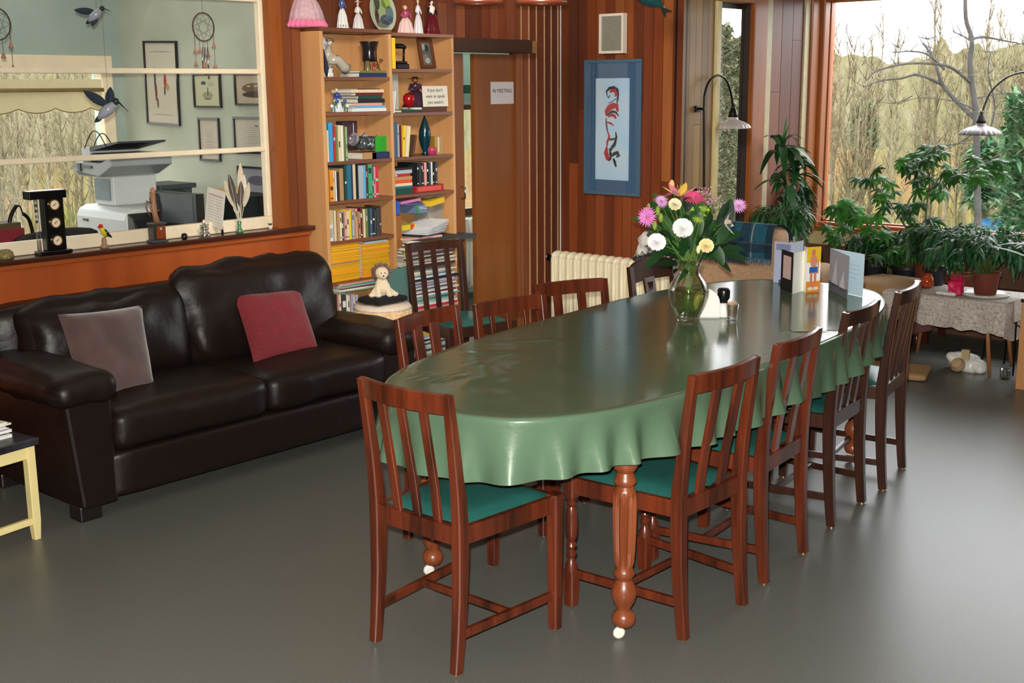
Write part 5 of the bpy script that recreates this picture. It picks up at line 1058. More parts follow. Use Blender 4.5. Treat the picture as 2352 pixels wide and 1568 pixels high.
tag(MB().box((xs-.28,1.9,b_.z-.16), (xs+.06,2.95,b_.z-.12)).box((xs-.25,1.95,0), (xs-.21,2.0,b_.z-.15)).box((xs-.25,2.85,0), (xs-.21,2.9,b_.z-.15)).box((xs,2.85,0), (xs+.04,2.9,b_.z-.15)).box((xs,1.95,0), (xs+.04,2.0,b_.z-.15)).build('side_table', DARKW), 'dark side table in the office under the red box', 'table')
hp = thing('headphones', 'dark curved headphones standing in the red box insert', 'headphones', PX(35,510,xs)); m = MB()
m.tube(smoothp([PX(24,530,xs-.06),PX(22,508,xs-.06),PX(28,488,xs-.06),PX(38,472,xs-.06)]), .010, 8); m.tube(smoothp([PX(52,490,xs-.03),PX(64,500,xs-.03),PX(72,520,xs-.03),PX(75,538,xs-.03)]), .009, 8); m.tube(smoothp([PX(38,472,xs-.06),PX(46,474,xs-.05),PX(52,490,xs-.03)]), .004, 8)
m.build('headband', METAL, hp, smooth=True)
oc = thing('office_chair', 'low black padded chair back behind the weather tower', 'chair', PX(160,540,-5.7)); q = PX(140,545,-5.7); MB().rbox((q.x-.05,q.y,q.z-.06), (.06,.46,.16), .03, 10, puff=(0,0,.02), wr=.02, wf=9).build('backrest', mat('black_pad2', (12,12,14), .6), oc, smooth=True)
MB().tube([(q.x-.08,q.y,q.z-.12),(q.x-.1,q.y,.45)], .02, 8).lathe([(0,.42),(.2,.42),(.22,.46),(0,.48)], (q.x-.25,q.y,0), 20).tube([(q.x-.25,q.y,.43),(q.x-.25,q.y,.08)], .025, 8).build('seat', BLACKM, oc, smooth=True)
m = MB()
for k in range(5): a = k*2*PI/5; m.tube([(q.x-.25,q.y,.09),(q.x-.25+.24*math.cos(a),q.y+.24*math.sin(a),.03)], .016, 6).ball((q.x-.25+.24*math.cos(a),q.y+.24*math.sin(a),.024), .024, 8)
m.build('base', BLACKM, oc, smooth=True)
# roller blind with scalloped valance in the office window
bl = thing('roller_blind', 'cream roller blind with a scalloped lower edge in the office window', 'blind', (OX+.04, 3.2, 1.78)); BLC = mat('blind_cream', (220,210,168), .7, var=.05)
vb_ = PX(200,250,OX+.05).z; vt_ = PX(120,182,OX+.05).z
m = MB().add([], []); n = 144; V_ = []; F_ = []
for k in range(n+1): yy = 1.9+2.2*k/n; V_ += [(OX+.045,yy,vt_),(OX+.045,yy,vb_-.010+.030*abs(math.sin(PI*(yy-1.9)/.235))**.7*-1+.02)]
for k in range(n): F_.append((2*k,2*k+2,2*k+3,2*k+1))
m.add(V_, F_).build('valance', BLC, bl)
MB().tube([(V_[i][0]+.001,V_[i][1],V_[i][2]) for i in range(1,len(V_),2)], .003, 5).build('trim_cord', mat('cord_brown', (130,110,60), .7), bl)
MB().tube([(OX+.06,1.9,PX(120,207,OX+.06).z),(OX+.06,4.1,PX(120,207,OX+.06).z)], .012, 10).build('roller', mat('roller', (150,128,84), .6), bl, smooth=True)
# ================================================================== RADIATOR, CAT, ARMCHAIR
ENA = mat('cream_enamel', (226,214,184), .4, var=.05, scale=10)
rd = thing('radiator', 'cream cast iron column radiator under the blue framed print', 'radiator', (-4.78, 6.34, 0))
RX0 = PY(1265,600,6.27).x; n = 15; pitch = .0635; RTZ = .615
for k in range(n):
    x = RX0+.028+k*pitch; m = MB()
    m.rbox((x,6.31,.36), (.046,.10,.50), .022, 6)
    m.ball((x,6.31,RTZ-.03), (.028,.062,.032), 12)
    m.tube([(x,6.262,.12),(x,6.262,RTZ-.04)], .016, 8)
    m.build('column', ENA, rd, smooth=True)
m = MB().tube([(RX0,6.31,.57),(RX0+n*pitch,6.31,.57)], .02, 8).tube([(RX0,6.31,.14),(RX0+n*pitch,6.31,.14)], .02, 8)
for x in (RX0+.03, RX0+n*pitch-.04):
    m.box((x-.015,6.28,0), (x+.015,6.34,.14))
m.build('header_pipe', ENA, rd, smooth=True, auto=40)
MB().tube([(RX0-.005,6.31,.565),(RX0-.05,6.31,.565)], .016, 10).tube([(RX0-.05,6.31,.565),(RX0-.09,6.31,.565)], .024, 10).build('valve', BLACKM, rd, smooth=True)
ct = thing('cat', 'black and white cat curled on the end of the radiator behind the bouquet', 'cat', PY(1492,590,6.31))
FUR = mat('cat_fur', (20,18,20), .85, var=.5, scale=9, c2=(206,200,196), sheen=.3, bump=.3, bscale=160)
r_ = [n_ for n_ in FUR.node_tree.nodes if n_.type == 'VALTORGB'][0]; r_.color_ramp.elements[0].position = .47; r_.color_ramp.elements[1].position = .52
cb = Vector((PY(1492,590,6.31).x, 6.31, RTZ)); m = MB()
m.tube([cb+Vector((.10,.0,.07)), cb+Vector((.04,.0,.10)), cb+Vector((-.02,0,.11)), cb+Vector((-.045,-.01,.09))], [.06,.085,.08,.06], 16)
m.ball(cb+Vector((-.02,-.045,.045)), (.05,.045,.045), 14).ball(cb+Vector((-.025,-.085,.035)), (.022,.022,.018), 12)
for s_ in (-1, 1): m.lathe([(.018,0),(.010,.02),(.002,.034)], cb+Vector((-.02+s_*.028,-.045,.078)), 8)
m.tube([cb+Vector((-.05,-.03,.03)), cb+Vector((-.055,-.08,.016)), cb+Vector((-.05,-.10,.014))], [.022,.018,.016], 10).tube([cb+Vector((.02,-.03,.03)), cb+Vector((.02,-.085,.016)), cb+Vector((.018,-.10,.014))], [.022,.018,.016], 10)
m.tube([cb+Vector((.13,.0,.04)), cb+Vector((.16,-.03,.02)), cb+Vector((.12,-.07,.014)), cb+Vector((.06,-.085,.013))], [.022,.018,.015,.011], 10)
remesh(m.build('body', FUR, ct), .007)
m = MB()
for s_ in (-1, 1): m.ball(cb+Vector((-.02+s_*.018,-.083,.055)), .006, 8, (120,150,70))
m.build('eyes', GLOSS, ct, smooth=True)
TWEED = mat('beige_tweed', (188,154,120), .95, var=.3, scale=110, bump=.25, c2=(158,122,92))
ac = thing('armchair', 'beige tweed armchair seen from behind, with a tartan throw over its back', 'armchair', (-3.86, 6.66, 0))
ax0, ax1 = -4.24, PY(1783,560,6.3).x
MB().rbox(((ax0+ax1)/2,6.40,.52), (ax1-ax0,.20,.72), .07, 14, puff=(0,.004,.0)).build('backrest', TWEED, ac, smooth=True)
MB().rbox(((ax0+ax1)/2,6.75,.22), (ax1-ax0-.02,.74,.24), .05, 10).build('base', TWEED, ac, smooth=True)
MB().rbox(((ax0+ax1)/2,6.80,.39), (ax1-ax0-.24,.62,.14), .05, 10, puff=(0,0,.02)).build('seat_cushion', TWEED, ac, smooth=True)
for x in (ax0+.07, ax1-.07): MB().rbox((x,6.78,.42), (.14,.66,.34), .06, 10).build('arm', TWEED, ac, smooth=True)
for x in (ax0+.06, ax1-.06):
    for y in (6.45,7.06): MB().lathe([(.02,0),(.028,.10),(0,.10)], (x,y,0), 12).build('leg', DARKW, ac, smooth=True)
TART = mat('tartan_throw', (22,82,104), .95, var=.3, scale=40, c2=(16,62,80), bump=.2); nt = TART.node_tree
def stripes(m_, colors, axis_, freq, width, off=0):
    N_, L_ = m_.node_tree.nodes, m_.node_tree.links; b_ = N_['Principled BSDF']; src = b_.inputs['Base Color'].links[0].from_socket
    tc_ = N_.new('ShaderNodeTexCoord'); sx_ = N_.new('ShaderNodeSeparateXYZ'); L_.new(tc_.outputs['Object'], sx_.inputs[0])
    mu_ = N_.new('ShaderNodeMath'); mu_.operation = 'MULTIPLY_ADD'; mu_.inputs[1].default_value = freq; mu_.inputs[2].default_value = off; L_.new(sx_.outputs[axis_], mu_.inputs[0])
    fr_ = N_.new('ShaderNodeMath'); fr_.operation = 'FRACT'; L_.new(mu_.outputs[0], fr_.inputs[0]); lt_ = N_.new('ShaderNodeMath'); lt_.operation = 'LESS_THAN'; lt_.inputs[1].default_value = width; L_.new(fr_.outputs[0], lt_.inputs[0])
    k_ = N_.new('ShaderNodeMath'); k_.operation = 'MULTIPLY'; k_.inputs[1].default_value = .75; L_.new(lt_.outputs[0], k_.inputs[0])
    mx_ = N_.new('ShaderNodeMix'); mx_.data_type = 'RGBA'; L_.new(k_.outputs[0], mx_.inputs['Factor']); L_.new(src, mx_.inputs['A']); mx_.inputs['B'].default_value = rgb(colors); L_.new(mx_.outputs['Result'], b_.inputs['Base Color'])
stripes(TART, (150,140,130), 'X', 6.0, .06); stripes(TART, (14,34,50), 'X', 6.0, .35, .45); stripes(TART, (120,130,130), 'Z', 6.0, .05, .3); stripes(TART, (14,34,50), 'Z', 6.0, .35, .6)
bx0, bx1 = -4.10, PY(1772,560,6.26).x; bl_ = thing('tartan_throw', 'blue green tartan throw with a fringed edge over the back of the armchair', 'blanket', ((bx0+bx1)/2,6.3,.7))
def thr(u, v):
    x = bx0+(bx1-bx0)*u; w_ = .006*math.sin(u*30)
    if v < .62: t = v/.62; return (x, 6.272+w_+.03*t**4, .70+.19*t)
    t = (v-.62)/.38; a_ = t*PI; return (x, 6.41-.108*math.cos(a_)+w_, .89+.022*math.sin(a_)-(.10*t*t))
MB().grid(thr, 40, 24).build('throw_cloth', TART, bl_, smooth=True)
m = MB(); rr3 = random.Random(9)
for k in range(110): x = bx0+(bx1-bx0)*k/109; m.tube([(x,6.270+.006*math.sin(k/109*30),.702),(x+rr3.uniform(-.004,.004),6.262,.68),(x+rr3.uniform(-.008,.008),6.26,.663)], [.0022,.002,.0008], 4)
fr3 = m.build('fringe', mat('fringe_blue', (24,86,116), .9), bl_); fr3['kind'] = 'stuff'
ot = thing('ottoman', 'low tan upholstered ottoman between the table end and the plants', 'ottoman', (-3.29,7.38,0))
TANU = mat('tan_upholstery', (176,140,98), .9, var=.1, scale=60, c2=(160,124,84)); MB().rbox((-3.29,7.38,.40), (.44,.44,.14), .04, 10, puff=(0,0,.01), rot=Matrix.Rotation(-.2, 3, 'Z')).build('cushion', TANU, ot, smooth=True)
MB().cb((-3.29,7.38,.235), (.40,.40,.19), rz=-.2).build('base', mat('dull_rose', (110,66,58), .8), ot, bevel=.01)
for x in (-3.43,-3.15):
    for y in (7.24,7.52): MB().lathe([(.016,0),(.02,.14),(0,.14)], (x,y,0), 10).build('leg', DARKW, ot, smooth=True)
# ================================================================== PLANT BENCH, PLANTS
pb = thing('plant_bench', 'low dark bench below the big window carrying the potted plants', 'bench', (-2.9,7.92,0))
MB().box((-4.2,7.74,.34), (-1.4,8.10,.37)).build('top', DARKW, pb, bevel=.004)
for x in (-4.15,-3.2,-2.3,-1.45):
    for y in (7.78,8.05): MB().box((x-.02,y-.02,0), (x+.02,y+.02,.34)).build('leg', DARKW, pb)
GR1 = [(44,92,34),(60,120,44),(36,76,30),(74,136,52),(52,104,40)]; GR2 = [(30,70,34),(40,88,44),(24,58,30),(58,104,60),(80,124,84)]
POTT = [(0,0),(.75,0),(.8,.02),(1,.86),(1.08,.86),(1.08,1),(.96,1),(.9,.8),(0,.78)]
def pot(c, r, h, m_, t): return MB().lathe([(a*r, b*h) for a, b in POTT], c, 28).build('pot', m_, t, smooth=True, auto=50)
TERR = mat('terracotta', (120,54,34), .8, var=.15, scale=9); WPOT = mat('white_pot', (214,210,204), .4, var=.03); DPOT = mat('dark_pot', (26,26,30), .4)
def dracaena():
    y = 7.62; base = PY(1812,600,y); t = thing('dracaena', 'tall glossy strap leaved plant in the corner left of the big window', 'plant', (base.x,y,.37))
    c = Vector((base.x,y+.24,.371)); pot(c, .10, .18, DPOT, t); y0 = 7.55
    tr = [c+Vector((0,0,.14)), Vector((PY(1818,470,y0-.1).x,y0-.1,.95)), PY(1808,400,y0-.15), PY(1795,335,y0-.15)]
    MB().tube(smoothp(tr), [.016]*len(smoothp(tr)), 10).tube([tr[1], PY(1835,430,y0-.15), PY(1826,385,y0-.15)], .011, 8).build('stem', mat('bark_tan', (140,104,72), .8, var=.3, scale=30), t, smooth=True)
    rr_ = random.Random(4); m = MB()
    for cpt, nn_, L_ in ((tr[3],17,.30),(PY(1826,385,y0-.15),12,.26),(PY(1806,415,y0-.12),12,.27)):
        for k in range(nn_):
            a = 2.4*k+rr_.uniform(-.3,.3); el = rr_.uniform(.05,1.1); d_ = Vector((math.cos(a)*math.cos(el), math.sin(a)*.8*math.cos(el), math.sin(el)))
            if cpt.x+d_.x*L_ < SX+.03: d_.x = abs(d_.x)*.4
            q_ = rr_.choice(GR2); m.leaf(cpt+Vector((0,0,-.03*(k%3))), d_, UPZ, L_*rr_.uniform(.75,1.1), .058, droop=rr_.uniform(.55,1.15), seg=8, fold=.3, col=q_)
    m.leaf(tr[3], (.15,0,1), (1,0,0), .20, .03, droop=0, seg=6, col=(60,104,50)); m.leaf(tr[3], (.35,-.1,1), (1,0,0), .17, .03, droop=.1, seg=6, col=(60,104,50))
    m.v = [(max(v_[0], SX+.03), min(v_[1], WY-.1), v_[2]) for v_ in m.v]; m.build('foliage', LEAFM, t, smooth=True)
dracaena()
def sprayplant(name, label, crown, nst, R_, L_, lw, ll, pal, potr=.10, poth=.16, pm=None, pz=.371, seed=1, up=.5, droop=1.0, sq=.7, biasx=0, nl=13, minz=None):
    rr_ = random.Random(seed); crown = Vector(crown); t = thing(name, label, 'plant', (crown.x,crown.y,pz)); c = Vector((crown.x,crown.y,pz)); pot(c, potr, poth, pm or DPOT, t)
    ms, ml = MB(), MB(); top_ = max(crown.z, pz+poth)
    for s_ in range(nst):
        a = rr_.uniform(0, 2*PI); r_ = R_*rr_.uniform(.35,1); h_ = L_*rr_.uniform(.3,1)*up; p0 = c+Vector((rr_.uniform(-.3,.3)*potr, rr_.uniform(-.3,.3)*potr, poth*.8)); P0 = []
        ex, ey = r_*math.cos(a)+biasx*r_, r_*math.sin(a)*sq
        for k in range(8):
            u = k/7; z_ = p0.z+(top_-p0.z+h_)*math.sin(min(1,u*1.25)*PI/2)-droop*L_*rr_.uniform(.28,.34)*max(0,u-.5)**1.4*2.2; P0.append(Vector((min(max(p0.x+ex*u,SX+.04), 9), min(p0.y+ey*u, WY-.09), z_)))
        ms.tube(P0, [.0032]*4+[.002]*4, 5, (86,100,50))
        for k in range(nl):
            u = .25+.75*k/nl; i = min(6, int(u*7)); f_ = u*7-i; p_ = P0[i].lerp(P0[i+1], f_); tn = (P0[i+1]-P0[i]).normalized(); sd_, u_ = frame(tn); an = rr_.uniform(0, 2*PI)
            d_ = (tn*.8+sd_*math.cos(an)+u_*math.sin(an)); ml.leaf(p_, d_, UPZ, ll*rr_.uniform(.7,1.15), lw, droop=rr_.uniform(.2,.9), seg=3, fold=.2, col=rr_.choice(pal))
    ml.v = [(max(v_[0], SX+.03), min(v_[1], WY-.08), max(v_[2], .02)) for v_ in ml.v]
    ms.build('stems', PAINT, t, smooth=True); ml.build('foliage', LEAFM, t, smooth=True); return t
cA_ = PY(1752,500,7.50); sprayplant('weeping_fig', 'bushy dark fine leaved plant directly behind the armchair', (PY(1765,500,7.86).x,7.86,.86), 60, .34, .34, .018, .085, GR2, pz=.371, poth=.17, seed=3, sq=.9)
c2_ = PY(1803,545,7.36); sprayplant('spider_plant', 'glossy narrow leaved plant spilling from a white pot right of the tartan throw', (c2_.x,7.36,.78), 56, .27, .30, .017, .10, [(44,96,50),(64,120,70),(34,76,40),(96,140,96)], potr=.085, poth=.18, pm=WPOT, pz=.521, seed=8, droop=1.2)
tag(MB().box((c2_.x-.12,7.24,0), (c2_.x-.09,7.27,.49)).box((c2_.x+.09,7.24,0), (c2_.x+.12,7.27,.49)).box((c2_.x-.12,7.45,0), (c2_.x-.09,7.48,.49)).box((c2_.x+.09,7.45,0), (c2_.x+.12,7.48,.49)).box((c2_.x-.13,7.23,.49), (c2_.x+.13,7.49,.52)).build('plant_stand', DARKW), 'small dark plant stand behind the armchair under the white pot', 'stand')
# schefflera
def schefflera(name, label, base, trunks, blobs, seed, y, pal=GR1, pr=.12, ph=.2, pm=None, n7=8, LL=.08):
    rr_ = random.Random(seed); t = thing(name, label, 'plant', base); pot(Vector(base), pr, ph, pm or TERR, t); ms = MB(); ml = MB()
    for tr in trunks:
        P_ = smoothp([Vector(q_) for q_ in tr]); n_ = len(P_); ms.tube(P_, [.009-.005*i/n_ for i in range(n_)], 7, (104,94,60))
    for (px, py, rx, ry, cnt, org) in blobs:
        for k in range(cnt):
            a, q_ = rr_.uniform(0, 2*PI), rr_.random()**.6; yy = y+rr_.uniform(-.22,.18); yy = min(yy, WY-.12)
            c = PY(px+rx*q_*math.cos(a), py+ry*q_*math.sin(a), yy); o_ = PY(org[0]+rr_.uniform(-10,10), org[1]+rr_.uniform(-14,14), y)
            mid = (c+o_)/2+Vector((0,0,.02)); ms.tube([o_, mid, c], [.0022,.0016,.0014], 5, (90,120,56))
            tilt = Vector((rr_.uniform(-.5,.5), rr_.uniform(-.9,-.1), rr_.uniform(.5,1))).normalized(); s1, s2 = frame(tilt); f_ = rr_.choice(pal)
            for j in range(n7): an = 2*PI*j/n7+rr_.uniform(-.12,.12); d_ = (s1*math.cos(an)+s2*math.sin(an))*.96-tilt*.12; ml.leaf(c, d_, tilt, LL*rr_.uniform(.75,1.12), LL*.33, droop=.3, seg=3, fold=.16, col=tuple(v*rr_.uniform(.85,1.15) for v in f_))
    ms.build('stem', PAINT, t, smooth=True); ml.build('foliage', LEAFM, t, smooth=True); return t
y = 7.85; bs = PY(2140,600,y); bs = (bs.x, y, .371)
schefflera('umbrella_plant', 'large umbrella plant rising in front of the middle of the big window', bs, [[(bs[0],y,.5),PY(2125,560,y),PY(2128,480,y),PY(2135,420,y),PY(2130,385,y)],[(bs[0],y,.5),PY(2095,520,y),PY(2085,470,y),PY(2110,430,y)],[(bs[0],y,.5),PY(2080,520,y),PY(2040,460,y),PY(2010,425,y)],[PY(2128,440,y),PY(2190,405,y),PY(2250,385,y)]],
  [(2135,395,58,58,27,(2130,410)),(2100,365,34,24,7,(2125,400)),(2150,352,20,18,5,(2140,380)),(2035,450,36,28,11,(2050,450)),(2008,402,22,15,4,(2030,430)),(2090,490,38,34,10,(2095,480)),(2145,510,26,24,6,(2125,500)),(2255,392,54,30,13,(2230,398)),(1972,411,12,8,1,(2000,425))], 5, y, LL=.074)
y2 = 7.9; b2 = PY(1960,560,y2); b2 = (b2.x, y2, .371)
schefflera('umbrella_plant', 'small umbrella plant with a long arching stem at the left of the window sill', b2, [[(b2[0],y2,.5),PY(1935,540,y2),PY(1935,510,y2)],[(b2[0],y2,.5),PY(2060,560,y2),PY(2030,520,y2),PY(1990,500,y2),PY(1950,510,y2)]],
  [(1930,482,48,26,14,(1940,505)),(1990,500,40,18,8,(1980,502)),(1925,530,30,20,6,(1935,525)),(2010,545,45,18,8,(2000,520))], 6, y2, pal=[(58,124,44),(80,150,58),(48,104,40)], pr=.09, ph=.15, LL=.08)
y3 = 7.70; b3 = PY(2210,600,y3); b3 = (b3.x, y3, .371)
schefflera('umbrella_plant', 'low umbrella plant trailing along the sill to the right of the big one', b3, [[(b3[0],y3,.5),PY(2190,560,y3),PY(2170,545,y3)],[(b3[0],y3,.5),PY(2230,560,y3),PY(2215,530,y3)]],
  [(2215,535,48,24,13,(2200,550)),(2120,560,50,22,10,(2150,560)),(2060,585,45,22,9,(2110,570)),(2160,590,50,26,10,(2180,580))], 7, y3, pr=.085, ph=.13, LL=.075)
sprayplant('fern', 'dark bushy fern left of the coffee table, behind the sailing card', (PY(2010,600,7.86).x,7.86,.60), 46, .26, .24, .022, .075, GR2, pz=.371, poth=.13, seed=21, sq=.7)
sprayplant('fern', 'dark fern behind the small orange jar on the coffee table', (PY(2085,590,7.84).x,7.84,.62), 50, .25, .26, .022, .078, GR2, pz=.371, poth=.13, seed=22, sq=.7)
# coffee table with lace and its things
ctb = thing('coffee_table', 'low coffee table with tapered splayed legs under the lace cloth', 'table', (-2.80,7.30,0)); tzc = .455
cx0, cx1, cy0, cy1 = -3.16, -2.46, 7.06, 7.52
MB().box((cx0,cy0,tzc-.03), (cx1,cy1,tzc-.004)).build('top', DARKW, ctb, bevel=.004)
for x, s_ in ((cx0+.10,-1),(cx1-.12,1)):
    for yv, s2_ in ((cy0+.08,-1),(cy1-.08,1)): MB().tube([(x,yv,tzc-.03),(x+s_*.06,yv+s2_*.03,0)], [.018,.010], 10).build('leg', wood('light_leg', (170,112,70), (140,88,50), 2), ctb, smooth=True)
LACG = mat('lace_openwork', (214,204,196), .9, var=.35, scale=75, c2=(150,138,130), bump=.4)
vv = LACG.node_tree.nodes; vo = vv.new('ShaderNodeTexVoronoi'); vo.inputs['Scale'].default_value = 26
lc_ = thing('lace_cloth', 'cream openwork lace cloth hanging over the front of the coffee table', 'tablecloth', (-2.80,7.29,tzc))
def lac(u, v):
    x = cx0-.02+(cx1+.03-cx0+.02)*u
    if v < .4: return (x, cy1-.03-(cy1-cy0)*v/.4, tzc+.001)
    t = (v-.4)/.6; return (x+.01*math.sin(u*25)*t*.4, cy0-.012-.012*math.sin(u*22)*t-.008, tzc-.004-t*(.165+.02*u+.006*math.sin(u*40)))
MB().grid(lac, 60, 30).build('lace_panel', LACG, lc_, smooth=True)
def side(u, v): t = v; return (cx1+.015+.01*t, cy0-.02+(cy1-cy0)*u, tzc-.002-t*(.20+.05*math.sin(u*3)))
MB().grid(side, 14, 8).build('side_drop', LACG, lc_, smooth=True)
m = MB()
for (u0, v0, u1, v1) in ((.60,.42,.82,.84),(.60,.94,.82,.86),(.2,.95,.5,.99)):
    pa, pb_ = Vector(lac(u0,v0))-Vector((0,.004,0)), Vector(lac(u1,v1))-Vector((0,.004,0)); m.tube([pa,pb_], .003, 5)
rr4 = random.Random(6)
for k in range(46):
    u0, v0 = rr4.uniform(.02,.62), rr4.uniform(.45,.95); c = Vector(lac(u0,v0))-Vector((0,.005,0)); r0 = rr4.uniform(.010,.026)
    m.tube([c+Vector((r0*math.cos(a*.7),0,r0*.8*math.sin(a*.7))) for a in range(10)], .0022, 4)
m.build('lace_pattern', mat('lace_thread', (226,216,210), .9), lc_, smooth=True)
q = PY(2128,672,7.28); oj = thing('orange_jar', 'round orange patterned glass jar on the coffee table', 'jar', (q.x,7.28,tzc+.003)); MB().lathe([(0,0),(.025,0),(.040,.02),(.044,.045),(.034,.07),(.026,.078),(.028,.09),(.022,.09),(.02,.07),(0,.06)], (q.x,7.28,tzc+.003), 24).build('jar_body', mat('orange_glaze', (196,84,36), .15, var=.6, scale=45, c2=(110,26,20)), oj, smooth=True)
q = PY(2192,690,7.13); pk = thing('pink_parcel', 'bright pink crumpled paper parcel on the coffee table', 'parcel', (q.x,7.13,tzc+.003)); PKM = mat('pink_paper', (226,24,90), .5, var=.25, scale=20)
MB().rbox((q.x,7.15,tzc+.045), (.085,.06,.085), .012, 8, wr=.012, wf=30).build('wrapper', PKM, pk, smooth=False); m = MB()
for k in range(7): m.ext([(q.x-.03+.01*k,7.14,tzc+.08),(q.x-.015+.01*k,7.14,tzc+.08),(q.x-.03+.012*k,7.12,tzc+.12+.01*(k%3))], (0,.003,0))
m.build('ruffle', PKM, pk)
q = PY(2258,700,7.22); cc = Vector((q.x,7.24,tzc+.003)); tray = tag(MB().lathe([(0,0),(.13,0),(.145,.012),(.142,.016),(.12,.008),(0,.008)], cc, 36, (206,200,190)).build('plant_saucer', GLOSS, smooth=True), 'wide white rimmed saucer under the terracotta pot', 'saucer')
sprayplant('weeping_plant', 'big weeping plant with shiny drooping leaves in a terracotta pot on the coffee table', (cc.x,cc.y,.74), 90, .44, .30, .019, .085, [(40,92,52),(58,116,74),(30,70,42),(96,142,110),(50,100,60)], potr=.078, poth=.13, pm=TERR, pz=tzc+.012, seed=31, droop=1.5, sq=.75)
q = PY(2150,600,7.45); sprayplant('weeping_plant', 'dense mid green plant behind the pink parcel', (q.x,7.44,.70), 56, .24, .32, .020, .08, GR2, potr=.07, poth=.11, pm=DPOT, pz=tzc+.002, seed=33, droop=1.1, sq=.5)
tag(MB().rbox((PY(2172,684,7.1).x,7.12,tzc+.012), (.12,.06,.02), .008, 6, wr=.01, wf=30).build('napkin', CLOTHM, smooth=True), 'small crumpled white napkin beside the pink parcel', 'napkin')
# wire stool with draped cloth
ws2 = thing('wire_stool', 'dark wire legged stool right of the coffee table under a white cloth', 'stool', (-2.32,7.05,0)); wc = Vector((PY(2326,720,7.36).x,7.36,0)); wz = .44
MB().lathe([(0,wz),(.15,wz),(.15,wz+.014),(0,wz+.014)], wc, 28).build('seat', DARKW, ws2)
for k in range(4): a = .5+k*PI/2; MB().tube([wc+Vector((.12*math.cos(a),.12*math.sin(a),wz)), wc+Vector((.16*math.cos(a),.16*math.sin(a),0))], .006, 6).build('leg', METAL, ws2)
MB().tube([wc+Vector((.155*math.cos(k*PI/10),.155*math.sin(k*PI/10),wz-.10+.05*math.sin(k))) for k in range(21)], .004, 6).build('wire_ring', METAL, ws2, smooth=True)
def dcl(u, v): a = PI*.9+u*PI*1.15; t = v; r0 = .16*min(1,t*2.2) if t < .45 else .16+.02*math.sin(a*7)*(t-.45); return (wc.x+r0*math.cos(a), wc.y+r0*math.sin(a), wz+.017-max(0,t-.45)*(.16+.09*math.sin(a*4)))
tag(MB().grid(dcl, 50, 16).build('white_cloth', mat('white_linen', (206,200,194), .9, var=.1, scale=50, c2=(170,164,160)), smooth=True), 'white cloth with corners hanging over the wire stool', 'cloth')
# cabinet at the right edge with its plant
cab = thing('wooden_cabinet', 'wooden cabinet whose corner just enters at the right edge', 'cabinet', (-2.05,7.1,0)); kx = PZ(2331,893,0)
MB().box((kx.x,kx.y,.0), (kx.x+.5,kx.y+.42,.50)).build('body', BIRCH, cab, bevel=.004); MB().box((kx.x-.004,kx.y-.01,.50), (kx.x+.52,kx.y+.43,.52)).build('top', DARKW, cab, bevel=.004)
MB().box((kx.x+.03,kx.y-.012,.04), (kx.x+.47,kx.y-.001,.47)).build('door', BIRCH, cab, bevel=.003)
bp_ = thing('broadleaf_plant', 'broad leaved plant in a dark pot at the right edge of the picture', 'plant', (kx.x+.09,kx.y+.12,.521)); c = Vector((kx.x+.10,kx.y+.13,.521)); pot(c, .085, .15, DPOT, bp_); m = MB(); rr5 = random.Random(12)
for k in range(34): a = 2.4*k; el = rr5.uniform(.4,1.35); m.leaf(c+Vector((0,0,.13+.004*k)), (math.cos(a)*math.cos(el), math.sin(a)*math.cos(el), math.sin(el)), UPZ, rr5.uniform(.22,.42), .055, droop=rr5.uniform(.2,.7), seg=7, fold=.25, col=rr5.choice(GR1+[(96,140,60)]))
m.build('foliage', LEAFM, bp_, smooth=True)
# on the floor
q = PZ(2215,858,0); bg_ = thing('plastic_bag', 'white plastic bag with a tan package lying under the coffee table', 'bag', q); q = PZ(2212,850,0)
MB().rbox(q+Vector((0,.02,.05)), (.19,.13,.10), .04, 12, wr=.035, wf=13).rbox(q+Vector((.09,.0,.04)), (.08,.08,.08), .03, 8, wr=.02, wf=20).build('bag_film', mat('white_plastic', (222,220,214), .35, var=.05, bump=.3), bg_, smooth=True)
MB().lathe([(0,0),(.04,0),(.045,.02),(.03,.05),(0,.055)], q+Vector((-.01,-.05,.035)), 16, (176,148,112), axis=Matrix.Rotation(1.0, 3, 'X')).cb(q+Vector((.02,-.03,.105)), (.045,.03,.06), rz=.2, col=(180,160,110)).build('package', PAPER, bg_)
q = PZ(2308,870,0); tag(MB().lathe([(0,0),(.03,0),(.032,.055),(.028,.06),(.028,.01),(0,.008)], q, 20).build('glass_jar', glass('jar_glass', refl=.25), smooth=True), 'small clear glass jar on the floor under the wire stool', 'jar')
q = PZ(2085,868,0); tag(MB().rbox((q.x-.12,q.y+.05,.022), (.42,.34,.04), .02, 8, rot=Matrix.Rotation(.3, 3, 'Z')).build('floor_pad', TANU, smooth=True), 'flat tan pad on the floor behind the farthest dark chair', 'mat')
# ================================================================== ON THE TABLE
TZ = .7805
VD = 4.942
def VP_(px, py, dd=0): return PD(px, py, VD+dd)
vb = PZ(1580,737,TZ); VD = depth(vb); vs_ = thing('glass_vase', 'clear glass vase of flowers standing in the middle of the dining table', 'vase', vb); VG = glass('vase_glass', tint=(250,252,244), refl=.10, rough=.02)
MB().lathe([(0,.0),(.040,.0),(.043,.006),(.047,.02),(.066,.06),(.079,.10),(.080,.125),(.070,.155),(.048,.185),(.040,.205),(.043,.225),(.056,.248),(.054,.249),(.038,.205),(.045,.186),(.066,.156),(.076,.125),(.074,.10),(.062,.062),(.042,.02),(.0,.014)], vb, 48).build('vase_body', VG, vs_, smooth=True)
MB().lathe([(0,.015),(.040,.02),(.060,.062),(.072,.10),(.073,.118),(0,.118)], vb, 32).build('water', glass('vase_water', tint=(240,238,206), refl=.04), vs_, smooth=True)
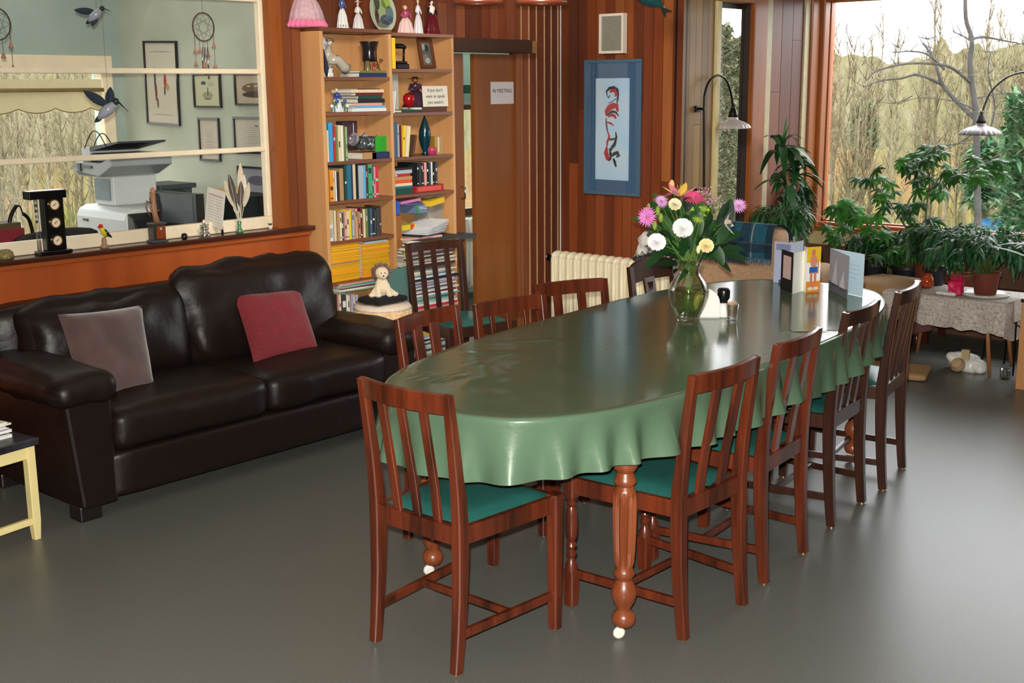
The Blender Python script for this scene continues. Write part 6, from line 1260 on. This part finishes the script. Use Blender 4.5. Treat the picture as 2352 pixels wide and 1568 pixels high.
neck = vb+Vector((0,0,.215)); rf = random.Random(15)
def stem(m, head, k, r=.0022, short=False):
    a = k*2.399; foot = vb+Vector((.03*math.cos(a),.03*math.sin(a),.025)); nk = neck+Vector((.022*math.cos(a+2.6),.022*math.sin(a+2.6),0)); m.tube(smoothp(([] if short else [foot])+[nk, nk.lerp(head,.5)+Vector((0,0,.02)), head], 3), r, 6, (112,150,66))
kf = [0]
def flower(kind, px, py, dd, r, col, label, name='flower', face=None, col2=None, group=None):
    kf[0] += 1; h = VP_(px, py, dd); t = thing(name, label, 'flower', h, 0, group); nrm = (-FW*.9+UP*.3) if face is None else Vector(face); nrm.normalize(); s1, s2 = frame(nrm)
    m = MB(); stem(m, h-nrm*.012, kf[0]); m.build('stem', LEAFM, t, smooth=True); m = MB(); m.k(col)
    if kind == 'daisy':
        for ring, (n_, L_, w_, tl) in enumerate(((22,1.0,.16,.05),(18,.8,.15,.3),(14,.55,.14,.7),(8,.3,.14,1.2))):
            for j in range(n_): an = 2*PI*(j+.5*ring)/n_+rf.uniform(-.05,.05); m.leaf(h, (s1*math.cos(an)+s2*math.sin(an))+nrm*tl, nrm, r*L_, r*w_, droop=0, seg=3, fold=.3, col=tuple(v*rf.uniform(.9,1.08) for v in col))
    elif kind == 'carnation':
        for ring in range(5):
            n_ = 9-ring; R0 = r*(1-.18*ring)
            for j in range(n_):
                an = 2*PI*(j+.4*ring)/n_; d_ = (s1*math.cos(an)+s2*math.sin(an))+nrm*(.1+.28*ring); dn = d_.normalized(); sdd = dn.cross(nrm).normalized(); n2 = sdd.cross(dn); V_ = []
                for a_ in range(4):
                    for b_ in range(7): u = (a_)/3; w_ = (b_/6-.5)*2; V_.append(h+dn*(R0*u*(1-.10*w_*w_))+sdd*(w_*R0*.42*u**.7)+n2*(.006*math.sin(b_*2.2+j)*u+.10*R0*u*u))
                m.add(V_, [(a_*7+b_, (a_+1)*7+b_, (a_+1)*7+b_+1, a_*7+b_+1) for a_ in range(3) for b_ in range(6)], tuple(min(255, v*rf.uniform(.95,1.04)) for v in col))
    elif kind == 'lily':
        for j in range(6): an = 2*PI*j/6+.3; m.leaf(h, (s1*math.cos(an)+s2*math.sin(an))+nrm*.7, nrm, r*1.15, r*.42, droop=.1, seg=7, fold=-.3, col=(col if j % 2 else (col2 or col)))
        for j in range(5): an = 2*PI*j/5; m.tube([h, h+nrm*r*.6+(s1*math.cos(an)+s2*math.sin(an))*r*.15], .0012, 4, (210,190,90))
    elif kind == 'mum':
        for j in range(70): a_ = rf.uniform(0,2*PI); z_ = rf.uniform(.0,1); d_ = (s1*math.cos(a_)+s2*math.sin(a_))*math.sqrt(1-z_*z_)+nrm*z_; m.leaf(h+d_*r*.35, d_, s1+s2*.3, r*.62, r*.17, droop=0, seg=2, col=tuple(v*rf.uniform(.85,1.1) for v in col))
        m.ball(h, r*.5, 10, tuple(v*.8 for v in col))
    elif kind == 'bud': m.ball(h, (r*.5,r*.5,r), 10, col)
    elif kind == 'cluster':
        for j in range(46): q_ = h+Vector((rf.gauss(0,r*.45),rf.gauss(0,r*.4),rf.gauss(0,r*.32))); m.ball(q_, r*.085, 6, tuple(v*rf.uniform(.8,1.15) for v in col)).tube([h-Vector((0,0,r*.9)), q_], .0006, 3, (110,130,80))
    m.build('petals' if kind != 'bud' else 'bud_tip', mat('petal', (255,255,255), .6, attr=True, var=.04, scale=50, sheen=.2), t, smooth=True)
    if kind == 'daisy': MB().ball(h+nrm*.004, (r*.14,)*3, 8, (190,120,110)).build('centre', PAINT, t, smooth=True)
    return t
WF = (252,250,246)
flower('carnation',1568,525,-.13,.041,WF,'large white carnation at the centre front of the bouquet')
flower('carnation',1508,557,-.10,.037,WF,'white carnation low at the left of the bouquet')
flower('carnation',1622,565,-.12,.030,(250,228,166),'pale yellow carnation low at the right of the bouquet')
flower('bud',1604,573,-.12,.017,(250,232,180),'pale yellow rosebud beside the yellow carnation')
flower('daisy',1487,498,-.06,.042,(230,130,206),'large pink daisy at the left edge of the bouquet', face=(.3,-1,.15))
flower('daisy',1519,463,-.02,.030,(216,166,220),'lilac pink daisy at the upper left of the bouquet')
flower('daisy',1697,473,-.02,.034,(220,164,216),'lilac daisy on a long stem at the right of the bouquet', face=(.5,-.8,.6))
flower('bud',1678,478,.0,.014,(226,150,190),'pink bud beside the lilac daisy at the right')
flower('mum',1617,480,-.08,.026,(170,206,40),'lime green button flower, upper one right of centre')
flower('mum',1612,492,-.06,.020,(160,198,36),'lime green button flower, middle one right of centre')
flower('mum',1602,505,-.12,.024,(176,208,44),'lime green button flower with a warm centre, lowest one right of centre')
flower('bud',1590,485,-.06,.020,(150,190,50),'flat green bud left of the lime button flowers')
flower('lily',1560,450,-.04,.072,(238,196,70),'yellow and pink lily at the top of the bouquet', face=UP*1+FW*-.4, col2=(236,128,150))
flower('daisy',1592,455,-.06,.046,(240,70,140),'hot pink daisy near the top of the bouquet', face=UP*.8-FW*.7)
flower('daisy',1606,456,.02,.042,(236,76,140),'second hot pink daisy just behind the first', face=UP*.9-FW*.4+RT*.4)
flower('lily',1584,458,.03,.068,(240,170,140),'salmon lily at the top right of the yellow lily', face=UP*.9+RT*.5)
flower('daisy',1538,448,.02,.032,(226,60,120),'dark pink daisy left behind the yellow lily', face=UP*.9-RT*.3)
flower('bud',1543,425,.0,.022,(244,196,130),'tall peach bud at the very top of the bouquet')
flower('carnation',1550,470,-.06,.026,(240,232,190),'cream carnation under the yellow lily')
flower('lily',1497,478,.0,.038,(240,196,160),'peach lily above the large pink daisy', face=-RT*.8+UP*.8)
flower('lily',1664,512,-.04,.048,(240,226,214),'white lily opening to the right of the bouquet', face=RT*1+UP*.1-FW*.3)
flower('cluster',1640,462,.02,.055,(196,168,160),'airy pinkish filler sprig at the upper right of the bouquet')
flower('cluster',1668,485,.03,.050,(150,150,110),'airy green filler sprig at the right of the bouquet')
flower('cluster',1620,440,.03,.030,(224,150,180),'small pink sprig at the top right of the bouquet')
for px_, py_, nm_ in ((1511,484,'upper'),(1518,500,'middle'),(1504,518,'lower')): flower('bud',px_,py_,-.07,.019,(136,164,50),'green bud, %s of three at the left of the bouquet' % nm_)
bf_ = thing('bouquet_foliage', 'dark green leaves and stems filling the flower bouquet', 'foliage', neck); bf_['kind'] = 'stuff'; m = MB()
for k in range(150):
    px_, py_ = rf.gauss(1585,42), rf.gauss(540,36)
    if not (1470 < px_ < 1690 and 455 < py_ < 620): continue
    h = VP_(px_, py_, rf.uniform(-.09,.10)); d_ = (h-neck).normalized()+Vector((rf.uniform(-.4,.4),rf.uniform(-.4,.4),rf.uniform(-.3,.3))); m.leaf(h-d_*.03, d_, -FW+UP*.6, rf.uniform(.06,.13), rf.uniform(.022,.045), droop=rf.uniform(0,.5), seg=5, fold=.2, col=rf.choice([(34,74,34),(26,58,30),(50,96,44),(40,84,40),(66,110,50)]))
for k in range(26): px_, py_ = rf.uniform(1500,1670), rf.uniform(470,560); stem(m, VP_(px_, py_, rf.uniform(-.06,.06)), k+40, .0019, True)
m.leaf(VP_(1650,545,-.03), RT*.35+UP*1, -FW, .16, .065, droop=.0, seg=8, fold=.15, col=(26,60,34)); m.leaf(VP_(1642,560,-.07), RT*.2-UP*.5, -FW, .09, .04, droop=.0, seg=8, col=(46,90,44)); m.leaf(VP_(1640,590,-.02), RT*.7-UP*.45, -FW+UP, .08, .035, droop=.2, seg=8, col=(36,76,38)); m.leaf(VP_(1530,575,-.03), -RT*.8-UP*.5, -FW+UP, .10, .045, droop=.2, seg=8, col=(36,76,38)); m.leaf(VP_(1655,585,0), RT*.9+UP*.1, -FW+UP, .11, .05, droop=.3, seg=8, col=(40,84,40))
m.build('leaves', LEAFM, bf_, smooth=True)
q = PZ(1624,731,TZ); nh = thing('napkin_holder', 'white napkin holder with rounded top just behind the vase', 'napkin holder', q); WPL = mat('white_gloss', (244,242,238), .25, var=.03)
m = MB(); rdir = RT.copy(); rdir.z = 0; rdir.normalize(); bdir = Vector((-rdir.y, rdir.x, 0))
def arch(c, w_, h_, n_=12): return [c-rdir*w_, c+rdir*w_, c+rdir*w_+Vector((0,0,h_*.55))]+[c+rdir*(w_*math.cos(PI*k/n_))+Vector((0,0,h_*.55+h_*.45*math.sin(PI*k/n_))) for k in range(1,n_)]+[c-rdir*w_+Vector((0,0,h_*.55))]
m.ext(arch(q-rdir*.0, .050, .115), bdir*.005); m.ext(arch(q+bdir*.04, .050, .115), bdir*.005); m.build('side', WPL, nh, bevel=.001)
MB().ext([q-rdir*.05,q+rdir*.05,q+rdir*.05+bdir*.045,q-rdir*.05+bdir*.045], (0,0,.006)).build('base', WPL, nh); m = MB()
for k in range(6): m.ext(arch(q+bdir*(.008+.005*k)+Vector((0,0,.006)), .044, .105), bdir*.003)
m.build('napkins', PAPER, nh)
q = PZ(1661,727,TZ); ss = thing('salt_shaker', 'white shaker with a tall black lid right of the vase', 'shaker', q); MB().lathe([(0,0),(.026,0),(.028,.006),(.027,.04),(.022,.058),(0,.058)], q, 28).build('body', WPL, ss, smooth=True); MB().lathe([(.019,.058),(.017,.066),(.025,.078),(.026,.108),(.022,.116),(0,.117)], q, 28).build('lid', BLACKM, ss, smooth=True)
q = PZ(1681,735,TZ); tg_ = thing('toothpick_glass', 'small clear tapered glass of toothpicks beside the shaker', 'glass', q); MB().lathe([(0,0),(.018,0),(.020,.012),(.026,.066),(.0245,.066),(.017,.014),(0,.012)], q, 28).build('glass_body', glass('shot_glass', refl=.22), tg_, smooth=True); m = MB()
for k in range(34): a = k*2.4; r0 = .012*math.sqrt((k%17)/17); m.tube([q+Vector((r0*math.cos(a),r0*math.sin(a),.014)), q+Vector((r0*1.7*math.cos(a),r0*1.7*math.sin(a),.074+.004*math.sin(k)))], .0009, 4, (206,160,110))
tp_ = m.build('toothpicks', PAINT, tg_); 
# greeting cards
def card(lpx, spx, rpx, h, cols, label, deco=None, dz=0):
    """folded card standing: left foot, spine foot, right foot (photo points on the table top)"""
    A_, B_, C_ = [PZ(p[0], p[1], TZ) for p in (lpx, spx, rpx)]; t = thing('greeting_card', label, 'greeting card', B_, 0, 'greeting cards standing at the far end of the table')
    for nm_, (P_, Q_), c_ in (('cover',(A_,B_),cols[0]),('back',(B_,C_),cols[1])):
        d_ = (Q_-P_); n_ = Vector((-d_.y,d_.x,0)).normalized()
        if n_.dot(FW) > 0: n_ = -n_
        o = MB().ext([P_,Q_,Q_+Vector((0,0,h)),P_+Vector((0,0,h))], -n_*.0012, c_).build(nm_, PAPER, t)
        if deco and nm_ in deco:
            m = MB()
            for i, (u0,v0,u1,v1,cc,kind) in enumerate(deco[nm_]):
                def at_(u, v): return P_+d_*u+Vector((0,0,h*v))+n_*(.0005+.00012*i)
                if kind == 'r': m.add([at_(u0,v0),at_(u1,v0),at_(u1,v1),at_(u0,v1)], [(0,1,2,3)], cc)
                elif kind == 'e': m.add([at_((u0+u1)/2+(u1-u0)/2*math.cos(2*PI*k/14),(v0+v1)/2+(v1-v0)/2*math.sin(2*PI*k/14)) for k in range(14)], [tuple(range(14))], cc)
                elif kind == 't': m.add([at_(u0,v0),at_(u1,v0),at_((u0*.7+u1*.3),v1)], [(0,1,2)], cc)
            m.build('picture', PAPER, o)
    return t
card((1776,648),(1817,652),(1842,645), .195, [(168,176,206),(206,216,236)], 'pale lilac blue card at the back left of the standing cards', {'cover':[(.1,.8,.9,.95,(120,128,160),'r'),(.5,.3,.9,.6,(206,196,120),'e'),(.3,.0,.7,.08,(70,74,90),'r')]})
card((1792,664),(1820,675),(1856,666), .185, [(22,18,20),(250,250,244)], 'card with a black cover and a pale window, opened to a white inside', {'cover':[(.18,.32,.82,.88,(222,190,184),'r')]})
card((1842,668),(1850,672),(1882,669), .205, [(240,236,220),(250,248,240)], 'yellow and orange card showing a figure in blue swimming trunks', {'back':[(0,.66,1,1,(240,196,30),'r'),(0,0,1,.24,(240,140,30),'r'),(.25,.52,.75,.84,(222,142,112),'e'),(.32,.80,.62,.95,(214,130,100),'e'),(.2,.42,.78,.56,(30,96,186),'r'),(.26,.10,.44,.44,(214,132,100),'r'),(.54,.10,.72,.44,(214,132,100),'r'),(.1,.04,.5,.12,(236,220,200),'e'),(.5,.04,.9,.12,(236,220,200),'e'),(.76,.38,.86,.74,(214,132,100),'e')]})
card((1946,688),(1903,664),(1981,682), .19, [(168,168,182),(206,232,246)], 'card with two sailing boats on a grey cover and a pale blue inside', {'cover':[(0,0,1,.22,(96,104,112),'r'),(.55,.2,.85,.85,(206,206,216),'t'),(.15,.2,.45,.62,(214,214,222),'t'),(.1,.14,.5,.2,(70,74,84),'e'),(.5,.14,.95,.21,(70,74,84),'e')],'back':[(.5,.5+.04*0,.9,.51,(150,190,210),'r'),(.5,.6,.9,.61,(150,190,210),'r'),(.5,.7,.9,.71,(150,190,210),'r'),(.5,.4,.8,.41,(150,190,210),'r')]})
# ================================================================== OUTSIDE
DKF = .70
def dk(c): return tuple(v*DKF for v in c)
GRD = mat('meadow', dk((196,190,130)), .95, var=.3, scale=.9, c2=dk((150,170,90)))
gz = -2.4
struct(MB().grid(lambda u, v: ((-70+110*u), (WY+.3+70*v), gz+.3*noise.noise(Vector((u*9,v*9,0)))-max(0,1-v*12)*0), 50, 40).build('ground', GRD, smooth=True))
struct(MB().grid(lambda u, v: (-70+(62.7)*u, -45+53.8*v, gz+.3*noise.noise(Vector((u*9,v*9,4)))), 40, 30).build('ground_side', GRD, smooth=True))
def treemat(name, a, b, c3, sc, st):
    m_ = mat(name, a, 1, var=.3, scale=sc, c2=b, stretch=st); N_, L_ = m_.node_tree.nodes, m_.node_tree.links; b_ = N_['Principled BSDF']; src = b_.inputs['Base Color'].links[0].from_socket
    n2 = N_.new('ShaderNodeTexNoise'); n2.inputs['Scale'].default_value = .5; n2.inputs['Detail'].default_value = 12; n2.inputs['Roughness'].default_value = .75; tc = N_.new('ShaderNodeTexCoord'); L_.new(tc.outputs['Object'], n2.inputs['Vector'])
    rp = N_.new('ShaderNodeValToRGB'); rp.color_ramp.elements[0].position = .42; rp.color_ramp.elements[1].position = .62; L_.new(n2.outputs['Fac'], rp.inputs['Fac'])
    mx_ = N_.new('ShaderNodeMix'); mx_.data_type = 'RGBA'; L_.new(rp.outputs['Color'], mx_.inputs['Factor']); L_.new(src, mx_.inputs['A']); mx_.inputs['B'].default_value = rgb(c3); L_.new(mx_.outputs['Result'], b_.inputs['Base Color'])
    b_.inputs['Specular IOR Level'].default_value = 0; return m_
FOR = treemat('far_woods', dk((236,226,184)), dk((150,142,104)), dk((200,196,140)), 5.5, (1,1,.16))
az0, az1, RR_ = -104, 12, 44
def ring(u, v):
    a = math.radians(az0+(az1-az0)*u); top_ = 2.75+1.0*noise.noise(Vector((u*40,0,0)))+.7*noise.noise(Vector((u*170,3,0)))+.5*math.sin(u*9); r_ = RR_+1.5*v
    return (r_*math.sin(a), r_*math.cos(a), gz-.5+(top_-gz+.5)*v)
o = MB().grid(ring, 700, 6).build('far_woods', FOR, smooth=False); struct(o)
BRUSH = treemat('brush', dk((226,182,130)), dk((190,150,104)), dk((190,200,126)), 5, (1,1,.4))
def ring2(u, v):
    a = math.radians(az0+(az1-az0)*u); top_ = -.3+.55*noise.noise(Vector((u*60,0,9)))+.3*noise.noise(Vector((u*260,0,2))); r_ = 38+3*v; return (r_*math.sin(a), r_*math.cos(a), gz-.3+(top_-gz+.3)*v)
struct(MB().grid(ring2, 700, 5).build('brush_bank', BRUSH))
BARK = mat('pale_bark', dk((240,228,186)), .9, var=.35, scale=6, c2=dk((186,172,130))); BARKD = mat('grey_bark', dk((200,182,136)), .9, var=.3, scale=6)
def treemesh(seed, H_, branchy):
    rr_ = random.Random(seed); m = MB(); P_ = [Vector((0,0,0))]; 
    for k in range(7): P_.append(P_[-1]+Vector((rr_.gauss(0,.05),rr_.gauss(0,.05),H_/7)))
    m.tube(P_, [.055*(1-.85*i/7) for i in range(8)], 6)
    for k in range(branchy):
        i = rr_.randint(2,6); p = P_[i].lerp(P_[min(7,i+1)], rr_.random()); a = rr_.uniform(0,2*PI); L_ = rr_.uniform(.5,1.4)*(1-.08*i); e = p+Vector((math.cos(a)*L_*.35, math.sin(a)*L_*.35, L_*rr_.uniform(.7,1))); mid = (p+e)/2+Vector((0,0,-.05*L_)); m.tube([p,mid,e], [.014,.009,.003], 4)
        for q_ in range(5): b0 = mid.lerp(e, rr_.random()); m.tube([b0, b0+Vector((rr_.gauss(0,.16),rr_.gauss(0,.16),rr_.uniform(.1,.45)))], [.006,.002], 3)
    return m
protos = []
for k in range(6):
    o = treemesh(50+k, 4.9+.22*k, 24).build('bare_tree', BARK if k % 2 == 0 else BARKD, smooth=True); protos.append(o)
rt_ = random.Random(77); GT = 'bare trees standing outside the windows'; placed = 0
for k in range(560):
    a = math.radians(rt_.uniform(-100, 4)); r_ = rt_.uniform(24, 41); pt = Vector((r_*math.sin(a), r_*math.cos(a), gz-.1))
    az = math.degrees(a)
    if not (-74 < az < -52 or -37 < az < -14): continue
    o = protos[k % 6]
    if o.get('used'): o = o.copy(); COL.objects.link(o)
    else: o['used'] = 1
    s_ = rt_.uniform(.78,1.05); o.location = pt; o.scale = (s_,s_,s_*rt_.uniform(.9,1.08)); o.rotation_euler = (0,0,rt_.uniform(0,6)); tag(o, 'thin bare tree in the woods outside the windows', 'tree', GT)
for o in protos:
    if not o.get('used'): bpy.data.objects.remove(o)
# the large bare tree and its branches
D_ = 17.0; bt = thing('large_bare_tree', 'large bare tree with spreading branches outside the big window', 'tree', PD(2245,560,D_)); GB = mat('dark_grey_bark', dk((116,114,112)), .9, var=.3, scale=5)
def br(pts, r0, r1, m): P_ = smoothp([PD(x, y, D_+d) for x, y, d in pts]); n_ = len(P_); m.tube(P_, [r0+(r1-r0)*i/n_ for i in range(n_)], 7)
m = MB(); br([(2255,640,0),(2246,500,0),(2243,330,0),(2240,250,0),(2230,180,0),(2228,140,0),(2232,90,0),(2218,40,0),(2218,-40,0)], .055, .024, m); m.build('trunk', GB, bt, smooth=True)
for pts, r0 in (([(2243,275,0),(2200,235,.2),(2165,195,.3),(2150,150,.3),(2135,120,.4),(2120,100,.4)],.035),([(2230,190,0),(2200,165,-.2),(2170,150,-.3),(2110,145,-.4),(2060,150,-.5),(2010,165,-.5),(1990,185,-.5)],.026),([(2165,195,.3),(2110,172,.4),(2070,180,.5),(2020,186,.5),(1985,200,.5)],.022),([(2170,160,-.3),(2130,125,-.3),(2090,118,-.4),(2060,120,-.4)],.018),([(2232,95,0),(2210,82,.2),(2190,74,.3)],.014),([(2232,90,0),(2260,85,.3),(2300,92,.3),(2352,102,.4)],.022),([(2245,300,0),(2200,330,.3),(2150,352,.3)],.012),([(2246,225,0),(2300,215,.2),(2352,216,.2)],.012),([(2262,330,.4),(2285,250,.4),(2270,170,.4),(2275,120,.4)],.018),([(2095,220,.5),(2060,236,.5),(2020,235,.5)],.010),([(2140,128,.4),(2130,90,.4)],.010),([(2062,150,-.5),(2063,110,-.5)],.010),([(2246,255,0),(2190,232,-.3),(2110,225,-.4),(2060,240,-.4)],.010)):
    m = MB(); br(pts, r0, r0*.3, m); rr_ = random.Random(int(pts[0][0]*7+pts[1][1]))
    for k in range(9):
        i = rr_.randint(1,len(pts)-1); x_, y_, d_ = pts[i]; m.tube([PD(x_,y_,D_+d_), PD(x_+rr_.uniform(-28,28),y_+rr_.uniform(-36,6),D_+d_)], [.006,.002], 4)
    m.build('branch', GB, bt, smooth=True)
# evergreens at the right
def evergreen(px, py0, py1, D0, wpx, seed, label, pal):
    rr_ = random.Random(seed); t = thing('evergreen_tree', label, 'tree', PD(px, py1, D0)); m = MB(); m.tube([PD(px,py1+60,D0),PD(px,py0+30,D0)], [.10,.03], 6, (90,80,60)); m.build('trunk', PAINT, t, smooth=True); m = MB()
    lf = D0/20*(.55 if 'mossy' in label else 1)
    for k in range(6500 if 'mossy' in label else 3400):
        u = rr_.random(); y_ = py0+(py1-py0)*u; w_ = wpx*(.35+.65*math.sin(min(1,u*1.1)*PI*.62))*(.75+.25*math.sin(y_*.16+seed)); x_ = px+w_*rr_.uniform(-1,1)
        p = PD(x_, y_, D0+rr_.uniform(-1.2,1.2)); d_ = Vector((rr_.uniform(-1,1),rr_.uniform(-1,1),rr_.uniform(-.3,.8))); m.leaf(p, d_, UPZ, rr_.uniform(.13,.26)*lf, .085*lf, droop=.2, seg=2, col=rr_.choice(pal))
    m.build('crown', mat('leaf_far', (90,150,100), .9, attr=True, var=.2, scale=8, spec=.1), t, smooth=True)
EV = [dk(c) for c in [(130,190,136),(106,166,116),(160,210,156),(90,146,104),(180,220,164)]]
evergreen(2345, 215, 545, 19, 70, 3, 'pale green evergreen at the right edge outside the big window', EV)
evergreen(2262, 330, 470, 22, 46, 4, 'rounded green shrub left of the evergreen outside the big window', EV)
evergreen(1985, 255, 330, 33, 12, 5, 'small ivy covered trunk in the woods outside the big window', EV)
for k_, (px_, D_2, w_) in enumerate(((1666,15,40),(1697,18,44))): evergreen(px_, 60+30*k_, 470, D_2, w_, 9+k_, 'dark mossy tree %s the narrow side window' % ['filling the left part of','behind the right part of'][k_], [dk(c) for c in [(160,160,120),(130,138,100),(184,178,146),(112,120,88)]])
# flat blue boat on the grass
c = PD(2287,510,21); bo = thing('blue_boat', 'small blue upturned boat lying on the grass outside the big window', 'boat', c); m = MB()
def hull(u, v): a = v*PI; w_ = .30*math.sin(PI*min(.97,max(.03,u)))**.6; q_ = c+RT*(-.36+.72*u)*1.0; return q_+Vector((0,0,-.10))+FW*0+Vector((FW.x,FW.y,0))*(w_*math.cos(a))+Vector((0,0,.17*math.sin(a)))
MB().grid(hull, 18, 12).build('hull', mat('boat_blue', (44,120,170), .5, var=.15, scale=4), bo, smooth=True); MB().tube([Vector(hull(u/18,0))-Vector((FW.x,FW.y,0))*.0 for u in range(19)], .018, 6).build('gunwale', mat('boat_white', (190,206,210), .5), bo, smooth=True)
tag(MB().ext([c-RT*.36-Vector((0,0,.14)), c+RT*.36-Vector((0,0,.14)), c+RT*.36-Vector((0,0,.10)), c-RT*.36-Vector((0,0,.10))], FW*.5).ext([Vector((c.x-.2,c.y,gz)),Vector((c.x-.1,c.y,gz)),Vector((c.x-.1,c.y,c.z-.12)),Vector((c.x-.2,c.y,c.z-.12))], (0,.1,0)).ext([Vector((c.x+.2,c.y,gz)),Vector((c.x+.1,c.y,gz)),Vector((c.x+.1,c.y,c.z-.12)),Vector((c.x+.2,c.y,c.z-.12))], (0,.1,0)).build('boat_rack', BARKD), 'low wooden rack holding the blue boat outside', 'rack')
m = MB(); rr6 = random.Random(19)
for k in range(3800):
    a = math.radians(rr6.uniform(-38,-8) if k % 2 else rr6.uniform(-78,-52)); r_ = rr6.uniform(20,37); p = Vector((r_*math.sin(a), r_*math.cos(a), gz-.05)); m.leaf(p, (rr6.uniform(-.3,.3),rr6.uniform(-.3,.3),1), (1,0,0), rr6.uniform(.4,1.2)*(.5+r_/40), .06, droop=.1, seg=2, col=rr6.choice([dk(c) for c in [(206,206,120),(226,212,140),(176,190,100),(212,182,124),(236,228,140)]]))
tag(m.build('tall_grass', mat('grass_far', (160,170,90), .95, attr=True, spec=.05)), 'tall yellow green grass growing in front of the woods outside', 'grass', None, 'stuff')
# ================================================================== CAMERA, LIGHT, SKY
cam = bpy.data.cameras.new('camera'); cam.sensor_width = 36; cam.lens = FPX/2352*36; cam.clip_end = 300; cam.clip_start = .05
co = bpy.data.objects.new('camera', cam); COL.objects.link(co)
M4 = Matrix((RT, UP, -FW)).transposed().to_4x4(); M4.translation = CAM; co.matrix_world = M4
bpy.context.scene.camera = co
def light(name, kind, loc, energy, color=(1,1,1), size=.1, size_y=None, target=None, **kw):
    l = bpy.data.lights.new(name, kind); l.energy = energy; l.color = color
    if kind == 'AREA':
        l.size = size
        if size_y: l.shape = 'RECTANGLE'; l.size_y = size_y
    elif kind in ('POINT', 'SPOT'): l.shadow_soft_size = size
    for k, v in kw.items(): setattr(l, k, v)
    o = bpy.data.objects.new(name, l); COL.objects.link(o); o.location = loc
    if target is not None: o.rotation_euler = (Vector(target)-Vector(loc)).to_track_quat('-Z', 'Y').to_euler()
    return o
fl = CAM+RT*(-.02)+UP*.07+FW*.02
light('camera_flash', 'SPOT', fl, 980, (1, .97, .91), .02, target=CAM+FW*5, spot_size=math.radians(76), spot_blend=.5)
light('flash_bounce', 'POINT', (-.3, .3, 2.35), 14, (1, .95, .86), .35)
light('room_fill', 'AREA', (-2.6, 3.6, 2.58), 9, (1, .90, .76), 3.2, 4.0, target=(-2.6, 3.6, 0))
light('bookcase_fill', 'SPOT', (-2.6, 2.6, 2.5), 290, (1, .95, .86), .25, target=(-5.2, 4.9, 1.35), spot_size=math.radians(62), spot_blend=.7)  # added fill without a fitting, brightens the bookcase and doors
light('plank_wall_fill', 'SPOT', (-3.0, 3.6, 2.5), 210, (1, .95, .86), .25, target=(-4.9, 6.4, 1.5), spot_size=math.radians(62), spot_blend=.7)  # added fill, no such lamp in the room, lifts the plank wall
light('daylight_big_window', 'AREA', (-2.2, WY+1.1, 2.9), 260, (.93, .97, 1), 4.4, 1.6, target=(-2.3, 5.6, .2))
light('daylight_office', 'AREA', (OX-.9, 3.0, 2.7), 60, (.97, 1, .95), 2.4, 1.3, target=(-5.9, 3.2, .9))
light('office_fill', 'AREA', (-6.1, 2.9, 2.58), 14, (1, .98, .92), 1.4, 2.2, target=(-6.1, 2.9, 0))
light('hall_fill', 'AREA', (-6.2, 7.2, 2.58), 12, (1, 1, .95), 1, 1.6, target=(-6.2, 7.2, 0))
w = bpy.data.worlds.new('overcast_sky'); bpy.context.scene.world = w; w.use_nodes = True
bg = w.node_tree.nodes['Background']; bg.inputs['Color'].default_value = (.97, .98, 1, 1); bg.inputs['Strength'].default_value = 4.2
sc = bpy.context.scene
sc.view_settings.view_transform = 'Standard'; sc.view_settings.look = 'None'; sc.view_settings.exposure = 0.0; sc.view_settings.gamma = 1.0
sc.cycles.use_denoising = True
sc.cycles.max_bounces = 8; sc.cycles.diffuse_bounces = 4; sc.cycles.glossy_bounces = 4; sc.cycles.transparent_max_bounces = 16
sc.cycles.sample_clamp_indirect = 6
